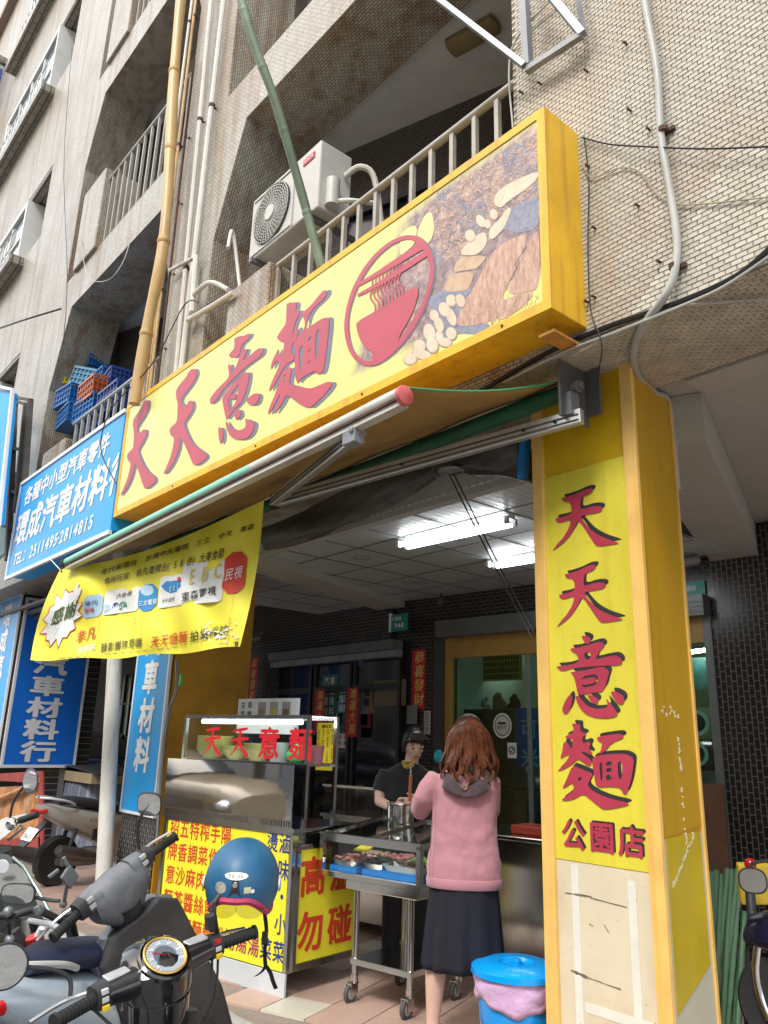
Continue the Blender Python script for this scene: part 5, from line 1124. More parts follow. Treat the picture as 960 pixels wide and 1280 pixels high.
m_tube = M('lit_tube', (.93, .97, 1.0), .5, var=0, emit=7); m_lampw = M('lamp_white', (.5, .51, .5), .4, var=.03)
def fluo(a, b_, label, gap=.10, off=None):
    a, b_ = Vector(a), Vector(b_); r_ = thing('fluorescent_light', label, 'fluorescent light', (a + b_) / 2, 'fluorescent lights on the arcade ceiling')
    d = (b_ - a).normalized(); n_ = Vector((-d.y, d.x, 0))
    q = MB(); q.obox((a + b_) / 2 + Vector((0, 0, .045)), (b_ - a) / 2, n_ * .035, (0, 0, .016)); q.build('batten', m_lampw, r_)
    for s2 in (-1, 1):
        q = MB(); q.tube([a + n_ * gap / 2 * s2 + d * .03, b_ + n_ * gap / 2 * s2 - d * .03], .015, 12); q.build('tube', m_tube, r_, smooth=True)
        for e_, dd in ((a, 1), (b_, -1)):
            q = MB(); q.cyl(e_ + n_ * gap / 2 * s2, e_ + n_ * gap / 2 * s2 + d * .03 * dd, .019, seg=10); q.obox(e_ + n_ * gap / 2 * s2 + d * .012 * dd + Vector((0, 0, .02)), d * .012, n_ * .014, (0, 0, .02)); q.build('lamp_holder', m_lampw, r_)
fluo((-4.82, 4.26, 3.035), (-3.66, 4.32, 3.035), 'lit double-tube fluorescent light on the panel ceiling, nearer of the two')
fluo((-4.78, 5.32, 3.035), (-3.62, 5.40, 3.035), 'lit double-tube fluorescent light partly hidden behind the near pier')
for i, (px, py) in enumerate([(565, 590), (570, 673), (452, 697), (512, 728), (524, 728)]):
    c = P(px, py, Z=3.095); q = MB(); q.lathe([(.055, 0), (.085, -.004), (.088, .006), (.06, .02), (.05, .002)], c, (0, 0, 1), 20, False); q.cyl(c + Vector((0, 0, .004)), c + Vector((0, 0, .006)), .056, seg=20)
    o = q.build('downlight', M('downlight_rim', (.30, .30, .29), .4, .3), CE, smooth=True)
def seccam(c, label, d=(-.3, -.9, -.25)):
    r_ = thing('security_camera', label, 'camera', c, None); d = Vector(d).normalized(); c = Vector(c)
    q = MB(); q.cyl(c, c + d * .16, .042, seg=16); q.build('housing', M('camera_grey', (.20, .20, .19), .4), r_, smooth=True)
    q = MB(); q.cyl(c + d * .16, c + d * .163, .034, seg=16); q.build('lens', m_cable, r_)
    q = MB(); q.obox(c + Vector((0, 0, .06)) + d * .05, d * .1, d.cross(Vector((0, 0, 1))).normalized() * .045, (0, 0, .004)); q.tube([c + d * .04, c + Vector((0, .05, .09))], .014, 8); q.build('bracket', MATS['camera_grey'], r_)
BWf = lambda px, py, out=0: PP(px, py, BWp - BWn * out, BWn)
def sz(px, py, out):
    p = BWf(px, py, out); return (p - BWp).dot(BWd), p.z
seccam(BWf(872, 700, .35), 'grey bullet camera under the ceiling right of the near pier', (-.5, -.75, -.2))
seccam(P(325, 797, Y=6.0), 'small bullet camera on the dark pier at the left of the neighbouring shopfront', (-.4, -.8, -.3))
c = P(551, 752, Z=3.0); r_ = thing('security_camera', 'small dark dome camera hanging from the ceiling above the shop door', 'camera', c)
q = MB(); q.cyl(c + Vector((0, 0, .01)), c + Vector((0, 0, .09)), .012, seg=8); q.build('stem', m_cable, r_); q = MB(); q.ell(c, (.045, .045, .055)); q.build('dome', M('dome_dark', (.05, .05, .05), .2), r_, smooth=True)

# --- noodle shop front
m_frame = M('ochre_frame', (.36, .21, .045), .45, var=.08, scale=3, dirt=.3)
SFN = thing('storefront', 'glazed noodle shop front with ochre frame under a grey shutter box', 'shop front', wallpt(1.6, 0))
def wbox(s0, s1, z0, z1, o0, o1, name, mat, parent=SFN, **k):
    q = MB(); wslab(q, s0, s1, z0, z1, o0, o1); return q.build(name, mat, parent, **k)
wbox(.22, sR + .07, 2.60, 2.785, -.05, .16, 'shutter_box', M('shutter_grey', (.13, .14, .145), .4, .3, var=.15, streak=.2))
for k in range(3): wbox(.24, sR + .05, 2.63 + k * .045, 2.637 + k * .045, .161, .168, 'shutter_rib', MATS['shutter_grey'])
wbox(.25, sR - .001, 2.38, 2.60, -.06, .02, 'lintel_board', m_frame)
wbox(.25, .33, 0, 2.38, -.06, .02, 'post', m_frame); wbox(sR, sR + .07, 0, 2.60, -.06, .02, 'post', M('grey_post', (.17, .19, .19), .4))
wbox(.10, .24, 0, 2.6, -.02, .03, 'shutter_guide', M('guide_dark', (.05, .05, .05), .5))
m_glass = glass_mat('shop_glass', (.74, .90, .84), .2)
wbox(.335, 1.30, .05, 2.37, -.022, -.018, 'pane', m_glass); wbox(1.33, 2.15, .05, 2.37, -.042, -.038, 'pane', m_glass); wbox(2.18, sR - .002, .05, 2.37, -.022, -.018, 'pane', m_glass)
wbox(1.301, 1.329, .05, 2.38, -.05, .0, 'mullion', MATS['grey_post']); wbox(2.151, 2.179, .05, 2.38, -.05, .0, 'mullion', MATS['grey_post'])
wbox(sz(872, 1000, .05)[0], sz(905, 1000, .05)[0], 0, sz(890, 980, .05)[1], .03, .06, 'leaning_board', M('brown_ply', (.20, .10, .06), .6, var=.15, scale=5, streak=.4, dirtcol=(.09, .04, .03)))
# interior of the shop
IN = thing('shop_interior', 'pale green dining room seen through the shop glass', 'room', wallpt(1.6, 0, -2))
m_pg = M('pale_green_wall', (.54, .60, .50), .7, var=.05, scale=1)
wbox(.0, .04, 0, 2.78, -3.6, -.21, 'side_wall', m_pg, IN); wbox(3.9, 3.94, 0, 2.78, -3.6, -.21, 'side_wall', m_pg, IN); wbox(.0, 3.94, 0, 2.78, -3.66, -3.6, 'back_wall', m_pg, IN)
wbox(.0, 3.94, 2.781, 2.83, -3.66, -.21, 'room_ceiling', m_white, IN); wbox(.0, 3.94, .002, .012, -3.59, -.03, 'room_floor', m_ft[0], IN)
q = MB(); q.tube([BWf(600, 825, -1.35), BWf(640, 823, -1.35)], .02, 8); o = q.build('tube_lamp', M('indoor_tube', (.9, .98, .95), .5, var=0, emit=26), None); tag(o, 'tube lamp added to light the shop room, near the left of the window', 'lamp')  # lamp added to light the room behind the glass
q = MB(); q.tube([BWf(848, 817, -1.1), BWf(886, 812, -1.1)], .02, 8); o = q.build('tube_lamp', MATS['indoor_tube'], None); tag(o, 'lit tube lamp inside the shop seen right of the near pier', 'lamp')
def inthing(name, label, cat, s0, s1, z0, z1, o0, o1, mat, bevel=.01):
    q = MB(); wslab(q, s0, s1, z0, z1, o0, o1); o = q.build(name, mat, None, bevel=bevel); return tag(o, label, cat)
fr_ = thing('refrigerator', 'dark grey refrigerator behind the shop glass with ornaments on top', 'refrigerator', wallpt(.8, 0, -1))
f0, f1 = sz(575, 890, -.6)[0], sz(642, 890, -.6)[0]; fz = sz(600, 886, -.6)[1]
wbox(f0, f1, .02, 1.0, -1.3, -.6, 'door', M('fridge_dark', (.05, .055, .06), .3), fr_, bevel=.02); wbox(f0, f1, 1.01, fz, -1.3, -.6, 'door', MATS['fridge_dark'], fr_, bevel=.02); wbox(f0 + .05, f0 + .07, .7, .95, -.598, -.57, 'handle', m_steel, fr_)
mb_ = thing('menu_board', 'yellow tabulated menu board hanging inside the shop window', 'menu board', wallpt(.9, 2, -1))
(m0, mz1), (m1, mz0) = sz(598, 817, -1.0), sz(652, 850, -1.0)
wbox(m0, m1, mz0, mz1, -1.02, -1.0, 'board', M('menu_yellow', (.42, .40, .16), .5), mb_)
q = MB()
for i in range(14):
    for j in range(4):
        da = (m1 - m0 - .06) / 14; dz = (mz1 - mz0 - .04) / 4; a_ = m0 + .03 + i * da; z_ = mz0 + .02 + j * dz; q.quad(wallpt(a_, z_, -.998), wallpt(a_ + da * .75, z_, -.998), wallpt(a_ + da * .75, z_ + dz * .72, -.998), wallpt(a_, z_ + dz * .72, -.998))
q.build('menu_entries', M('menu_dark', (.12, .10, .03), .6), mb_)
for i, (s__, z_, r_0, lb) in enumerate(((f0 + (f1 - f0) * .45, fz + .08, .09, 'brown pot ornament on the refrigerator'), (f0 + (f1 - f0) * .75, fz + .07, .07, 'dark knotted ornament on the refrigerator'), (f0 + (f1 - f0) * .2, fz + .05, .05, 'pale figurine on the refrigerator'))):
    q = MB(); c = wallpt(s__, z_, -.9); rr = random.Random(i)
    for k in range(5): q.ell(c + Vector((rr.uniform(-.03, .03), 0, k * .03 - .04)), r_0 * (1 - k * .12), 10, 6)
    o = q.build('ornament', M('ornament_%s' % 'abc'[i], [(.22, .16, .10), (.02, .02, .02), (.35, .34, .3)][i], .6), None, smooth=True); tag(o, lb, 'ornament')
bl = thing('blue_banner', 'blue cloth banner with pale characters inside the shop glass', 'banner', wallpt(1.6, 1, -.4)); (k0, kz1), (k1, kz0) = sz(644, 885, -.4), sz(690, 960, -.4)
wbox(k0, k1, kz0, kz1, -.42, -.40, 'cloth', M('banner_blue', (.01, .09, .36), .6, var=.2), bl)
q = MB()
for i, ch in enumerate('可口米粉'): put_char(q, ch, wallpt(k0 + .06 + (i % 2) * .22, kz1 - .32 - (i // 2) * .3, -.395), BWd, V, .22, .02)
q.build('lettering', M('banner_text', (.25, .38, .6), .6), bl)
st = thing('round_sticker', 'round white emblem sticker on the shop glass', 'sticker', BWf(628, 905)); c = BWf(628, 907, -.01)
for r0, mt in ((.115, m_wht), (.10, M('sticker_grey', (.2, .22, .2), .5)), (.085, M('sticker_cream', (.6, .6, .55), .5))):
    q = MB(); q.poly([c + BWd * r0 * math.cos(t) + V * r0 * 1.1 * math.sin(t) - BWn * (.012 - r0 * .09) for t in [i * math.pi / 12 for i in range(24)]]); q.build('disc', mt, st)
q = MB(); q.quad(*[c + BWd * a + V * b_ - BWn * .008 for a, b_ in ((-.05, .01), (.05, .01), (.05, .035), (-.05, .035))]); text_row(q, 'BEST', c + BWd * -.06 - V * .04 - BWn * .008, BWd, V, .045, .01, total=.12); q.build('lettering', m_blk, st)
ns = thing('no_smoking_sticker', 'small white no-smoking sticker on the shop glass', 'sticker', BWf(640, 938)); c = BWf(640, 938, -.005)
q = MB(); q.quad(*[c + BWd * a + V * b_ for a, b_ in ((-.055, -.075), (.055, -.075), (.055, .075), (-.055, .075))]); q.build('sheet', m_wht, ns)
q = MB(); q.lathe([(.028, 0), (.04, 0), (.04, .002), (.028, .002)], c - BWn * .002, -BWn, 18, False); q.obox(c - BWn * .003, (BWd + V).normalized() * .03, (BWd - V).normalized() * .005, BWn * .0005); q.build('symbol', m_bk, ns)
# pictures seen right of the pier
px0, pzb = sz(856, 962, -.07); px1, pzt = sz(888, 884, -.07); pzm = (pzb + pzt) / 2
pc = thing('food_poster', 'poster of plated dishes behind the shop glass right of the pier', 'poster', wallpt(3, 1.2, -.1))
wbox(px0 - .2, px1, pzm + .005, pzt, -.08, -.07, 'sheet', M('poster_tan', (.50, .34, .17), .6, var=.2), pc); wbox(px0 - .2, px1, pzb, pzm - .005, -.08, -.07, 'sheet', M('poster_brown', (.13, .05, .03), .6, var=.4, scale=20), pc)
for s__, z_, a_ in ((px1 - .13, (pzm + pzt) / 2, .11), (px1 - .38, (pzm + pzt) / 2, .11), (px1 - .15, (pzm + pzb) / 2, .10)):
    for r0, mt, o_ in ((a_, m_wht, -.068), (a_ * .7, M('dark_food', (.06, .03, .03), .6, var=.6, scale=30), -.066)):
        q = MB(); q.poly([wallpt(s__ + r0 * math.cos(t), z_ + r0 * math.sin(t), o_) for t in [i * math.pi / 10 for i in range(20)]]); q.build('plate', mt, pc)
inthing('wall_picture', 'dark teal picture inside the shop right of the pier', 'picture', sz(850, 850, -1.3)[0], sz(888, 850, -1.3)[0], sz(870, 862, -1.3)[1], sz(870, 822, -1.3)[1], -1.32, -1.3, M('teal_picture', (.03, .10, .10), .4, var=.6, scale=8), .0)
# address plates, couplets, switches
m_plate = M('address_green', (.0, .26, .23), .4, var=.08)
def plate(o, u, w_, h_, label, s1='公園路', s2='948'):
    r_ = thing('address_plate', label, 'address plate', o); n_ = u.cross(V)
    q = MB(); q.obox(o + u * w_ / 2 + V * h_ / 2, u * w_ / 2, V * h_ / 2, n_ * .004); q.build('plate', m_plate, r_)
    q = MB(); text_row(q, s1, o + u * .05 * w_ + V * h_ * .62 + n_ * .006, u, V, h_ * .24, .01, total=w_ * .6); text_row(q, s2, o + u * w_ * .2 + V * h_ * .14 + n_ * .006, u, V, h_ * .42, .02, total=w_ * .6); q.build('lettering', m_wht, r_)
pa = P(489, 790, Y=6.1); plate(pa, U, .29, .20, 'green and white address plate above the dark neighbouring shopfront')
q = MB(); q.box((pa.x - .035, 6.09, pa.z), (pa.x - .002, 6.11, pa.z + .22)); o = q.build('plate_edge', m_wht, None); tag(o, 'white strip at the left of the green address plate', 'strip')
plate(BWf(853, 760, .02), BWd, .22, .23, 'green address plate high on the black mosaic wall right of the near pier', '公園路', '946')
m_crl = M('couplet_red', (.52, .02, .035), .6, var=.06, scale=6); m_gold = M('couplet_gold', (.70, .50, .12), .5)
def couplet(c, u, w_, h_, s, label):
    r_ = thing('red_couplet', label, 'couplet', c, None); n_ = u.cross(V); c = Vector(c)
    q = MB(); q.obox(c, u * w_ / 2, V * h_ / 2, n_ * .002); q.build('paper', m_crl, r_)
    k = h_ / (len(s) + .25); q = MB()
    for i, ch in enumerate(s): put_char(q, ch, c + V * (h_ / 2 - k * (i + 1.0)) - u * min(k, w_) * .42 + n_ * .004, u, V, min(k * .95, w_ * .82), .015, .12)
    q.build('lettering', m_gold, r_)
couplet(BWf(523, 849, .01), BWd, .20, .67, '恭喜發財', 'red paper strip with gold characters on the black pier left of the shop door')
couplet(P(440, 890, Y=6.10), U, .21, .58, '鴻運大展', 'red paper strip with gold characters on the middle of the dark glass doors')
couplet(P(399, 890, Y=6.10), U, .21, .56, '鴻運大展', 'red paper strip just above the yellow price list, left of the other on the doors')
couplet(P(316, 850, Y=6.0), U, .22, .62, '恭喜發財', 'faded red paper strip on the dark pier above the glass noodle case')
q = MB(); q.box((0, 0, 0), (.16, .02, .21)); q.v = [v + BWf(508, 905, .03) for v in q.v]; o = q.build('meter_box', M('meter_grey', (.20, .21, .20), .5), None, bevel=.006); tag(o, 'small grey box on the black pier above the cook', 'box')
ic = thing('notice_strip', 'narrow white notice strip with rows of characters beside the shop door', 'notice', BWf(534, 900)); c = BWf(534, 903, .006)
q = MB(); q.obox(c, BWd * .045, V * .125, BWn * .002); q.build('paper', M('notice_white', (.55, .56, .54), .6), ic); q = MB()
for i in range(7):
    for j in range(2): put_char(q, '營業時間星期日'[i], c + BWd * (-.035 + j * .035) + V * (.085 - i * .032) - BWn * .004, BWd, V, .028, .01)
q.build('lettering', m_bk, ic)

# --- dark glazed shopfront of the neighbour
DF = thing('storefront', 'dark glass doors and folded black shutter of the neighbouring shop', 'shop front', (-8.2, YL, 0))
m_dkf = M('black_aluminium', (.022, .022, .024), .35, .3); m_dg = M('black_door_glass', (.008, .010, .015), .06, var=.2, spec=.6)
q = MB(); q.box((-9.62, YL - .12, 2.42), (-6.95, YL - .001, 2.50)); q.build('shutter_edge', m_steel, DF)
q = MB(); q.box((-9.62, YL - .16, 2.505), (-6.95, YL - .001, 2.615)); q.build('shutter_box', MATS['shutter_grey'], DF)
for a_, b_ in ((-9.60, -8.75), (-8.70, -7.90), (-7.86, -6.98)):
    for z0, z1 in ((.1, 2.05), (2.13, 2.41)):
        q = MB(); q.box((a_ + .05, YL + .02, z0), (b_ - .05, YL + .03, z1)); pn = q.build('pane', m_dg, DF)
    q = MB(); q.box((a_, YL - .01, 0), (a_ + .05, YL + .05, 2.42)); q.build('stile', m_dkf, DF); q = MB(); q.box((b_ - .05, YL - .01, 0), (b_, YL + .05, 2.42)); q.build('stile', m_dkf, DF)
    q = MB(); q.box((a_ + .0505, YL - .008, 2.051), (b_ - .0505, YL + .048, 2.129)); q.build('transom', m_dkf, DF)
q = MB(); q.box((-9.62, YL + .06, 0), (-6.9, YL + .1, 2.61)); q.build('unlit_room_sheet', M('unlit_room_sheet', (.01, .01, .012), .9), DF)  # black sheet paints the darkness of the room behind the doors
def poster(px, py, w_, h_, mat, label, name='poster', cat='poster', txt=None, tm=None, ts=.05):
    c = P(px, py, Y=YL - .012 + .03); q = MB(); q.box((c.x - w_ / 2, c.y, c.z - h_ / 2), (c.x + w_ / 2, c.y + .003, c.z + h_ / 2))
    if not txt: o = q.build(name, mat, None); return tag(o, label, cat)
    r_ = thing(name, label, cat, c); q.build('sheet', mat, r_); q = MB()
    for i, ch in enumerate(txt): put_char(q, ch, Vector((c.x - w_ * .36 + (i % 2) * w_ * .38, c.y - .003, c.z + h_ / 2 - ts * 1.2 - (i // 2) * ts * 1.15)), U, V, ts, .01)
    q.build('lettering', tm or m_wht, r_)
poster(411, 880, .34, .74, M('poster_green', (.01, .13, .09), .5), 'dark green poster with white lettering behind the door glass', txt='汽車冷氣電機材料行專修', ts=.11)
poster(426, 885, .13, .60, MATS['poster_green'], 'narrow green poster at the second door post', txt='服務電話專線', ts=.10)
poster(425, 884, .12, .14, M('sky_blue_sticker', (.05, .30, .62), .5), 'square light blue sticker on the door post', 'sticker', 'sticker')
poster(424, 899, .11, .14, m_wht, 'white sticker with black symbol on the door post', 'sticker', 'sticker', txt='ｏ', tm=m_bk, ts=.09)
poster(429, 926, .26, .17, m_wht, 'white and red bank notice low on the door', 'notice', 'notice', txt='保全警戒', tm=m_crl, ts=.06)
poster(457, 876, .30, .30, M('tan_box_reflection', (.24, .18, .11), .7), 'tan box reflection painted on the door glass', 'carton', 'carton')  # flat tan patch paints a box mirrored in the glass
poster(486, 866, .60, .30, M('tan_blind', (.17, .14, .10), .7), 'rolled tan blind behind the right-hand door glass', 'blind', 'blind')
poster(456, 882, .12, .46, M('pale_poster', (.40, .42, .45), .6), 'pale poster with dark lettering behind the middle door', txt='機油電池', tm=m_bk, ts=.10)
poster(447, 823, .24, .20, M('violet_poster', (.09, .10, .30), .5, var=.5, scale=14), 'small violet poster above the door transom')
poster(456, 901, .22, .16, M('maroon_poster', (.20, .02, .04), .6), 'small maroon notice behind the middle door')
q = MB()
for i in range(14): q.box((-10.05 + i * .035, YL - .05, .8), (-10.045 + i * .035, YL - .045, 2.5))
for i in range(9): q.box((-10.06, YL - .052, .9 + i * .2), (-9.56, YL - .043, .906 + i * .2))
o = q.build('wire_grille', m_cable, None); tag(o, 'dark wire grille beside the ochre pier, above the glass noodle case', 'grille', kind=None)
# small fittings near the far pier
ds = thing('cup_dispenser', 'three paper cup tubes on a white bracket on the ochre pier side', 'dispenser', P(275, 850, Y=4.1))
for i, (px, mt) in enumerate(((264, 'pale'), (275, 'pale'), (287, 'dark'))):
    a_ = P(px, 806, Y=4.15); b_ = P(px, 845, Y=4.15); q = MB(); q.cyl(b_, Vector((b_.x, b_.y, a_.z)), .047, seg=14); q.build('tube', M('cup_tube_' + mt, (.50, .47, .40) if mt == 'pale' else (.12, .09, .10), .4, var=.3), ds, smooth=True)
    q = MB(); c = P(px, 852, Y=4.15); q.cyl(c, c + Vector((0, 0, .06)), .055, seg=12); q.build('cup_ring', M('yellowed_holder', (.42, .36, .27), .5), ds, smooth=True)
for px in (267, 291):
    c = P(px - 2, 861, Y=4.12); q = MB(); q.box((c.x - .03, c.y - .02, c.z - .035), (c.x + .03, c.y, c.z + .035)); q.build('bracket', m_wht, ds)
pipe([P(221, 826, Y=3.30), P(220, 865, Y=3.30), P(212, 885, Y=3.30), P(204, 940, Y=3.29), P(196, 1050, Y=3.28)], .014, m_steel, 'electric_conduit', 'thin metal conduit down the corner beside the blue vertical sign')
q = MB(); c = P(226, 850, Y=3.28); q.obox(c, (.015, 0, 0), (0, .01, 0), (0, 0, .05)); o = q.build('green_tag', M('tag_green', (.06, .5, .05), .5), None); tag(o, 'small bright green tag tied to the metal conduit', 'tag')
q = MB(); c = P(290, 882, Y=4.2); q.ell(c, (.06, .06, .13)); o = q.build('black_bag', M('black_plastic', (.02, .025, .02), .4, bump=.6, bscale=20), None, smooth=True); tag(o, 'black plastic bag hanging behind the glass noodle case', 'bag')
# grey slatted canopies seen under the blue sign
for k, (y0, y1_) in enumerate(((700, 676), (722, 700))):
    a_ = P(58, y0, Y=4.0 + k * .1); b_ = P(345, y1_ - 60 + k * 5, Y=4.0 + k * .1)
CN = thing('grey_canopy', 'grey corrugated canopy edge and slats behind the yellow banner', 'canopy', (-9.5, 3.9, 3))
for k in range(4):
    q = MB(); q.box((-13.8, 3.25 + k * .12, 3.12 - k * .05), (-7.8, 3.33 + k * .12, 3.16 - k * .05)); q.build('slat', M('canopy_grey', (.19, .19, .18), .6, .2, var=.2), CN)
# white street pole
pb = P(130, 1097, Z=-.1); q = MB(); top = P(154, 640, Y=3.25)
pt = Vector((pb.x, pb.y, -.1)); pole_top = Vector((pb.x + .25, pb.y - .25, 3.35))
pq = P(130, 1090, Y=3.0); zz = pq.z
q = MB(); b0 = P(129, 1110, Y=3.15); t0 = P(152, 655, Y=3.15); q.tube([b0 + (b0 - t0) * .2, t0 + (t0 - b0) * .12], .073, 20)
o = q.build('steel_pole', M('white_pole_paint', (.62, .61, .56), .5, var=.10, scale=3, streak=.5, dirtcol=(.32, .26, .18), dirt=.3), None, smooth=True); tag(o, 'scuffed white steel pole standing behind the parked scooters', 'pole')
print('pole', b0, t0, pb)

# --- deep left bay behind the blue signs: garage with lattice windows, parked dark car
GB = thing('garage_interior', 'gloomy neighbour arcade bay with tall mullioned windows behind the parked car', 'room', (-12, 8, 0))
q = MB(); q.box((-26, 8.5, 0), (-10.5, 8.6, 3.36)); q.build('back_wall', M('dim_wall', (.10, .10, .095), .8, var=.2), GB)
m_win = M('bright_window', (.50, .56, .55), .2, var=.3, scale=2)
for i in range(6):
    x = -20.5 + i * 1.5
    q = MB(); q.box((x, 8.42, 1.0), (x + 1.2, 8.45, 2.9)); w_ = q.build('window', m_win if i % 2 else M('green_window', (.20, .28, .18), .2, var=.6, scale=3), GB)
    for k in range(4):
        q = MB(); q.box((x + k * .4 - .03, 8.36, .95), (x + k * .4 + .03, 8.419, 2.95)); q.build('mullion', m_dkf, w_)
    for z in (1.35, 2.2):
        q = MB(); q.box((x, 8.37, z), (x + 1.2, 8.418, z + .04)); q.build('glazing_bar', m_dkf, w_)
# ================================================================== CARTS AND GOODS
def frameT(x, y, deg, z=0): return Matrix.Translation((x, y, z)) @ Matrix.Rotation(R(deg), 4, 'Z')
m_boardy = M('board_yellow', (.82, .74, .03), .4, var=.04, scale=3, dirt=.15, dirtcol=(.5, .4, .05)); m_tred = M('text_red', (.62, .05, .015), .5); m_tpur = M('text_maroon', (.38, .03, .12), .5); m_tnavy = M('text_navy', (.02, .03, .22), .5); m_tor = M('text_orange', (.72, .20, .02), .5)
T = frameT(-4.31, 2.99, 10.5) @ Matrix.Diagonal((.945, 1, 1, 1)); e1 = Vector((math.cos(R(10.5)), math.sin(R(10.5)), 0)); e2 = Vector((-e1.y, e1.x, 0)); O1 = Vector((-4.31, 2.99, 0))
L1 = lambda x, y, z: T @ Vector((x, y, z))
NC = thing('noodle_cart', 'stainless noodle cart with yellow character boards and a lit glass case of bowls', 'food cart', L1(-.7, .3, 0))
def cb(a, b_, name, mat, parent=NC, T_=None, **k):
    q = MB(T_ or T); q.box(a, b_); return q.build(name, mat, parent, **k)
cb((-1.36, .03, .12), (-.03, .60, .895), 'cabinet', m_ss)
cb((-1.345, -.004, .13), (-.045, .026, .885), 'front_board', m_boardy); cb((-1.40, -.02, .0), (.0, -.006, .125), 'kick_plate', M('kick_plate_white', (.62, .66, .70), .35, .2, var=.08, scale=3))
for x in (-1.385, -.03): cb((x, -.012, .1255), (x + .026, .03, .90), 'corner_post', m_ss)
cb((-1.385, -.012, .8865), (-.004, .03, .90), 'top_edge', m_ss)
cb((-.0275, .04, .17), (.0, .60, .80), 'side_board', m_boardy)
for a, b_ in (((-.003, .03, .13), (.008, .61, .168)), ((-.003, .03, .802), (.008, .61, .83)), ((-.003, .0301, .1681), (.008, .055, .8019)), ((-.003, .585, .1681), (.008, .61, .8019))): cb(a, b_, 'side_frame', m_ss)
cb((-1.40, -.02, .901), (.005, .62, .925), 'counter', m_ss)
q = MB(T)
for i in range(58): q.box((-1.38 + i * .0238, -.03, .93), (-1.37 + i * .0238, -.018, .965))
q.box((-1.39, -.029, .926), (.0, -.019, .930)); q.box((-1.39, -.029, .9655), (.0, -.019, .970)); q.build('vent_strip', m_ss, NC, kind='stuff')
# mirror-like wind shield, leaning slightly
q = MB(T); q.add([(-1.38, -.035, .972), (-.01, -.035, .972), (-.01, -.038, 1.30), (-1.38, -.038, 1.30), (-1.38, -.027, .972), (-.01, -.027, .972), (-.01, -.030, 1.30), (-1.38, -.030, 1.30)], [(0, 1, 2, 3), (7, 6, 5, 4), (3, 2, 6, 7), (0, 3, 7, 4), (1, 5, 6, 2), (0, 4, 5, 1)])
m_mir = M('mirror_steel', (.66, .66, .66), .035, 1, var=.04, bump=.09, bscale=1.6); MATS['mirror_steel'].node_tree.nodes['Principled BSDF'].inputs['Roughness'].links and None
q.build('wind_shield', m_mir, NC)
# glass case on top
gx0, gx1, gy0, gy1, gz0, gz1 = -1.34, .02, .05, .34, 1.29, 1.61
for x in (gx0, gx1 - .025):
    for y in (gy0, gy1 - .025): cb((x, y, .9255), (x + .025, y + .025, gz1), 'case_post', m_ss)
for y in (gy0 - .001, gy1 - .024): cb((gx0 + .0255, y, gz1 - .025), (gx1 - .0255, y + .025, gz1), 'case_rail', m_ss); cb((gx0 + .0255, y, gz0), (gx1 - .0255, y + .025, gz0 + .02), 'case_rail', m_ss)
cb((gx0 + .0255, gy0 + .025, gz1 - .004), (gx1 - .0255, gy1 - .025, gz1), 'case_top', m_ss); cb((gx0 + .0255, gy0 + .025, gz0 + .001), (gx1 - .0255, gy1 - .025, gz0 + .012), 'case_shelf', m_ss)
mg2 = glass_mat('case_glass', (.92, .96, .95), .08)
cb((gx0 + .026, gy0 + .008, gz0 + .021), (gx1 - .026, gy0 + .011, gz1 - .026), 'case_glass', mg2)
q = MB(T); q.tube([(-1.18, gy0 + .05, gz1 - .045), (-.10, gy0 + .05, gz1 - .045)], .014, 8); q.build('tube', M('case_tube', (.95, .97, 1), .5, var=0, emit=6), NC)
# characters: painted on the glass
q = MB()
def brushchar(kind, f, mb):
    st = {'天': [[(.15, .82, .035), (.5, .86, .05), (.82, .9, .04)], [(.08, .52, .035), (.5, .57, .05), (.9, .6, .04)], [(.5, .88, .05), (.47, .6, .055), (.38, .35, .05), (.1, .05, .015)], [(.5, .58, .03), (.62, .3, .06), (.92, .06, .07)]]}
    for i, s_ in enumerate(st[kind]): ribbon(mb, s_, f, i * .0003)
for i, ch in enumerate('天天意麵'):
    o_ = L1(-1.10 + i * .31, gy0 + .003, gz0 + .035); h_ = .215
    q = MB()
    if ch == '天': brushchar('天', lambda x, y, l=0, o_=o_: o_ + e1 * x * h_ + V * y * h_ - e2 * l, q)
    else: put_char(q, ch, o_, e1, V, h_, .03)
    q.build('character', M('case_text_red', (.55, .01, .02), .5), NC)
# board texts
cols = ['招牌意麵', '五香沙茶麵', '特調麻醬麵', '榨菜肉絲麵', '手作餛飩麵', '陽春米　粉', '　　魚　湯', '　　丸　湯', '　　餛　湯', '燙青　　菜', '滷味・小菜']
for i, s_ in enumerate(cols):
    mt = m_tnavy if i >= 9 else (m_tpur if i >= 6 else m_tred); q = MB(); x = -1.315 + i * .1175
    for j, ch in enumerate(s_):
        if ch == '　': continue
        put_char(q, ch, L1(x, -.0055, .775 - j * .151), e1, V, .125, .012, wide=.84)
    q.build('lettering', mt, NC)
for i, (ch, y, z) in enumerate((('高', .06, .55), ('溫', .33, .55), ('勿', .06, .24), ('碰', .33, .24))):
    q = MB(); put_char(q, ch, L1(.0015, y, z - .02), e2, V, .235, .032); q.build('character', m_tred, NC)
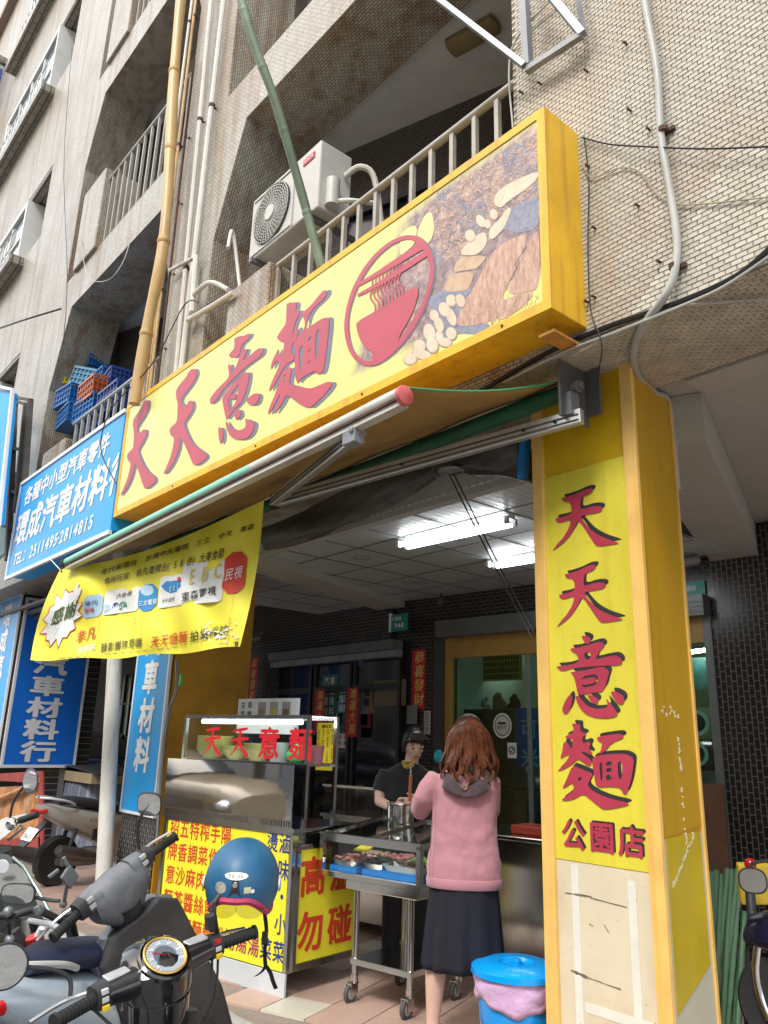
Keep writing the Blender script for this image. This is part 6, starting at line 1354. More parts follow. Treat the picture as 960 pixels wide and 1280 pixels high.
# things in the case
def bowlstack(x, y, n, r, mat, label):
    T2 = T @ Matrix.Translation((x, y, gz0 + .013)); r_ = thing('bowl_stack', label, 'bowls', T2.translation, 'bowl stacks in the glass case')
    for k in range(n):
        q = MB(T2); z = k * .022; q.lathe([(r * .45, z), (r * .8, z + .035), (r, z + .075), (r * .96, z + .075), (r * .74, z + .038), (.001, z + .012)], (0, 0, 0), (0, 0, 1), 22, False); q.build('bowl', mat, r_, smooth=True)
m_bowl = M('yellow_melamine', (.66, .62, .26), .3, var=.05)
bowlstack(-1.14, .2, 5, .14, m_bowl, 'tallest stack of pale yellow bowls at the left in the lit glass case'); bowlstack(-.88, .2, 2, .11, m_bowl, 'low stack of yellow bowls second from the left in the case'); bowlstack(-.64, .2, 3, .11, m_bowl, 'stack of yellow bowls in the middle of the case')
def simple(name, label, cat, mat, T_, build, **k):
    q = MB(T_); build(q); o = q.build(name, mat, None, **k); return tag(o, label, cat)
Tc = T @ Matrix.Translation((0, .2, gz0 + .013))
simple('green_bag', 'bright green knotted plastic bag in the glass case', 'bag', M('bag_green', (.03, .45, .12), .35, bump=.6, bscale=30), Tc, lambda q: (q.ell((-.22, 0, .05), (.10, .08, .05)), q.ell((-.22, 0, .1), (.05, .04, .03))), smooth=True)
simple('plastic_tub', 'clear plastic tub of cups in the glass case', 'tub', M('milky_plastic', (.55, .56, .55), .3), Tc, lambda q: q.lathe([(.06, 0), (.07, .13), (.06, .13), (.052, .01)], (-.42, 0, 0), (0, 0, 1), 16), smooth=True)
simple('sauce_jar', 'small brown jar with a pale lid beside the green bag', 'jar', M('jar_brown', (.12, .07, .03), .3), Tc, lambda q: q.lathe([(.03, 0), (.032, .09), (.02, .11), (.02, .14)], (-.33, .05, 0), (0, 0, 1), 12), smooth=True)
simple('pink_tub', 'pinkish tub at the right end of the glass case', 'tub', M('tub_pink', (.45, .18, .2), .4), Tc, lambda q: q.lathe([(.05, 0), (.06, .12), (.05, .12), (.05, .01)], (-.06, 0, 0), (0, 0, 1), 14), smooth=True)
mbd = thing('drinks_board', 'white board with pictures of three drinks standing on the glass case', 'menu board', L1(-.75, .45, gz1))
q = MB(T); q.box((-1.10, .36, gz1 - .12), (-.42, .375, gz1 + .13)); q.build('board', m_wht, mbd)
for i in range(3):
    q = MB(T); x = -.86 + i * .135; q.box((x, .356, gz1 - .02), (x + .085, .3595, gz1 + .105)); q.build('drink_cup', M('cup_print', (.34, .32, .28), .5), mbd); q = MB(T); q.box((x + .01, .353, gz1 - .01), (x + .075, .3555, gz1 + .055)); q.build('drink', M('drink_%d' % i, [(.3, .22, .14), (.55, .40, .05), (.18, .12, .08)][i], .5), mbd)
q = MB()
for i, ch in enumerate('古早茶飲'): put_char(q, ch, L1(-1.06 + (i // 2) * .08, .353, gz1 + .06 - (i % 2) * .065), e1, V, .05, .01)
q.build('lettering', m_bk, mbd)
yl_ = thing('price_list', 'yellow price list with columns of small print hung beside the glass case', 'price list', P(408, 935, Y=3.55)); c = P(408, 933, Y=3.55)
q = MB(); q.obox(c, e1 * .095, V * .165, e2 * .003); q.build('sheet', M('list_yellow', (.78, .60, .02), .5), yl_); q = MB()
text_row(q, '價目表', c - e1 * .05 + V * .128 - e2 * .005, e1, V, .025, .01, total=.1)
for k in range(4):
    for j in range(13):
        if (k + j) % 5 == 4: continue
        put_char(q, '意麵湯飯菜蛋丸魚'[(j + k * 3) % 8], c + e1 * (-.085 + k * .045) + V * (.105 - j * .019) - e2 * .005, e1, V, .017, .005)
q.build('lettering', m_bk, yl_)

# --- wheeled trolley with a glazed food case
T2_ = frameT(-3.61, 3.35, 10.5); O2 = Vector((-3.61, 3.35, 0)); L2 = lambda x, y, z: T2_ @ Vector((x, y, z))
TR = thing('trolley', 'stainless trolley on rubber casters carrying the glazed food case', 'trolley', L2(-.22, .25, 0))
def tb(a, b_, name, mat, parent=TR, **k): return cb(a, b_, name, mat, parent, T2_, **k)
for x in (-.43, -.02):
    for y in (.0, .48):
        q = MB(T2_); q.tube([(x, y, .13), (x, y, .60)], .019, 14); q.build('leg', m_ss, TR, smooth=True)
        cs = MB(T2_); cs.cyl((x, y, .10), (x, y, .145), .025, seg=14); cs.box((x - .024, y - .05, .045), (x - .018, y + .01, .10)); cs.box((x + .018, y - .05, .045), (x + .024, y + .01, .10)); cs.box((x - .024, y - .05, .1005), (x + .024, y + .02, .106)); c_ = cs.build('caster', m_ss, TR)
        w_ = MB(T2_); w_.lathe([(.03, -.013), (.046, -.013), (.052, -.006), (.052, .006), (.046, .013), (.03, .013)], (x, y - .03, .052), (1, 0, 0), 24); w_.build('tyre', M('grey_rubber', (.07, .07, .07), .7), c_, smooth=True)
        w_ = MB(T2_); w_.lathe([(.001, -.016), (.03, -.0145), (.031, .0), (.03, .0145), (.001, .016)], (x, y - .03, .052), (1, 0, 0), 20); w_.build('wheel_hub', M('hub_grey', (.35, .35, .34), .4), c_, smooth=True)
tb((-.45, -.02, .20), (.0, .50, .235), 'shelf', m_ss, bevel=.004)
tb((-.50, -.03, .60), (.04, .55, .655), 'tray', m_ss, bevel=.006)
GCs = thing('food_case', 'low glazed stainless food case on the trolley holding trays of side dishes', 'display case', L2(-.4, .3, .657))
def gb(a, b_, name, mat, parent=GCs, **k): return cb(a, b_, name, mat, parent, T2_, **k)
cx0, cx1, cy0, cy1 = -.715, .07, -.04, .60; zb_ = .658; zf, zr_ = .885, .955
gb((cx0, cy0, zb_), (cx1, cy1, zb_ + .03), 'base', m_ss, bevel=.004); gb((cx0, cy0 - .003, zb_ - .004), (cx1, cy0 + .008, zb_ + .026), 'front_band', m_ss); gb((cx0, cy0 - .0028, zb_ + .0265), (cx0 + .03, cy0 + .008, zf), 'front_band', m_ss); gb((cx1 - .03, cy0 - .0028, zb_ + .0265), (cx1, cy0 + .008, zf), 'front_band', m_ss); gb((cx0, cy0 - .0026, zf - .03), (cx1, cy0 + .0085, zf + .012), 'front_band', m_ss)
gb((cx0 + .002, cy1 - .012, zb_ + .031), (cx1 - .002, cy1 - .004, zr_ - .02), 'back_panel', m_ss)
q = MB(T2_); q.prism([(cx0 + .002, cy0 + .03, zb_ + .031), (cx0 + .002, cy1 - .013, zb_ + .031), (cx0 + .002, cy1 - .013, zr_ - .02), (cx0 + .002, cy0 + .03, zf - .02)], (.006, 0, 0)); q.build('end_panel', m_dkf, GCs)
def strip(a, b_, w_, name='rail', mat=m_ss, parent=GCs, up=(0, 0, 1)):
    a, b_ = T2_ @ Vector(a), T2_ @ Vector(b_); d = (b_ - a).normalized(); s_ = d.cross(Vector(up)); s_ = s_.normalized() if s_.length > .1 else e1; u_ = s_.cross(d)
    q = MB(); q.obox((a + b_) / 2, (b_ - a) / 2, s_ * w_, u_ * w_); return q.build(name, mat, parent)
w_ = .014
for x in (cx0 + w_, cx1 - w_):
    strip((x, cy0 + w_, zb_ + .03), (x, cy0 + w_, zf - w_), w_); strip((x, cy1 - w_, zb_ + .03), (x, cy1 - w_, zr_ - w_), w_); strip((x, cy0 + 2 * w_, zf), (x, cy1 - 2 * w_, zr_), w_)
strip((cx0, cy0 + w_, zf), (cx1, cy0 + w_, zf), w_ * 1.2); strip((cx0, cy1 - w_, zr_), (cx1, cy1 - w_, zr_), w_ * 1.2); strip((-.36, cy0 + 2.4 * w_, zf + .001), (-.36, cy1 - 2.4 * w_, zr_ + .001), w_)
gb((cx0 + 2 * w_, cy0 + .01, zb_ + .031), (cx1 - 2 * w_, cy0 + .013, zf - 1.3 * w_), 'front_glass', mg2)
q = MB(T2_); q.quad((cx0 + 2 * w_, cy0 + 2 * w_, zf + .004), (-.38, cy0 + 2 * w_, zf + .004), (-.38, cy1 - 2 * w_, zr_ + .002), (cx0 + 2 * w_, cy1 - 2 * w_, zr_ + .002)); q.build('top_glass', mg2, GCs)
q = MB(T2_); q.quad((-.34, cy0 + 2 * w_, zf + .004), (cx1 - 2 * w_, cy0 + 2 * w_, zf + .004), (cx1 - 2 * w_, cy1 - 2 * w_, zr_ + .002), (-.34, cy1 - 2 * w_, zr_ + .002)); q.build('top_glass', mg2, GCs)
rr = random.Random(11)
m_food = [M('stewed_brown', (.16, .08, .05), .5, var=.5, scale=40), M('pale_meat', (.42, .26, .20), .5, var=.4, scale=40), M('seaweed', (.03, .035, .03), .4, var=.5, scale=40), M('greens', (.10, .22, .04), .5, var=.5, scale=30), M('pink_slices', (.45, .16, .14), .5, var=.4, scale=30)]
for i, (x, y, sx_, sy_, z, tm_, fm, lb) in enumerate([(-.56, .10, .12, .10, .05, 'tray_steel', 4, 'metal tray of pink slices at the left of the food case'), (-.34, .12, .09, .10, .05, 'tray_steel', 2, 'metal tray of dark seaweed in the food case'), (-.12, .10, .15, .10, .07, 'tray_white', 0, 'white tray of stewed brown food at the right of the case'), (-.13, .33, .14, .10, .06, 'tray_white', 3, 'tray of greens at the back right of the case'), (-.38, .35, .11, .10, .06, 'tray_steel', 4, 'metal tray of red food at the back middle of the case'), (-.60, .36, .10, .10, .05, 'tray_steel', 1, 'metal tray of pale meat at the back left of the case')]):
    r_ = thing('food_tray', lb, 'tray', L2(x, y, zb_ + .03), 'trays in the food case'); mt = M(tm_, (.6, .6, .6) if 'steel' in tm_ else (.62, .64, .66), .25, 1 if 'steel' in tm_ else 0)
    q = MB(T2_); z0 = zb_ + .031 + z * .5; q.loft([((x, y, z0), (sx_ * .85, 0, 0), (0, sy_ * .85, 0), 5), ((x, y, z0 + .035), (sx_, 0, 0), (0, sy_, 0), 5), ((x, y, z0 + .035), (sx_ * .94, 0, 0), (0, sy_ * .94, 0), 5), ((x, y, z0 + .006), (sx_ * .8, 0, 0), (0, sy_ * .8, 0), 5)], 24); q.build('dish', mt, r_, smooth=True)
    q = MB(T2_)
    for k in range(26): q.ell((x + rr.uniform(-sx_, sx_) * .72, y + rr.uniform(-sy_, sy_) * .72, z0 + .03 + rr.uniform(0, .018)), (rr.uniform(.015, .035), rr.uniform(.012, .026), rr.uniform(.007, .016)), 7, 4, Matrix.Rotation(rr.uniform(0, 6), 3, 'Z'))
    q.build('food', m_food[fm], r_, smooth=True, kind='stuff')
    q = MB(T2_); q.box((x - sx_ * .9, y - sy_ * .9, zb_ + .0305), (x + sx_ * .9, y + sy_ * .9, z0 - .001)); q.build('stand', M('blue_plastic', (.01, .20, .62), .35, var=.1), r_)
for i, (x, y, lb) in enumerate(((-.62, .50, 'yellow card lying at the back left in the food case'), (-.46, .08, 'yellow and white card at the front middle of the food case'))):
    q = MB(T2_); q.obox((x, y, zb_ + .16), (.05, 0, 0), (0, .035, .01), (0, 0, .004)); o = q.build('price_card', M('card_yellow', (.75, .62, .03), .5), None); tag(o, lb, 'card')

# --- main counter, pot and kitchen goods behind
KC = thing('kitchen_counter', 'long stainless counter behind the food case and the customer', 'counter', (-4.2, 4.2, 0))
T3 = frameT(-3.55, 4.45, 10.5); 
cb((-1.15, 0, .12), (.05, .62, .84), 'cabinet', m_ss, KC, T3); cb((-1.18, -.03, .842), (.08, .68, .872), 'worktop', m_ss, KC, T3, bevel=.006)
cb((-1.16, -.006, .14), (-1.02, -.001, .82), 'yellow_edge', m_boardy, KC, T3)
for x, y in ((-1.0, .1), (-.1, .1), (.02, .5)):
    cs = MB(T3); cs.box((x - .02, y - .03, .07), (x + .02, y + .03, .1199)); c_ = cs.build('caster', m_ss, KC); w_ = MB(T3); w_.lathe([(.03, -.014), (.045, -.014), (.05, 0), (.045, .014), (.03, .014)], (x, y, .05), (1, 0, 0), 20); w_.build('tyre', m_cable, c_, smooth=True)
red = MB(T3); red.box((-.32, .12, .873), (-.06, .35, .93)); o = red.build('plastic_basket', M('basket_red', (.55, .07, .04), .4), None, bevel=.01); tag(o, 'red plastic basket on the stainless counter right of the customer', 'basket')
T4 = frameT(-5.25, 4.35, 10.5)
KB = thing('back_counter', 'second stainless counter with glass sneeze guard left of the cook', 'counter', (-5.2, 4.4, 0))
cb((-.5, 0, .1), (.45, .55, .84), 'cabinet', m_ss, KB, T4); cb((-.52, -.02, .842), (.47, .57, .87), 'worktop', m_ss, KB, T4); cb((-.50, .0, .871), (.44, .004, 1.08), 'glass_guard', mg2, KB, T4); cb((-.52, -.006, 1.081), (.47, .012, 1.10), 'rail', m_ss, KB, T4)
simple('steel_canister', 'tall stainless canister on the counter left of the cook', 'canister', m_ss, T4 @ Matrix.Translation((.0, .35, .871)), lambda q: q.lathe([(.08, 0), (.08, .33), (.075, .34), (.0, .345)], (0, 0, 0), (0, 0, 1), 20), smooth=True)
simple('plastic_box', 'clear plastic box with a yellow lid beside the steel canister', 'box', M('box_clear', (.35, .36, .33), .3), T4 @ Matrix.Translation((.2, .35, .871)), lambda q: q.box((-.07, -.07, 0), (.09, .07, .24)), bevel=.01)
simple('box_lid', 'yellow lid on the clear plastic box', 'lid', M('lid_yellow', (.6, .5, .1), .4), T4 @ Matrix.Translation((.2, .35, 1.112)), lambda q: q.box((-.07, -.07, 0), (.09, .07, .03)), bevel=.006)
simple('wire_rack', 'dark steel rack of drawers left of the cook', 'rack', m_dkf, T4 @ Matrix.Translation((.62, .3, .0)), lambda q: (q.box((-.12, -.15, 0), (.25, .2, .95)), q.box((-.14, -.17, .96), (.27, .22, 1.0))), bevel=.004)

# --- blue bin with pink liner
bc = P(645, 1216, Z=.36); bx_, by_ = -2.88, 3.37; br = .215
BNb = thing('rubbish_bin', 'bright blue plastic bin with domed lid and pink liner beside the near pier', 'bin', (bx_, by_, 0))
m_bin = M('bin_blue', (.0, .30, .80), .28, var=.05, scale=3, coat=.3)
q = MB(); q.lathe([(.15, 0), (.155, .01), (.185, .2), (.20, .375), (.19, .375), (.14, .02)], (bx_, by_, 0), seg=40, cap=False); q.build('bucket', m_bin, BNb, smooth=True)
q = MB(); prof = [(.0001, .398), (.022, .398), (.025, .385), (.024, .374), (.075, .372), (.085, .385), (.15, .387), (.165, .380), (.205, .372), (.223, .36), (.226, .335), (.220, .335), (.214, .352), (.0001, .36)]
q.lathe([(r, z + .045) for r, z in prof][::-1], (bx_, by_, .0), seg=48, cap=False); q.build('lid', m_bin, BNb, smooth=True)
q = MB(); rings = []
for k in range(9):
    t = k / 8; z = .39 - .135 * t; rings.append([Vector((bx_ + (br * (.96 - .05 * t) + .004 * math.sin(a * 5 + k) + .005 * math.sin(a * 11 - k * 1.7) + .006 * math.sin(math.pi * t)) * math.cos(a), by_ + (br * (.96 - .05 * t) + .004 * math.sin(a * 5 + k) + .006 * math.sin(math.pi * t)) * math.sin(a), z + .02 * math.sin(a * 3 + 1) * t + .006 * math.sin(a * 9) * t)) for a in [i * 2 * math.pi / 60 for i in range(60)]])
q.ring(rings, False); q.build('bin_liner', M('pink_liner', (.62, .40, .64), .3, var=.12, scale=9, bump=.8, bscale=22, sheen=.2), BNb, smooth=True, solid=.003)

# --- green sticks against the wall at the right
m_stick = M('green_coated_stick', (.085, .19, .095), .45, var=.15, scale=9, objvar=.15)
g0 = [((889, 1092), (890, 1150), -.1), ((895, 1088), (886, 1290), 0), ((901, 1093), (893, 1290), .02), ((909, 1086), (889, 1290), .05), ((914, 1087), (902, 1290), .08), ((922, 1086), (898, 1290), .1), ((926, 1081), (908, 1290), .14), ((930, 1140), (921, 1290), .18), ((905, 1096), (912, 1290), .2), ((918, 1090), (918, 1290), .24)]
for i, (a_, b_, dy) in enumerate(g0):
    A_ = P(*a_, Y=4.9 + dy); B_ = P(*b_, Y=4.55 + dy); d = (B_ - A_); B2 = A_ + d * ((A_.z) / max(.2, -d.z)) * .999
    q = MB(); n_ = 16; pts = [A_.lerp(B2, k / n_) for k in range(n_ + 1)]; q.tube(pts, [.0165 + (.002 if k % 3 == 1 else 0) for k in range(n_ + 1)], 9)
    o = q.build('garden_stick', m_stick, None, smooth=True); tag(o, 'green garden stick, ' + ['the one against the pier edge', 'second from the pier', 'third from the pier', 'fourth from the pier', 'the fifth from the pier', 'sixth from the pier', 'tallest, at the right of the bundle', 'shortest, farthest right in the bundle', 'one crossing low behind the others', 'one standing nearly upright behind the others'][i], 'stick', 'green garden sticks leaning behind the near pier')
# ================================================================== PEOPLE
m_skin = M('skin', (.66, .43, .33), .5, var=.06, scale=8, sheen=.1); m_skin2 = M('skin_light', (.64, .42, .33), .5, var=.06, scale=8)
# --- customer, back view
CD = 4.22
PDx = lambda px, py, dd=0: P(px, py, D=CD + dd)
base_ = PDx(580, 1105); vd = Vector((base_.x, base_.y, 0)).normalized(); rt = Vector((vd.y, -vd.x, 0))      # away from camera, to its right
def cp_(px, z, dd=0):                 # point at height z along the pixel column px near the customer
    k = Vector((base_.x, base_.y, 0)) + rt * ((px - (580 + (z - base_.z) * -3)) / 233.0) + vd * dd; k.z = z; return k
def zpy(py): return PDx(580, py).z
CU = thing('person', 'woman with long wavy auburn hair in a pink sweatshirt and dark skirt, seen from behind', 'person', (base_.x, base_.y, 0))
Q = lambda px, py, dd=0: cp_(px, zpy(py), dd)
sk = MB()
sk.ell(Q(584, 918), (.075, .09, .105), 20, 14); sk.tube([Q(585, 935), Q(585, 962)], [.05, .058], 14)
hip = Q(580, 1115)
sk.loft([(Q(582, 960), rt * .10, vd * .06), (Q(581, 975), rt * .17, vd * .08), (Q(580, 1010), rt * .15, vd * .09), (Q(580, 1060), rt * .13, vd * .085), (Q(580, 1105), rt * .165, vd * .10), (Q(580, 1130), rt * .165, vd * .10)], 20)
for s_, pxs in ((-1, (548, 547, 545)), (1, (606, 608, 609))):
    sk.tube([Q(580 + s_ * 18, 1120), cp_(pxs[0], .50), cp_(pxs[1], .42), cp_(pxs[1], .30, -.01), cp_(pxs[2], .09), cp_(pxs[2], .04)], [.085, .06, .052, .056, .036, .036], 16)
    sk.ell(cp_(pxs[2], .045, .07), (.04, .10, .035), 12, 8, Matrix.Rotation(math.atan2(-vd.x, vd.y), 3, 'Z'))
armL = [Q(545, 972), Q(527, 1000, .0), Q(523, 1018, .06), Q(528, 1005, .22), Q(530, 1000, .34)]; armR = [Q(612, 974), Q(614, 1002, .04), Q(613, 1018, .10), Q(602, 1008, .24), Q(590, 1003, .34)]
for ar in (armL, armR): sk.tube(ar, [.045, .038, .036, .028, .024], 12)
body = fuse('body', m_skin2, CU, sk, .011, 5)
def hand(c, d, side, up, mat, parent, cur=.5, s=1.0):
    """palm, four unequal bent fingers, thumb from the side; c wrist, d direction of the fingers"""
    d = d.normalized(); side = side.normalized(); n_ = d.cross(side).normalized(); q = MB()
    q.loft([(c, side * .024 * s, n_ * .017 * s, 2.5), (c + d * .04 * s, side * .038 * s, n_ * .015 * s, 3), (c + d * .085 * s, side * .040 * s, n_ * .012 * s, 3)], 14)
    for i, (o_, l_) in enumerate(((-.030, .068), (-.010, .078), (.010, .073), (.029, .058))):
        p0_ = c + d * .08 * s + side * o_ * s; p1_ = p0_ + (d * math.cos(cur * .6) - n_ * math.sin(cur * .6)) * l_ * .45 * s; p2_ = p1_ + (d * math.cos(cur * 1.5) - n_ * math.sin(cur * 1.5)) * l_ * .32 * s; p3_ = p2_ + (d * math.cos(cur * 2.1) - n_ * math.sin(cur * 2.1)) * l_ * .25 * s
        q.tube([p0_ - d * .015 * s, p0_, p1_, p2_, p3_], [.0085 * s, .009 * s, .008 * s, .0075 * s, .006 * s], 8)
    t0 = c + d * .025 * s - side * .028 * s; q.tube([t0, t0 + (d * .5 - side * .8 - n_ * .3) * .03 * s, t0 + (d * .9 - side * .55 - n_ * .6) * .058 * s], [.012 * s, .0105 * s, .008 * s], 8)
    return fuse('hand', mat, parent, q, .0045, 3)
hand(armL[-1], vd + rt * .3, rt, V, m_skin2, CU); hand(armR[-1], vd - rt * .4, -rt, V, m_skin2, CU)
sw = MB()
sw.loft([(Q(583, 957), rt * .065, vd * .065), (Q(582, 962), rt * .10, vd * .075), (Q(581, 972), rt * .160, vd * .095), (Q(581, 990), rt * .176, vd * .110), (Q(580, 1020), rt * .172, vd * .115), (Q(580, 1055), rt * .182, vd * .120), (Q(580, 1085), rt * .198, vd * .135), (Q(580, 1096), rt * .198, vd * .137), (Q(580, 1105), rt * .190, vd * .130)], 26, 2.3)
for ar in (armL, armR): sw.tube([ar[0] + (V * .0), ar[0].lerp(ar[1], .5), ar[1], ar[2], ar[3], ar[4] - (ar[4] - ar[3]) * .35], [.064, .060, .056, .056, .048, .040], 16)
m_pink = M('pink_sweatshirt', (.44, .20, .235), .9, var=.07, scale=5, sheen=.3, bump=.2, bscale=200)
fuse('sweatshirt', m_pink, CU, sw, .011, 7, disp=.026, dscale=.11)
q = MB(); q.loft([(Q(580, 1096), rt * .200, vd * .139), (Q(580, 1098), rt * .204, vd * .143), (Q(580, 1106), rt * .202, vd * .141), (Q(580, 1108), rt * .196, vd * .136)], 40, 2.3); q.build('hem_band', m_pink, CU, smooth=True)
sd_ = Q(548, 1040, -.12); q = MB(); pts = [Q(541 - i * .35, 985 + i * 11, -.085 - .012 * i * .3) for i in range(11)]; q.tube(pts, .003, 5); q.build('side_seam', M('seam_pink', (.40, .15, .20), .9), CU)
m_skirt = M('navy_skirt', (.006, .007, .015), .85, var=.1)
q = MB(); rings = []
for k in range(15):
    t = k / 14; z = Q(580, 1098).z * (1 - t) + .335 * t; r0 = .175 + .032 * t; rings.append([cp_(580, z) + rt * (r0 + (.002 + .011 * t) * math.sin(a * 11 + .8 * math.sin(a * 2)) + .004 * t * math.sin(a * 23)) * math.cos(a) + vd * (r0 * .72 + (.002 + .010 * t) * math.sin(a * 11 + 1)) * math.sin(a) for a in [i * 2 * math.pi / 110 for i in range(110)]])
q.ring(rings, False); q.build('skirt', m_skirt, CU, smooth=True, solid=.004)
q = MB(); 
for px in (545, 609):
    q.ell(cp_(px, .03, .06), (.045, .12, .032), 12, 6, Matrix.Rotation(math.atan2(-vd.x, vd.y), 3, 'Z'))
q.build('shoes', M('shoe_dark', (.03, .03, .03), .6), CU, smooth=True)
hd = MB()
hd.loft([(Q(552, 968, -.05), (0, 0, .02), vd * .02), (Q(558, 980, -.115), rt * .035 + V * .03, vd * .025), (Q(572, 992, -.135), rt * .05 - V * .01, vd * .03 + V * .02), (Q(588, 993, -.135), rt * .05, vd * .03 + V * .02), (Q(602, 981, -.115), rt * .035 - V * .03, vd * .025), (Q(611, 966, -.05), (0, 0, .02), vd * .02)], 14)
fuse('hood', M('hood_mauve', (.055, .034, .040), .9, sheen=.3), CU, hd, .008, 4)
# hair
m_hair = [M('auburn_hair', (.115, .037, .018), .35, var=.35, scale=14), M('auburn_hair_light', (.19, .070, .034), .35, var=.3, scale=14), M('auburn_hair_dark', (.055, .018, .010), .4, var=.3, scale=14)]
hc = Q(584, 918, .0); q = MB(); q.ell(hc + V * .004, (.088, .100, .116), 22, 14); q.loft([(hc, rt * .09, vd * .085), (Q(584, 945, -.015), rt * .088, vd * .07), (Q(585, 962, -.05), rt * .09, vd * .05), (Q(586, 972, -.065), rt * .06, vd * .03)], 20)
fuse('hair_mass', m_hair[2], CU, q, .012, 4)
rr = random.Random(5); hm = [MB(), MB(), MB()]
for i in range(900):
    a = rr.uniform(-1, 1); side_ = abs(a); cl = round(a * 5.5 + rr.uniform(-.35, .35)); ph = cl * 1.9 + rr.uniform(-.25, .25); fr_ = 15 + (cl % 3) * 1.6; end = rr.uniform(972, 990) - side_ ** 2 * 16
    st_py = 891.5 + rr.uniform(0, .5) * 22 + side_ * 6; pts = []; n_ = 22; ac = cl / 5.5
    for k in range(n_ + 1):
        t = k / n_; py = st_py + (end - st_py) * t; tt = max(0, (py - 891) / 96)
        env = math.sin(min(1, tt * 2.6 + .08) * math.pi / 2)
        aa = a + (ac - a) * .55 * min(1, tt * 1.2)
        xw = 584 + env * 23 * aa + 17 * aa * tt - 5 * aa * max(0, tt - .8) * 5 * side_ + 2 * tt
        back = -.100 * math.sqrt(max(0, 1 - (a * .92) ** 2)) * math.sin(min(1, tt * 3 + .2) * math.pi / 2) - .050 * max(0, tt - .4) * (1 - .4 * side_) - rr.uniform(0, .004)
        amp = .040 * max(0, tt - .36) ** 1.1
        pts.append(cp_(xw, zpy(py), back) + rt * amp * math.sin(ph + fr_ * tt) + vd * amp * .9 * math.cos(ph + fr_ * tt))
    rad = rr.uniform(.0014, .0030); q = hm[0 if rr.random() < .5 else (1 if rr.random() < .55 else 2)]
    q.tube(pts, [rad * (1 - .8 * max(0, t_ / n_ - .85) / .15) for t_ in range(n_ + 1)], 4, False)
for q, mt in zip(hm, m_hair): q.build('hair_strands', mt, CU, smooth=True, kind='stuff')

# --- cook, facing the street, looking down
KD = 5.62
kb_ = P(517, 960, D=KD); kv = Vector((kb_.x, kb_.y, 0)).normalized(); kr = Vector((kv.y, -kv.x, 0))
def K(px, py, dd=0): p = P(px, py, D=KD); k = Vector((kb_.x, kb_.y, 0)) + kr * ((px - 517) / 175.0) + kv * dd; k.z = p.z; return k
CK = thing('person', 'cook with short black hair and black T-shirt, looking down at a steel pot', 'person', (kb_.x, kb_.y, 0))
hx = K(517, 931); look = (-kv * .90 + kr * .25 - V * .28).normalized(); lr = look.cross(V).normalized(); lu = lr.cross(look)      # face direction, its left-in-image side, up
lr = -lr if lr.dot(kr) < 0 else lr
sk = MB(); rotm = Matrix((lr, look, lu)).transposed()
sk.ell(hx + lu * .02, (.073, .088, .095), 24, 16, rotm); sk.ell(hx - lu * .045 + look * .022, (.052, .06, .06), 20, 12, rotm)
sk.ell(hx - lu * .085 + look * .05, (.028, .024, .022), 12, 8, rotm); sk.tube([hx + lu * .012 + look * .082, hx - lu * .020 + look * .102], [.009, .0125], 10); sk.ell(hx - lu * .024 + look * .096, (.017, .010, .010), 10, 8, rotm)
for s_ in (-1, 1): sk.ell(hx + lr * .074 * s_ - lu * .005, (.010, .016, .03), 10, 8, rotm); sk.ell(hx + lr * .034 * s_ - lu * .018 + look * .068, (.022, .014, .018), 10, 8, rotm)
sk.ell(hx - lu * .052 + look * .083, (.024, .010, .010), 12, 8, rotm)
sk.tube([hx - lu * .05 - look * .02, K(514, 956)], [.045, .052], 14)
sk.loft([(K(512, 958), kr * .10, kv * .06), (K(510, 966), kr * .17, kv * .08), (K(510, 990), kr * .15, kv * .09), (K(510, 1030), kr * .14, kv * .09), (K(510, 1075), kr * .165, kv * .10)], 18)
for s_ in (-1, 1): sk.tube([K(510 + s_ * 15, 1070), Vector((*(K(510 + s_ * 15, 1070).xy), .5)), Vector((*(K(510 + s_ * 17, 1070).xy), .07))], [.09, .055, .038], 12); c = K(510 + s_ * 17, 1070, -.05); c.z = .04; sk.ell(c, (.045, .12, .04), 10, 6)
al = [K(482, 966), K(476, 990, -.02), K(476, 1000, -.06), K(488, 1004, -.2), K(495, 1004, -.27)]; ar = [K(538, 966), K(543, 990, -.04), K(536, 1000, -.15), K(524, 1000, -.27)]
sk.tube(al, [.042, .040, .038, .030, .025], 12); sk.tube(ar, [.04, .037, .03, .024], 12)
fuse('body', m_skin, CK, sk, .0085, 3)
hand(al[-1], kr * .8 - kv * .3, -V, V, m_skin, CK, .7); hand(ar[-1], -kr * .8 - kv * .3, -V, V, m_skin, CK, .7)
q = MB(); q.loft([(K(513, 954), kr * .07, kv * .065), (K(511, 960), kr * .125, kv * .08), (K(510, 967), kr * .19, kv * .10), (K(510, 990), kr * .175, kv * .115), (K(510, 1030), kr * .17, kv * .12), (K(510, 1070), kr * .18, kv * .12)], 24, 2.3)
q.tube([al[0] + kr * .02, al[0].lerp(al[1], .4), al[0].lerp(al[1], .95)], [.068, .066, .062], 14); q.tube([ar[0] - kr * .02, ar[0].lerp(ar[1], .9)], [.066, .06], 14)
fuse('tshirt', M('black_tshirt', (.014, .014, .016), .85, sheen=.2), CK, q, .011, 5, disp=.012, dscale=.08)
q = MB()
for s_ in (-1, 1): q.tube([K(510 + s_ * 15, 1068), Vector((*(K(510 + s_ * 15, 1070).xy), .5)), Vector((*(K(510 + s_ * 17, 1070).xy), .1))], [.105, .075, .06], 14)
fuse('trousers', M('dark_trousers', (.02, .02, .026), .8), CK, q, .014, 5)
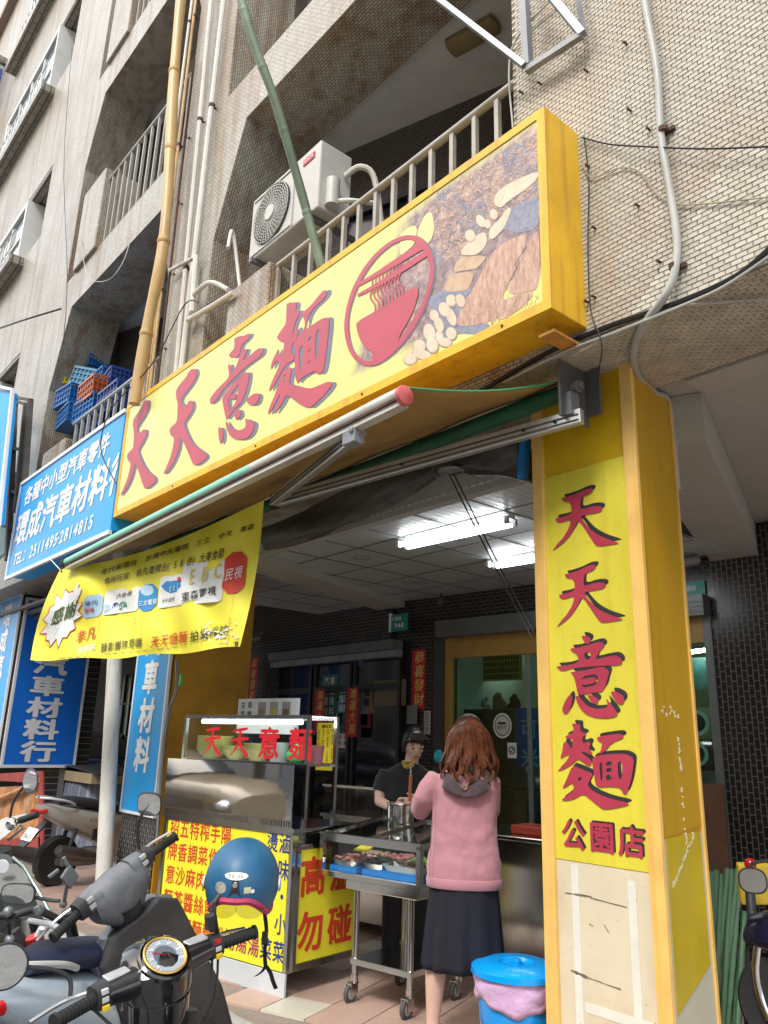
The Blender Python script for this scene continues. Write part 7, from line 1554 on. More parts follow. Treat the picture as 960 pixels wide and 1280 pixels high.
# hair: cap with a fringe swept over the brow
q = MB(); q.ell(hx + lu * .034 - look * .016, (.080, .090, .088), 22, 14, rotm); q.ell(hx - lu * .0 - look * .05, (.078, .055, .085), 18, 12, rotm)
q.loft([(hx + lu * .085 + look * .055 - lr * .05, lr * .03, look * .02), (hx + lu * .06 + look * .078, lr * .045, look * .016), (hx + lu * .025 + look * .070 + lr * .055, lr * .02, look * .014)], 12)
for s_ in (-1, 1): q.tube([hx + lu * .05 + lr * .07 * s_ + look * .04, hx + lr * .08 * s_ + look * .022, hx - lu * .05 + lr * .078 * s_ + look * .0], [.022, .017, .009], 10)
fuse('hair', M('black_hair', (.012, .010, .010), .38, var=.3, scale=60, bump=.4, bscale=90), CK, q, .007, 2)
q = MB()
for i in range(26):
    a = -1 + i / 12.5; p_ = hx + lu * .10 + look * (.055 - .02 * a * a); q.tube([p_ + lr * .04 * a, hx + lu * .065 + look * .087 + lr * (.062 * a + .01), hx + lu * (.030 + .006 * math.sin(i * 2)) + look * (.086 - .022 * a * a) + lr * (.072 * a + .012)], [.005, .0045, .002], 5)
q.build('fringe', MATS['black_hair'], CK, smooth=True)
for s_ in (-1, 1):
    e_ = hx + lr * .030 * s_ - lu * .002 + look * .082
    q = MB(); q.ell(e_, (.014, .006, .0045), 12, 6, rotm); q.build('eye', M('eye_dark', (.02, .012, .01), .2), CK, smooth=True)
    q = MB(); q.tube([e_ + lu * .022 - lr * .018 * s_ - look * .004, e_ + lu * .026 + look * .003, e_ + lu * .020 + lr * .018 * s_ - look * .010], [.0022, .0028, .0016], 5); q.build('eyebrow', MATS['black_hair'], CK)
q = MB(); q.ell(hx - lu * .054 + look * .0915, (.021, .006, .0055), 12, 6, rotm); q.build('lips', M('lips', (.42, .10, .09), .4), CK, smooth=True)
q = MB(); q.tube(catmull([K(504, 952, -.055), K(508, 958, -.085), K(513, 956, -.09), K(517, 952, -.07)], 4), .016, 8); q.build('scarf', M('yellow_scarf', (.52, .33, .05), .7, var=.4, scale=40), CK, smooth=True)
# pot and ladle
pt = K(503, 1017, -.36); POT = thing('steel_pot', 'deep shiny steel pot held by the cook between the food case and the customer', 'pot', (pt.x, pt.y, pt.z - .11))
q = MB(); z0 = pt.z - .11; q.lathe([(.085, z0), (.09, z0 + .01), (.09, z0 + .20), (.096, z0 + .205), (.094, z0 + .212), (.084, z0 + .20), (.082, z0 + .02)], (pt.x, pt.y, 0), (0, 0, 1), 30); q.build('pan', m_ss, POT, smooth=True)
q = MB(); q.lathe([(.11, z0 - .012), (.12, z0 - .004), (.12, z0 - .001)], (pt.x, pt.y, 0), (0, 0, 1), 24); q.build('stand', m_ss, POT, smooth=True)
LD = thing('ladle', 'ladle with a wooden orange handle standing in the pot', 'ladle', (pt.x, pt.y, pt.z)); a_ = K(513, 996, -.38); b_ = K(514, 966, -.40)
q = MB(); q.tube([a_, b_], [.010, .012], 8); q.build('handle', M('orange_wood', (.42, .13, .05), .5), LD, smooth=True); q = MB(); q.tube([b_, b_ + V * .05, b_ + V * .06 + kr * .02], .006, 6); q.build('hook', m_ss, LD)
q = MB(); q.ell(K(547, 945, -.2), (.035, .03, .045)); o = q.build('turquoise_bag', M('turquoise', (.0, .30, .36), .5), None, smooth=True); tag(o, 'turquoise plastic bag just visible beside the customer\'s shoulder', 'bag')
# ================================================================== SCOOTERS AND STREET THINGS
m_tyre = M('tyre_rubber', (.02, .02, .02), .8, bump=.3, bscale=60); m_rim = M('wheel_rim', (.20, .20, .20), .35, .7, var=.2); m_plast = M('black_plastic_trim', (.025, .025, .028), .55, var=.15)
m_chrome = M('chrome', (.75, .75, .76), .1, 1, var=.03); m_seat = M('seat_vinyl', (.018, .02, .03), .5, var=.2, bump=.2, bscale=60); m_redl = M('red_lens', (.45, .01, .015), .15, coat=.5); m_mirror = M('mirror_glass', (.72, .74, .76), .03, 1, var=.02)
m_grip = M('rubber_grip', (.015, .015, .015), .7); m_amber = M('amber_button', (.75, .50, .02), .4); m_dust = M('worn_grey_cover', (.105, .115, .13), .42, .1, var=.25, scale=5, dirt=.6, dirtcol=(.22, .22, .22), dscale=5, dlo=.5)
class SC:
    """scooter frame: r to its right, f forward, u up; origin on the ground under the steering head"""
    def __init__(s, name, label, org, a, lean_u=None, zg=-.1):
        u = (lean_u or V); a = a.normalized(); u = (u - a * u.dot(a)).normalized(); f = u.cross(a)
        s.a, s.f, s.u, s.o = a, f, u, Vector(org); m_ = Matrix((a, f, u)).transposed().to_4x4(); m_.translation = s.o; s.T = m_
        s.t = thing(name, label, 'scooter', s.o)
    def mb(s): return MB(s.T)
def grips(s, hb, hw=.31, gr=.016, cols=None):
    for k in (-1, 1):
        q = s.mb(); q.tube([(k * (hw - .11), -.01, hb), (k * (hw + .01), -.035, hb)], [gr, gr], 14); q.tube([(k * (hw + .01), -.035, hb), (k * (hw + .018), -.037, hb)], [gr + .004, gr + .003], 14)
        for j in range(9): x = hw - .10 + j * .012; q.tube([(k * x, -.012 - (x - hw + .11) * .2, hb), (k * (x + .005), -.013 - (x - hw + .11) * .2, hb)], [gr + .0012] * 2, 14)
        q.build('grip', m_grip, s.t, smooth=True)
        q = s.mb(); q.tube(catmull([(k * (hw - .13), .03, hb + .005), (k * (hw - .05), .055, hb), (k * (hw + .04), .05, hb - .012)], 4), [.006] * 9, 6); q.build('brake_lever', M('lever_alu', (.55, .55, .55), .35, .8), s.t, smooth=True)
def mirror(s, side, base, stalk, centre, rad, nrm, parent=None, round_=True, back=None):
    q = s.mb(); q.tube(catmull([base] + stalk + [centre], 4), .006, 8); r_ = q.build('mirror_stalk', m_plast, s.t, smooth=True)
    c = s.T @ Vector(centre); n_ = nrm.normalized(); x = n_.cross(V).normalized(); y = x.cross(n_)
    rx, ry = rad if isinstance(rad, tuple) else (rad, rad)
    q = MB(); q.loft([(c - n_ * .028, x * rx * .4, y * ry * .4), (c - n_ * .018, x * rx * .85, y * ry * .85), (c, x * rx, y * ry), (c + n_ * .004, x * rx * .97, y * ry * .97)], 28, 2.0 if round_ else 3.2); h_ = q.build('mirror_housing', back or m_plast, s.t, smooth=True)
    q = MB(); q.loft([(c + n_ * .0041, x * rx * .9, y * ry * .9), (c + n_ * .0055, x * rx * .9, y * ry * .9)], 28, 2.0 if round_ else 3.2); q.build('mirror_glass', m_mirror, h_)
def wheel(s, c, r=.235, w_=.055, name='wheel'):
    q = s.mb(); q.lathe([(r - .06, -w_ * .7), (r - .02, -w_), (r, -w_ * .4), (r, w_ * .4), (r - .02, w_), (r - .06, w_ * .7)], c, (1, 0, 0), 32); t_ = q.build(name, m_tyre, s.t, smooth=True)
    q = s.mb(); q.lathe([(r - .062, -w_ * .55), (r - .075, -w_ * .4), (r - .08, 0), (r - .075, w_ * .4), (r - .062, w_ * .55)], c, (1, 0, 0), 32, False); c = Vector(c); q.cyl(c - Vector((w_ * .9, 0, 0)), c + Vector((w_ * .9, 0, 0)), .04, seg=16)
    for k in range(6):
        t = k * math.pi / 3; q.obox(c + Vector((0, math.cos(t), math.sin(t))) * (r * .38), (w_ * .3, 0, 0), Vector((0, math.cos(t), math.sin(t))) * (r * .33), Vector((0, -math.sin(t), math.cos(t))) * .014)
    q.build('rim', m_rim, t_, smooth=True)
def bodyrear(s, col, seatcol, fr=-.30, label2=None, plate=None, tail=True):
    """seat, side panels, tail, rear wheel, exhaust; f from fr back to about -1.25"""
    wheel(s, (0, -1.0, .235))
    q = s.mb(); q.loft([((0, fr, .42), (.12, 0, 0), (0, .05, .22)), ((0, fr - .12, .50), (.165, 0, 0), (0, .02, .19)), ((0, fr - .35, .55), (.175, 0, 0), (0, 0, .155)), ((0, fr - .6, .62), (.155, 0, 0), (0, 0, .12)), ((0, fr - .85, .70), (.11, 0, 0), (0, 0, .075)), ((0, fr - .98, .74), (.06, 0, 0), (0, 0, .035))], 22, 2.8); q.build('body_panel', col, s.t, smooth=True)
    q = s.mb(); q.loft([((0, fr + .02, .66), (.07, 0, 0), (0, 0, .03)), ((0, fr - .05, .715), (.135, 0, 0), (0, 0, .05)), ((0, fr - .28, .735), (.145, 0, 0), (0, 0, .05)), ((0, fr - .42, .765), (.135, 0, 0), (0, 0, .05)), ((0, fr - .65, .80), (.115, 0, 0), (0, 0, .045)), ((0, fr - .80, .80), (.06, 0, 0), (0, 0, .03))], 22, 2.6); q.build('seat', seatcol, s.t, smooth=True)
    for k in (-1, 1):
        q = s.mb(); q.tube(catmull([(k * .12, fr - .66, .775), (k * .145, fr - .76, .81), (k * .12, fr - .90, .835), (k * .03, fr - 1.0, .84)], 5), .011, 8); q.build('grab_rail', M('grab_rail_pale', (.60, .62, .62), .35, .2), s.t, smooth=True)
        q = s.mb(); q.obox((k * .166, fr - .34, .50), (.006, 0, 0), (0, .10, .02), (0, 0, .055)); q.build('side_vent', m_plast, s.t, bevel=.01)
    q = s.mb(); q.loft([((0, fr - .93, .715), (.10, 0, 0), (0, 0, .03)), ((0, fr - 1.02, .705), (.07, 0, 0), (0, 0, .025))], 16, 3); q.build('tail_light', m_redl, s.t, smooth=True)
    q = s.mb(); q.prism([(-.05, fr - .88, .62), (.05, fr - .88, .62), (.06, fr - 1.10, .40), (-.06, fr - 1.10, .40)], (0, .012, -.012)); q.build('mudguard', m_plast, s.t)
    q = s.mb(); q.prism([(-.09, fr - .99, .555), (.09, fr - .99, .555), (.09, fr - 1.06, .45), (-.09, fr - 1.06, .45)], (0, -.004, -.002)); pl = q.build('number_plate', m_wht, s.t)
    if plate:
        q = MB(); o_ = s.T @ Vector((-.075, fr - 1.062, .462)); uu = s.a; vv = (s.T.to_3x3() @ Vector((0, .07, .105))).normalized(); text_row(q, plate, o_, uu, vv, .065, .01, total=.15); q.build('lettering', m_bk, pl)
    q = s.mb(); q.tube([(.16, -.62, .26), (.18, -.80, .29), (.185, -1.10, .36)], [.035, .06, .055], 18); q.tube([(.185, -1.10, .36), (.186, -1.13, .367)], [.045, .03], 16); q.build('exhaust', M('exhaust_steel', (.13, .125, .12), .4, .7, var=.3), s.t, smooth=True)
    q = s.mb(); q.loft([((.09, -.52, .27), (.07, 0, 0), (0, .0, .08)), ((.10, -.72, .27), (.075, 0, 0), (0, 0, .09)), ((.08, -.98, .25), (.04, 0, 0), (0, 0, .06))], 16, 3); q.cyl((.10, -.60, .27), (.19, -.60, .27), .085, seg=22); q.build('engine', M('engine_grey', (.17, .17, .165), .45, .5, var=.2), s.t, smooth=True)
    q = s.mb(); q.tube([(-.12, -.92, .24), (-.11, -.85, .55)], .022, 10); q.tube([(.12, -.98, .26), (.12, -.9, .55)], .02, 10); q.build('shock', m_plast, s.t, smooth=True)
def front(s, col, inner, hb, leg=True):
    wheel(s, (0, .26, .225), .225, .045, 'front_wheel')
    q = s.mb(); q.tube([(0, .0, hb - .10), (0, .10, .62), (0, .2, .36)], [.05, .045, .04], 14); q.tube([(.065, .19, .40), (.065, .26, .225)], .018, 10); q.tube([(-.065, .19, .40), (-.065, .26, .225)], .018, 10); q.build('fork', m_plast, s.t, smooth=True)
    q = s.mb(); q.loft([((0, .02, .40), (.04, 0, 0), (0, 0, .02)), ((0, .10, .47), (.065, 0, 0), (0, .0, .035)), ((0, .26, .49), (.07, 0, 0), (0, 0, .03)), ((0, .42, .42), (.06, 0, 0), (0, .02, .03)), ((0, .52, .32), (.04, 0, 0), (0, .02, .02))], 16, 2.6); q.build('front_fender', col, s.t, smooth=True)
    h0 = hb - .16
    q = s.mb(); q.loft([((0, .05, .26), (.17, 0, 0), (0, .035, 0)), ((0, .07, .40), (.20, 0, 0), (0, .05, 0)), ((0, .06, .58), (.215, 0, 0), (0, .06, 0)), ((0, .03, h0 - .05), (.185, 0, 0), (0, .06, 0)), ((0, .01, h0 + .01), (.12, 0, 0), (0, .05, 0))], 30, 2.8); q.build('leg_shield', col, s.t, smooth=True)
    q = s.mb(); q.loft([((0, .0, .27), (.165, 0, 0), (0, .03, 0)), ((0, .005, .40), (.193, 0, 0), (0, .035, 0)), ((0, -.015, .58), (.207, 0, 0), (0, .04, 0)), ((0, -.03, h0 - .05), (.178, 0, 0), (0, .045, 0)), ((0, -.03, h0 + .01), (.11, 0, 0), (0, .045, 0))], 30, 2.8); r_ = q.build('inner_shield', inner, s.t, smooth=True)
    q = s.mb(); q.lathe([(.0, 0), (.016, 0), (.02, -.004), (.02, -.012)], (.07, -.055, h0 - .13), (0, -1, .2), 16); q.build('ignition_lock', M('brass', (.42, .33, .15), .35, .8), r_, smooth=True)
    q = s.mb(); q.loft([((0, -.02, .27), (.15, 0, 0), (0, 0, .03)), ((0, -.18, .27), (.155, 0, 0), (0, 0, .03)), ((0, -.36, .28), (.15, 0, 0), (0, 0, .035))], 16, 4); q.build('floorboard', m_plast, s.t, smooth=True)

# S1: black scooter with round gold-rimmed speedometer, nearest
gl, gr_ = P(62, 1272, D=2.02), P(308, 1163, D=2.50); a1 = gr_ - gl; mid = (gl + gr_) / 2; u1 = (V - a1.normalized() * V.dot(a1.normalized())).normalized(); hb1 = (mid.z + .1) / u1.z
m_gb = M('gloss_black_paint', (.009, .009, .011), .16, var=.3, scale=30, coat=.7, dirt=.25, dirtcol=(.10, .10, .10), dscale=12)
S1 = SC('scooter', 'glossy black scooter with a gold-rimmed round speedometer, nearest to the camera', mid - u1 * hb1, a1); hw1 = a1.length / 2
grips(S1, hb1, hw1 - .01, .017)
q = S1.mb(); q.loft([((0, .0, hb1 - .10), (.07, 0, 0), (0, .07, 0)), ((0, .01, hb1 - .05), (.095, 0, 0), (0, .095, 0)), ((0, .02, hb1 + .01), (.105, 0, 0), (0, .105, .0)), ((0, .025, hb1 + .045), (.085, 0, 0), (0, .085, .01)), ((0, .025, hb1 + .062), (.05, 0, 0), (0, .05, .008))], 28); q.build('speedometer_pod', m_gb, S1.t, smooth=True)
for k in (-1, 1):
    q = S1.mb(); q.tube([(k * .07, 0, hb1 - .005), (k * (hw1 - .14), -.005, hb1)], [.045, .031], 18); q.build('handlebar_cover', m_gb, S1.t, smooth=True)
    q = S1.mb(); q.obox((k * (hw1 - .19), .0, hb1 + .035), (.035, 0, 0), (0, .016, .003), (0, 0, .004)); q.build('fluid_cap', M('silver_cap', (.6, .63, .66), .3, .6), S1.t, bevel=.003)
    q = S1.mb(); q.loft([((k * (hw1 - .155), 0, hb1), (0, .036, 0), (0, 0, .034)), ((k * (hw1 - .115), -.005, hb1), (0, .033, 0), (0, 0, .030))], 18, 3.2); r_ = q.build('switch_housing', m_plast, S1.t, smooth=True)
    for j, (dz, mt) in enumerate(((.018, m_redl if k > 0 else M('switch_silver', (.5, .52, .53), .4)), (-.002, M('switch_silver', (.5, .52, .53), .4)), (-.022, m_amber))):
        q = S1.mb(); q.obox((k * (hw1 - .135), -.034 - (j == 2) * .003, hb1 + dz), (.010, 0, 0), (0, .005, 0), (0, 0, .007)); q.build('switch', mt, r_, bevel=.002)
# gauge tilted to the rider
gc = Vector((0, -.035, hb1 + .040)); gn = Vector((0, -.55, .83)).normalized(); gx_ = Vector((1, 0, 0)); gy_ = gn.cross(gx_)
q = S1.mb(); q.lathe([(.074, -.03), (.076, 0), (.070, .004)], gc, gn, 36, False); q.build('gauge_housing', m_gb, S1.t, smooth=True)
q = S1.mb(); q.lathe([(.055, .002), (.062, .004), (.0635, .008), (.060, .011), (.055, .008)], gc, gn, 40, False); q.build('gauge_ring', M('gold_ring', (.55, .36, .10), .3, .6), S1.t, smooth=True)
q = S1.mb(); q.lathe([(.001, .006), (.056, .006), (.056, .003)], gc, gn, 36, False); dl = q.build('gauge_dial', M('dial_face', (.30, .34, .38), .25, coat=.5), S1.t)
q = S1.mb(); q.lathe([(.001, .0064), (.034, .0064), (.034, .005)], gc, gn, 30, False); q.build('gauge_centre', M('dial_inner', (.10, .12, .15), .2, coat=.5), dl)
q = MB()
for i, s_ in enumerate(('0', '20', '40', '60', '80', '100', '120')):
    t = R(215 - i * 42); p = S1.T @ (gc + gn * .0072 + gx_ * .043 * math.cos(t) + gy_ * .043 * math.sin(t) - gx_ * .007 - gy_ * .006); text_row(q, s_, p, S1.T.to_3x3() @ gx_, S1.T.to_3x3() @ gy_, .012, .01, 0, total=.005 * len(s_) + .004)
for i in range(25):
    t = R(225 - i * 11); d_ = gx_ * math.cos(t) + gy_ * math.sin(t); p = gc + gn * .0074 + d_ * .051; q2_ = gy_ * math.cos(t) - gx_ * math.sin(t); q.add([S1.T @ (p + d_ * .003 + q2_ * .0006), S1.T @ (p - d_ * .003 + q2_ * .0006), S1.T @ (p - d_ * .003 - q2_ * .0006), S1.T @ (p + d_ * .003 - q2_ * .0006)], [(0, 1, 2, 3)])
q.build('dial_markings', m_wht, dl)
q = S1.mb(); q.obox(gc + gn * .008 + (gx_ * -.4 + gy_ * .3).normalized() * .018, (gx_ * -.4 + gy_ * .3).normalized() * .020, (gx_ * .3 + gy_ * .4).normalized() * .0009, gn * .0006); q.build('needle', m_redl, dl)
q = S1.mb(); q.tube([(0, .0, hb1 - .06), (0, .03, hb1 - .25), (0, .07, .45)], [.085, .078, .075], 26); q.build('steering_cover', m_gb, S1.t, smooth=True)
front(S1, M('dark_plum_shield', (.075, .055, .06), .4, var=.2), M('dark_inner_shield', (.02, .02, .023), .5, bump=.15, bscale=90), hb1)
bodyrear(S1, m_gb, m_seat, fr=-.34)
q = S1.mb(); q.prism([(.055, -.046, hb1 - .28), (.085, -.046, hb1 - .28), (.09, -.046, hb1 - .30), (.07, -.046, hb1 - .335), (.05, -.046, hb1 - .30)], (0, -.004, 0)); q.build('crest', M('gold_crest', (.5, .36, .10), .4, .5), S1.t)
for k, pts in enumerate(([(.20, -.01, hb1 - .03), (.15, -.05, hb1 - .12), (.06, -.07, hb1 - .22)], [(.17, -.02, hb1 - .03), (.13, -.06, hb1 - .10), (.05, -.09, hb1 - .16)], [(-.2, -.01, hb1 - .03), (-.15, -.05, hb1 - .10), (-.07, -.06, hb1 - .2)])):
    q = S1.mb(); q.tube(catmull(pts, 6), .004, 6); q.build('control_cable', m_cable, S1.t)
Ti = S1.T.inverted()
mirror(S1, -1, Ti @ P(88, 1245, D=2.10), [Ti @ P(86, 1222, D=2.12), Ti @ P(60, 1211, D=2.10)], tuple(Ti @ P(6, 1208, D=2.05)), .058, (-fwd + V * .25 + right * .45))
# right mirror stem carrying the helmet
q = S1.mb(); q.tube([Ti @ P(265, 1165, D=2.42), Ti @ P(268, 1128, D=2.44), Ti @ P(275, 1118, D=2.46)], .008, 8); q.tube([Ti @ P(263, 1160, D=2.40), Ti @ P(262, 1144, D=2.40)], .016, 10); q.build('mirror_stem', m_plast, S1.t, smooth=True)

# the helmet
hc_ = P(303, 1101, D=2.58); HT = thing('helmet', 'matt blue open-face helmet with pink-red trim hanging on the black scooter mirror', 'helmet', hc_)
hf = (-fwd - V * .05); hf.z = -.22; hf.normalize(); hr_ = hf.cross(V).normalized(); hu = hr_.cross(hf)
hr_ = -hr_ if hr_.dot(right) < 0 else hr_
def hpt(phi, th, k=1.0): return hc_ + (hr_ * .119 * math.sin(phi) * math.sin(th) + hf * .138 * math.cos(phi) * math.sin(th) + hu * .132 * math.cos(th)) * k
def thb(phi):
    a = abs(((phi + math.pi) % (2 * math.pi)) - math.pi); t = min(1, max(0, (a - R(15)) / R(62))); t = t * t * (3 - 2 * t); return R(94) + R(34) * t
q = MB(); n_ = 72; rings = [[hpt(i * 2 * math.pi / n_, max(.001, thb(i * 2 * math.pi / n_) * j / 16)) for i in range(n_)] for j in range(17)]; q.ring(rings, False)
shell = q.build('shell', M('matt_blue_helmet', (.010, .095, .20), .45, var=.14, scale=9, dirt=.12, dirtcol=(.2, .3, .4), dscale=14), HT, smooth=True)
q = MB(); rings = [[hpt(i * 2 * math.pi / n_, max(.001, thb(i * 2 * math.pi / n_) * j / 12), .90) for i in range(n_)] for j in range(13)]; q.ring(rings, False); q.build('lining', M('helmet_lining', (.015, .015, .017), .9), HT, smooth=True)
q = MB(); q.tube([hpt(i * 2 * math.pi / n_, thb(i * 2 * math.pi / n_), .985) for i in range(n_ + 1)], .0115, 8, False); q.build('trim', M('pink_red_trim', (.42, .03, .10), .5), HT, smooth=True)
def onshell(phi0, th0, du, dv, k=1.0):
    return hpt(phi0 + du / (.128 * math.sin(th0)), th0 + dv / .132, k)
def decal(phi0, th0, pts, mat, k, name='sticker', parent=None):
    q = MB(); c = onshell(phi0, th0, 0, 0, k); P_ = [onshell(phi0, th0, a, b_, k) for a, b_ in pts]; q.add([c] + P_, [(0, i + 1, (i + 1) % len(P_) + 1) for i in range(len(P_))]); return q.build(name, mat, parent or HT)
ell_ = lambda rx, ry, n=20: [(rx * math.cos(t), ry * math.sin(t)) for t in [i * 2 * math.pi / n for i in range(n)]]
lg = decal(0, R(62), ell_(.040, .0115), m_wht, 1.012, 'logo_badge'); 
q = MB(); 
for i, ch in enumerate('ZEUS'):
    vs, fs, x0, x1 = glyph(ch); q.add([onshell(0, R(62), -.028 + i * .0145 + x * .016, .0055 - y * .014, 1.022) for x, y, z in vs], fs)
q.build('lettering', m_blk, lg)
decal(0, R(79), [(-.012, -.028), (.012, -.028), (.014, .0), (.022, .022), (.030, .034), (-.030, .034), (-.022, .022), (-.014, .0)], m_plast, 1.014, 'peak_mount')
decal(-.42, R(78), ell_(.022, .017), M('sticker_silver', (.42, .42, .36), .3, .3, var=.5, scale=40), 1.006); decal(.33, R(80), [(-.012, -.009), (.012, -.009), (.012, .009), (-.012, .009)], M('sticker_beige', (.55, .5, .35), .5), 1.006); decal(.47, R(82), ell_(.006, .006), m_wht, 1.007)
q = MB(); c = onshell(0, R(72), 0, 0, 1.03); q.lathe([(.0, 0), (.008, 0), (.008, .006), (0, .006)], c, hf, 12); q.build('snap', m_chrome, HT, smooth=True)
for s_ in (-1, 1):
    q = MB(); c = hpt(s_ * R(88), R(92), 1.01); q.lathe([(.0, 0), (.022, 0), (.020, .006), (0, .007)], c, hr_ * s_, 16); q.build('side_snap', M('snap_white', (.6, .6, .6), .4), HT, smooth=True)
    q = MB(); cc_ = hpt(s_ * R(25), R(112), .9); q.loft([(cc_ + hf * .0, hr_ * .045, hu * .030), (cc_ + hf * .003, hr_ * .043, hu * .028)], 22); q.build('goggle_lens', glass_mat('goggle_clear', (.85, .85, .75), .3), HT)
st_ = [hpt(R(62), R(120), .93), P(331, 1165, D=2.52), P(330, 1205, D=2.52)]
q = MB()
for s_, pts in ((1, catmull([hpt(R(60), R(122), .93), P(333, 1162, D=2.53), P(331, 1190, D=2.53), P(332, 1209, D=2.53)], 5)), (1, catmull([P(332, 1207, D=2.53), P(338, 1216, D=2.53), P(341, 1226, D=2.53), P(345, 1236, D=2.53)], 4)), (1, catmull([P(332, 1207, D=2.53), P(328, 1214, D=2.53), P(320, 1220, D=2.53)], 4)), (-1, catmull([hpt(R(-60), R(122), .93), P(270, 1155, D=2.5), P(272, 1170, D=2.48), P(266, 1150, D=2.46)], 5))):
    for i in range(len(pts) - 1): d = (pts[i + 1] - pts[i]); w2 = right * .006 + V * .002; q.obox((pts[i] + pts[i + 1]) / 2, d / 2, w2, d.cross(w2).normalized() * .0012)
q.build('strap', M('black_webbing', (.012, .012, .012), .8), HT)
q = MB(); q.obox(P(331, 1172, D=2.525), right * .010, V * .018, fwd * .003); q.build('buckle', m_plast, HT, bevel=.002)

# S3: worn grey scooter with pale blue body behind it
gl, gr_ = P(62, 1168, D=2.72), P(212, 1045, D=3.12); a3 = gr_ - gl; mid = (gl + gr_) / 2; u3 = (V - a3.normalized() * V.dot(a3.normalized())).normalized()
hb3 = (mid.z + .1) / max(.6, u3.z)
S3 = SC('scooter', 'weathered matt grey scooter with upright right mirror, between the black one and the sign board', mid - u3 * hb3, a3, u3); hw3 = a3.length / 2
aL = a3.normalized(); S3.u = aL; hb_ = hb3
grips(S3, hb3, hw3 - .01, .0165)
q = S3.mb(); q.loft([((-hw3 + .13, 0, hb3), (0, .040, 0), (0, 0, .034)), ((-hw3 + .20, .005, hb3 - .005), (0, .050, 0), (0, 0, .045)), ((-.11, .01, hb3 - .03), (0, .055, 0), (0, 0, .062)), ((-.05, .012, hb3 - .06), (0, .066, 0), (0, 0, .095)), ((0, .015, hb3 - .075), (0, .07, 0), (0, 0, .115)), ((.05, .012, hb3 - .06), (0, .066, 0), (0, 0, .095)), ((.11, .01, hb3 - .03), (0, .055, 0), (0, 0, .062)), ((hw3 - .20, .005, hb3 - .005), (0, .05, 0), (0, 0, .045)), ((hw3 - .13, 0, hb3), (0, .04, 0), (0, 0, .034))], 24, 2.5); q.build('handlebar_cover', m_dust, S3.t, smooth=True)
for k in (-1, 1):
    q = S3.mb(); q.loft([((k * (hw3 - .14), 0, hb3), (0, .042, 0), (0, 0, .036)), ((k * (hw3 - .105), -.004, hb3), (0, .036, 0), (0, 0, .031))], 18, 3.2); r_ = q.build('switch_housing', m_plast, S3.t, smooth=True)
    for dz in (.014, -.012): q = S3.mb(); q.obox((k * (hw3 - .15), -.042, hb3 + dz + .01), (.012, 0, 0), (0, .006, 0), (0, 0, .008)); q.build('switch', M('switch_pale', (.42, .43, .42), .5), r_, bevel=.002)
q = S3.mb(); q.tube([(0, .0, hb3 - .08), (0, .03, hb3 - .22)], [.07, .06], 20); q.build('steering_cover', m_plast, S3.t, smooth=True)
front(S3, M('silver_grey_shield', (.20, .215, .23), .35, .3, var=.15, dirt=.4), M('dusty_inner_shield', (.03, .028, .03), .55, var=.3, dirt=.4, dirtcol=(.16, .15, .14)), hb3)
Ti3 = S3.T.inverted()
mirror(S3, 1, Ti3 @ P(174, 1062, D=3.0), [Ti3 @ P(172, 1045, D=3.0), Ti3 @ P(174, 1025, D=3.0)], tuple(Ti3 @ P(187, 1005, D=3.0)), (.050, .044), -fwd + V * .1 - right * .15, round_=False)
q = S3.mb(); q.tube([Ti3 @ P(80, 1128, D=2.78), Ti3 @ P(84, 1105, D=2.76)], .007, 8); q.obox(Ti3 @ P(87, 1096, D=2.75), (.022, 0, .01), (0, .008, 0), (-.006, 0, .028)); q.obox(Ti3 @ P(82, 1077, D=2.75), (.006, 0, 0), (0, .006, 0), (0, 0, .018)); q.obox(Ti3 @ P(67, 1092, D=2.75), (.02, 0, 0), (0, .006, 0), (0, 0, .006)); q.ell(Ti3 @ P(79, 1130, D=2.78), .014, 10, 8); q.build('phone_holder', M('holder_grey', (.13, .14, .15), .5, var=.4), S3.t, bevel=.003)
# its rear half (steering turned to the lock, so the body points another way)
hd3 = Vector((-.45, .89, 0)).normalized(); S2 = SC('scooter', 'pale blue scooter with dark blue seat and white grab rail at the bottom left corner', P(8, 1244, Z=.62) + hd3 * 1.20 - V * (.62 + .1), Vector((hd3.y, -hd3.x, 0)))
m_pb = M('pale_blue_paint', (.46, .55, .63), .3, .2, var=.08, coat=.4, dirt=.2)
bodyrear(S2, m_pb, M('dark_blue_seat', (.012, .018, .05), .55, bump=.15, bscale=70), fr=-.36)
q = S2.mb(); q.loft([((0, -.12, .27), (.15, 0, 0), (0, 0, .03)), ((0, -.36, .30), (.15, 0, 0), (0, 0, .05))], 16, 4); q.build('floorboard', m_plast, S2.t, smooth=True)
q = MB(); text_row(q, 'BRAVO', S2.T @ Vector((.180, -.84, .60)), hd3, V, .07, .02, .2, total=.2); q.build('lettering', M('badge_grey', (.25, .3, .32), .3, .6), S2.t)

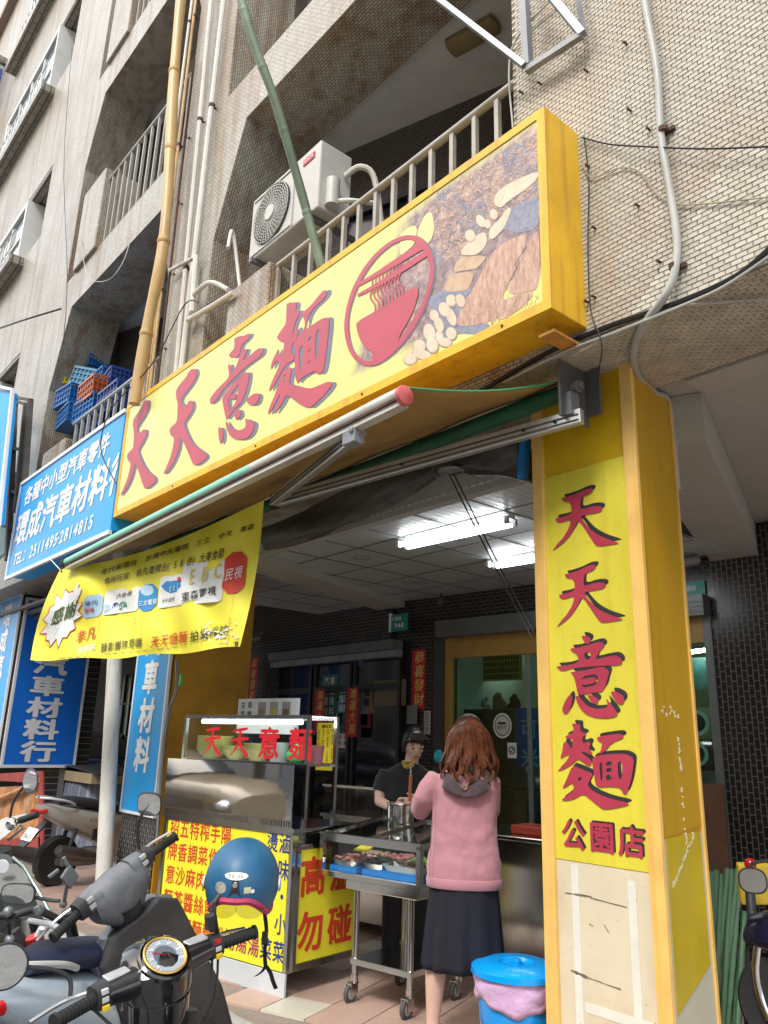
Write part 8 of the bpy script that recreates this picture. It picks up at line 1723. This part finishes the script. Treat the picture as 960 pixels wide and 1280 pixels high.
# S6: silver scooter parked on the arcade edge, and S7 cream one behind the pole
h6 = Vector((-.22, .97, 0)).normalized(); rw = P(62, 1108, Z=0)
def parked(label, rw_, hd_, col, plate, sc_=1.0):
    s = SC('scooter', label, Vector((rw_.x, rw_.y, 0)) + hd_ * 1.0, Vector((hd_.y, -hd_.x, 0)) + V * -.05, zg=0)
    bodyrear(s, col, m_seat, fr=-.30, plate=plate); front(s, col, m_plast, .98); grips(s, .98)
    q = s.mb(); q.loft([((-.2, .0, .985), (0, .035, 0), (0, 0, .035)), ((-.08, .03, .98), (0, .08, 0), (0, 0, .065)), ((.08, .03, .98), (0, .08, 0), (0, 0, .065)), ((.2, .0, .985), (0, .035, 0), (0, 0, .035))], 18, 2.4); q.build('handlebar_cover', col, s.t, smooth=True)
    for k in (-1, 1): mirror(s, k, (k * .17, 0, 1.01), [(k * .2, 0, 1.1)], (k * .26, .0, 1.2), .05, -(s.T.to_3x3() @ Vector((0, 1, 0))))
    return s
m_silver = M('silver_paint', (.40, .40, .37), .32, .35, var=.10, dirt=.35, dirtcol=(.2, .18, .14))
S6 = parked('dusty silver scooter seen from behind, left of the white pole', rw + h6 * .02, h6, m_silver, '7UA-215')
q = MB(); text_row(q, 'RACING', S6.T @ Vector((.182, -.80, .60)), h6, V, .05, .02, .2, total=.22); q.build('lettering', m_chrome, S6.t)
S7 = parked('cream scooter with red rear light half hidden behind the white pole', P(150, 1075, Z=0) + Vector((.1, .5, 0)), h6, M('cream_paint', (.50, .45, .32), .35, var=.1, coat=.3), '2KD-903')

# S4 / S5: motorcycles cut by the left edge
S4 = SC('scooter', 'black motorcycle with a white round badge and rectangular mirror at the left edge', P(20, 1150, D=2.9) - V * (P(20, 1150, D=2.9).z + .1), Vector((.80, .60, 0))); h4 = P(20, 1150, D=2.9).z + .1
Ti4 = S4.T.inverted(); q4 = lambda px, py, D: Ti4 @ P(px, py, D=D)
q = S4.mb(); q.prism([q4(-30, 1062, 3.3), q4(10, 1068, 3.25), q4(24, 1080, 3.2), q4(42, 1118, 3.1), q4(60, 1150, 3.05), q4(36, 1148, 3.05), q4(-30, 1130, 3.1)], (-.14, -.03, 0)); q.build('cowl', M('black_cowl', (.014, .018, .018), .35, coat=.15), S4.t, bevel=.02)
q = S4.mb(); q.tube([q4(16, 1072, 3.22), q4(30, 1084, 3.18), q4(50, 1118, 3.09), q4(66, 1148, 3.04)], .007, 6); q.build('cowl_edge', M('teal_grey_trim', (.16, .22, .21), .35, .4), S4.t, smooth=True)
c = P(3, 1083, D=3.13); q = MB(); q.lathe([(0, 0), (.026, 0), (.026, -.004)], c, -fwd, 20); q.build('badge', m_wht, S4.t)
mirror(S4, 1, q4(75, 1126, 2.7), [q4(60, 1125, 2.7)], tuple(q4(23, 1117, 2.68)), (.060, .034), -fwd + V * .2, round_=False)
q = S4.mb(); q.tube(catmull([q4(-10, 1145, 2.75), q4(20, 1143, 2.75), q4(45, 1137, 2.78), q4(60, 1143, 2.8), q4(85, 1155, 2.85)], 5), .013, 10); q.build('handlebar', m_plast, S4.t, smooth=True)
q = S4.mb(); q.tube(catmull([q4(-10, 1175, 2.7), q4(12, 1150, 2.72), q4(40, 1140, 2.74), q4(56, 1140, 2.76)], 5), .005, 6); q.tube(catmull([q4(0, 1165, 2.7), q4(20, 1145, 2.72), q4(50, 1135, 2.74)], 5), .004, 6); q.tube(catmull([q4(5, 1140, 2.72), q4(12, 1160, 2.72), q4(10, 1190, 2.74)], 5), .006, 6); q.build('control_cables', m_cable, S4.t)
for px, py in ((10, 1140), (48, 1138), (12, 1175)):
    q = S4.mb(); q.ell(q4(px, py, 2.72), (.018, .018, .018), 10, 8); q.build('clamp', m_steel, S4.t, smooth=True)
q = S4.mb(); q.tube([q4(35, 1150, 2.76), q4(60, 1155, 2.76), q4(80, 1165, 2.78)], .009, 8); q.build('brake_lever', m_wht, S4.t, smooth=True)
for a_, b_, mt, r_ in (((52, 1160), (25, 1215), m_wht, .012), ((42, 1170), (52, 1205), M('red_frame', (.45, .02, .02), .4), .030), ((0, 1175), (5, 1215), m_plast, .018), ((15, 1165), (35, 1200), m_plast, .03)):
    q = S4.mb(); q.tube([q4(*a_, 2.85), q4(*b_, 2.85)], r_, 10); q.build('frame_tube', mt, S4.t, smooth=True)
wheel(S4, (0, .55, .30), .30, .05, 'front_wheel'); q = S4.mb(); q.tube([(.08, .2, h4), (.08, .55, .3)], .022, 10); q.tube([(-.08, .2, h4), (-.08, .55, .3)], .022, 10); q.loft([((0, -.1, .75), (.12, 0, 0), (0, 0, .12)), ((0, -.4, .72), (.14, 0, 0), (0, 0, .13)), ((0, -.9, .72), (.1, 0, 0), (0, 0, .08))], 16); q.build('tank_and_fork', M('black_cowl'), S4.t, smooth=True); wheel(S4, (0, -.85, .30), .30, .055)
S5 = SC('scooter', 'silver scooter handlebar and round-backed mirror at the left edge above the others', P(5, 1035, D=3.9) - V * (P(5, 1035, D=3.9).z + .1), Vector((.85, .5, 0)).normalized()); h5 = P(5, 1035, D=3.9).z + .1; Ti5 = S5.T.inverted(); q5 = lambda px, py, D=3.9: Ti5 @ P(px, py, D=D)
q = S5.mb(); q.loft([(q5(-30, 1050), (.03, 0, 0), (0, .05, .05)), (q5(-8, 1042), (.02, 0, 0), (0, .06, .07)), (q5(10, 1035), (.02, 0, 0), (0, .05, .055)), (q5(24, 1027), (.02, 0, 0), (0, .04, .035))], 18); q.build('handlebar_cover', m_silver, S5.t, smooth=True)
q = S5.mb(); q.tube([q5(24, 1026), q5(47, 1018)], .017, 12); q.build('grip', m_grip, S5.t, smooth=True); q = S5.mb(); q.ell(q5(15, 1030, 3.8), (.03, .03, .03), 12, 8); q.build('switch_housing', m_chrome, S5.t, smooth=True)
mirror(S5, 1, q5(12, 1028), [q5(16, 1005), q5(28, 985)], tuple(q5(38, 976)), (.038, .062), -fwd + V * .1, round_=True, back=M('purple_back', (.12, .08, .20), .4))
q = S5.mb(); q.tube([q5(22, 1030), q5(30, 1035), q5(10, 1050)], .007, 6); q.build('brake_lever', M('lever_alu'), S5.t)
front(S5, m_silver, m_plast, h5); bodyrear(S5, m_silver, m_seat)

# right edge: scooter with blue fender, its mirror and yellow box
S8 = SC('scooter', 'dark blue scooter with black mirror cut by the right edge behind the garden sticks', P(958, 1250, Z=.0) * 1.0, Vector((.35, -.94, 0)).normalized()); S8.t.location.z = 0
o8 = P(952, 1215, Y=4.3); S8o = o8
q = MB(); q.loft([(P(932, 1170, Y=4.3), V * .03, Vector((0, .03, 0))), (P(940, 1162, Y=4.3), V * .07, Vector((0, .06, 0))), (P(965, 1165, Y=4.3), V * .10, Vector((0, .08, 0))), (P(1000, 1180, Y=4.3), V * .10, Vector((0, .08, 0)))], 18); q.build('fender', M('dark_blue_paint', (.012, .014, .05), .3, coat=.6), S8.t, smooth=True)
c = P(985, 1255, Y=4.35); q = MB(); q.lathe([(.19, -.04), (.21, -.045), (.225, -.02), (.225, .02), (.21, .045), (.19, .04)], c, Vector((.25, -.97, 0)), 36); t_ = q.build('tyre', m_tyre, S8.t, smooth=True)
q = MB(); q.lathe([(.19, -.02), (.2, 0), (.19, .02)], c, Vector((.25, -.97, 0)), 36, False)
for k in range(12): t = k * math.pi / 6; ax_ = Vector((.97, .25, 0)); d_ = ax_ * math.cos(t) + V * math.sin(t); q.tube([c, c + d_ * .19], .004, 5)
q.build('rim', m_chrome, t_, smooth=True)
q = MB(); q.tube(catmull([P(948, 1180, Y=4.3), P(945, 1215, Y=4.28), P(952, 1250, Y=4.28), P(962, 1275, Y=4.28)], 5), .022, 10); q.build('fork', m_chrome, S8.t, smooth=True); q = MB(); q.tube([P(936, 1185, Y=4.32), P(934, 1285, Y=4.32)], .016, 8); q.tube([P(937, 1110, Y=4.4), P(942, 1165, Y=4.32)], .025, 10); q.build('stem', m_plast, S8.t, smooth=True)
def em(c, x, y, n_, mt, d, pw): q = MB(); q.loft([(c - n_ * d, x * .8, y * .8), (c, x, y), (c + n_ * .004, x * .95, y * .95)], 28, pw); return q
c = P(941, 1101, Y=4.1); nn = (EYE - c).normalized(); x_ = nn.cross(V).normalized() * -1; y_ = V
em(c, x_ * .066, y_ * .060, nn, m_plast, .02, 2.6).build('mirror_housing', m_plast, S8.t, smooth=True); q = MB(); q.loft([(c + nn * .0045, x_ * .058, y_ * .052), (c + nn * .006, x_ * .058, y_ * .052)], 28, 2.6); q.build('mirror_glass', M('dull_mirror', (.30, .30, .28), .25, .6), S8.t)
q = MB(); q.tube(catmull([P(941, 1090, Y=4.12), P(940, 1080, Y=4.2), P(960, 1076, Y=4.3), P(985, 1078, Y=4.4)], 5), .009, 8); q.build('mirror_stalk', m_plast, S8.t, smooth=True)
q = MB(); q.obox(P(943, 1104, Y=4.5), right * .085, V * .10, fwd * .02); o = q.build('yellow_box', M('box_yellow', (.50, .34, .02), .5), None, bevel=.01); tag(o, 'small dull yellow box behind the scooter mirror at the right edge', 'box')
q = MB(); q.ell(P(938, 1080, Y=4.3), (.03, .03, .03), 10, 8); q.build('red_knob', m_redl, S8.t, smooth=True)

# things behind the silver scooter: covered box, white barrel, painted red-framed sign, parked dark car
bxl = P(88, 1040, Z=0); 
fb = P(85, 985, Y=4.6)
CB = thing('covered_box', 'box draped in grey plastic sheet with a dark lid board, behind the silver scooter', 'box', (P(85, 1040, Y=4.4).x, 4.4, 0))
a_ = P(60, 1020, Y=4.3); b_ = P(104, 1020, Y=4.3); zt_ = P(80, 975, Y=4.3).z
q = MB(); q.loft([(((a_.x + b_.x) / 2, 4.6, 0), ((b_.x - a_.x) / 2 * 1.15, 0, 0), (0, .35, 0)), (((a_.x + b_.x) / 2, 4.6, zt_ * .5), ((b_.x - a_.x) / 2 * 1.05, 0, 0), (0, .32, 0)), (((a_.x + b_.x) / 2, 4.6, zt_), ((b_.x - a_.x) / 2, 0, 0), (0, .3, 0))], 26, 4); q.build('sheet', M('grey_plastic_sheet', (.15, .17, .23), .35, bump=.8, bscale=6, streak=.7, dirtcol=(.45, .47, .52)), CB, smooth=True)
q = MB(); q.obox(((a_.x + b_.x) / 2 + .1, 4.6, zt_ + .07), ((b_.x - a_.x) / 2 * 1.15, 0, 0), (0, .33, 0), (0, 0, .065)); q.build('carton', M('carton_tan', (.36, .28, .17), .7), CB); q = MB(); q.loft([((a_.x - .1, 4.6, zt_ + .15), (0, .33, 0), (0, 0, .012)), (((a_.x + b_.x) / 2, 4.6, zt_ + .20), (0, .36, 0), (0, 0, .02)), ((b_.x + .35, 4.6, zt_ + .13), (0, .32, 0), (0, 0, .012))], 14, 4); q.build('lid_board', M('dark_board', (.025, .025, .027), .6), CB)
BR = thing('barrel', 'white plastic barrel with blue lid behind the covered box', 'barrel', (P(112, 1030, Y=5.3).x, 5.3, 0)); bxx = P(112, 1000, Y=5.3); zt_ = P(112, 953, Y=5.3).z
q = MB(); q.lathe([(.38, 0), (.42, .3), (.42, zt_ * .5), (.40, zt_ * .52), (.42, zt_ * .54), (.43, zt_ * .9), (.40, zt_)], (bxx.x, 5.3, 0), (0, 0, 1), 30); q.build('drum', M('barrel_white', (.52, .54, .50), .5, var=.1), BR, smooth=True); q = MB(); q.lathe([(.44, zt_), (.44, zt_ + .05), (.0, zt_ + .07)], (bxx.x, 5.3, 0), (0, 0, 1), 30); q.build('lid', M('barrel_lid_blue', (.06, .14, .30), .5), BR, smooth=True)
cx = P(120, 930, Y=6.6)
m_carb = M('car_black', (.010, .010, .013), .12, coat=.9); m_cgl = M('car_glass', (.03, .035, .04), .06, coat=1)
def make_car(label, xc, yc, paint, hk=1.0, zg=0, van=False):
    CAR = thing('parked_car', label, 'car', (xc, yc, zg)); z = lambda h: zg + h * hk
    q = MB(); q.loft([((xc - 2.3, yc, z(.65)), (0, .6, 0), (0, 0, .25)), ((xc - 2.1, yc, z(.62)), (0, .85, 0), (0, 0, .38)), ((xc - .8, yc, z(.64)), (0, .88, 0), (0, 0, .42)), ((xc + .9, yc, z(.64)), (0, .88, 0), (0, 0, .40)), ((xc + 2.0, yc, z(.60)), (0, .84, 0), (0, 0, .34)), ((xc + 2.25, yc, z(.58)), (0, .6, 0), (0, 0, .2))], 30, 3.4); q.build('body', paint, CAR, smooth=True)
    e = .75 if van else 0
    q = MB(); q.loft([((xc - 1.95 - e * .3, yc, z(1.0)), (0, .70, 0), (0, 0, .06)), ((xc - 1.3 - e, yc, z(1.22)), (0, .66, 0), (0, 0, .22 + e * .25)), ((xc - .2, yc, z(1.26)), (0, .66, 0), (0, 0, .25 + e * .3)), ((xc + .6, yc, z(1.18)), (0, .66, 0), (0, 0, .20 + e * .2)), ((xc + 1.25, yc, z(.98)), (0, .70, 0), (0, 0, .05))], 30, 3.2); q.build('cabin', m_cgl, CAR, smooth=True)
    q = MB(); q.loft([((xc - 1.3 - e, yc, z(1.43 + e * .25)), (0, .55, 0), (0, 0, .02)), ((xc - .2, yc, z(1.50 + e * .3)), (0, .58, 0), (0, 0, .025)), ((xc + .55, yc, z(1.37 + e * .2)), (0, .54, 0), (0, 0, .02))], 20, 4); q.build('roof', paint, CAR, smooth=True)
    for dx in (-1.35, 1.35):
        for y in (yc - .82, yc + .80): q = MB(); q.lathe([(.2, -.09), (.30, -.10), (.32, 0), (.30, .10), (.2, .09)], (xc + dx, y, zg + .32), (0, 1, 0), 26); w_ = q.build('tyre', m_tyre, CAR, smooth=True); q = MB(); q.lathe([(0, -.1), (.2, -.09), (.2, .0)], (xc + dx, y, zg + .32), (0, 1, 0), 20, False); q.build('rim', m_rim, w_, smooth=True)
    for s_ in (-1, 1): q = MB(); q.ell((xc + .55, yc + s_ * .94, z(1.05)), (.10, .05, .07)); q.build('wing_mirror', paint, CAR, smooth=True)
    for s_ in (-1, 1): q = MB(); q.ell((xc + 2.12, yc + s_ * .6, z(.68)), (.1, .16, .07)); q.build('headlight', m_chrome, CAR, smooth=True)
make_car('black car parked in the gloomy bay between the blue signs', cx.x, 6.6, m_carb)
make_car('beige van parked on the street outside the picture, mirrored in the stainless shield', -10.2, -1.6, M('van_beige', (.26, .20, .13), .2, coat=.6), zg=-.1, van=True)
make_car('dark blue car added out of view on the street behind the beige van, for reflections', -16.5, -2.0, M('car_navy', (.02, .04, .12), .15, coat=.8), zg=-.1)  # unseen car, added to be mirrored in the steel shield
RS = thing('street_sign_board', 'red-framed board with worn orange pictures below the shaded blue sign', 'board', P(25, 1010, Y=3.2)); 
def rq(x0, y0, x1, y1, name, mt, dy=0, th=.02):
    q = MB(); q.prism([P(x0, y0, Y=3.2 + dy), P(x1, y0 - (x1 - x0) * .06, Y=3.2 + dy), P(x1, y1 + (x1 - x0) * .08, Y=3.2 + dy), P(x0, y1, Y=3.2 + dy)], (0, th, 0)); q.build(name, mt, RS)
rq(-20, 985, 48, 1050, 'board', M('orange_worn', (.42, .17, .04), .6, var=.6, scale=5, dirt=.6, dirtcol=(.6, .5, .4)), .03); rq(-20, 968, 52, 974, 'frame', M('red_iron', (.30, .04, .03), .6, var=.3), -.02); rq(48, 966, 53, 1060, 'frame', MATS['red_iron'], -.02); rq(-20, 1050, 50, 1054, 'frame', MATS['red_iron'], -.02)
q = MB(); q.tube([P(-5, 1000, Y=3.18), P(20, 990, Y=3.18), P(50, 975, Y=3.18)], .03, 8); q.build('rail', MATS['orange_worn'], RS)
blu = MB(); p = P(118, 1023, Y=3.9); blu.loft([(p - V * .05, (.14, 0, 0), (0, .1, 0)), (p + V * .05, (.16, 0, 0), (0, .12, 0))], 16, 4); o = blu.build('blue_basin', M('basin_blue', (.02, .07, .42), .4), None, smooth=True); tag(o, 'small deep blue basin behind the silver scooter seat', 'basin')
# ================================================================== THE OTHER SIDE OF THE STREET (seen in steel, glass and mirrors)
OB = thing('building_row', 'row of plain apartment blocks across the street', 'building', (-4, -16, 0))
m_op = M('opposite_render', (.34, .32, .29), .8, var=.15, scale=.4, dirt=.3); m_opw = M('opposite_window', (.06, .08, .10), .1, coat=.4)
rr = random.Random(2)
for i, (x0, x1, h_) in enumerate(((-42, -30, 13), (-29.9, -18, 17), (-17.9, -6, 12), (-5.9, 6, 15), (6.1, 20, 11))):
    q = MB(); q.box((x0, -22, -.1), (x1, -16, h_)); q.build('wall', M('opposite_%d' % i, [(.36, .33, .29), (.42, .40, .38), (.30, .31, .33), (.40, .35, .28), (.35, .35, .33)][i], .8, var=.15, scale=.4), OB)
    q = MB()
    for z in range(int(h_ / 3.3)):
        for k in range(5):
            a = x0 + 1 + k * 2.3
            if a + 1.3 < x1: q.box((a, -16.0, 1 + z * 3.3), (a + 1.4, -15.93, 2.6 + z * 3.3))
    q.build('windows', m_opw, OB, kind='stuff')
def tree(x, y, h_, r, label):
    t_ = thing('street_tree', label, 'tree', (x, y, -.1), 'street trees on the far pavement'); q = MB(); q.tube([(x, y, -.1), (x + .1, y, h_ * .4), (x, y, h_ * .75)], [.16, .12, .06], 10)
    for k in range(5): a = k * 1.26; q.tube([(x + .05, y, h_ * .45), (x + r * .6 * math.cos(a), y + r * .6 * math.sin(a), h_ * .8)], [.06, .02], 6)
    q.build('trunk', M('bark', (.10, .075, .05), .9, var=.3), t_, smooth=True); q = MB(); g = random.Random(int(x * 7))
    for k in range(1500):
        a = g.uniform(0, 6.28); b_ = g.uniform(-1, 1); rad = r * g.uniform(.4, 1) * (1 + .3 * math.sin(a * 3 + b_ * 4)); c = Vector((x + rad * math.cos(a) * math.sqrt(1 - b_ * b_), y + rad * math.sin(a) * math.sqrt(1 - b_ * b_), h_ * .8 + rad * b_ * .8)); s_ = g.uniform(.08, .16); u = Vector((g.uniform(-1, 1), g.uniform(-1, 1), g.uniform(-1, 1))).normalized(); v = u.orthogonal().normalized(); q.add([c - u * s_, c + v * s_ * .5, c + u * s_, c - v * s_ * .5], [(0, 1, 2, 3)])
    q.build('crown', M('leaf_green', (.06, .11, .03), .6, var=.5, scale=2), t_, kind='stuff')
for i, (x, lb) in enumerate(((-22.0, 'street tree across the road far beyond the others'), (-15.5, 'street tree across the road behind the beige van'), (-9.5, 'street tree across the road, left of the noodle shop axis'), (-3.5, 'street tree across the road opposite the noodle shop'), (3.0, 'street tree across the road, farthest to the right'))): tree(x, -11.5, 5.5, 1.9, lb)
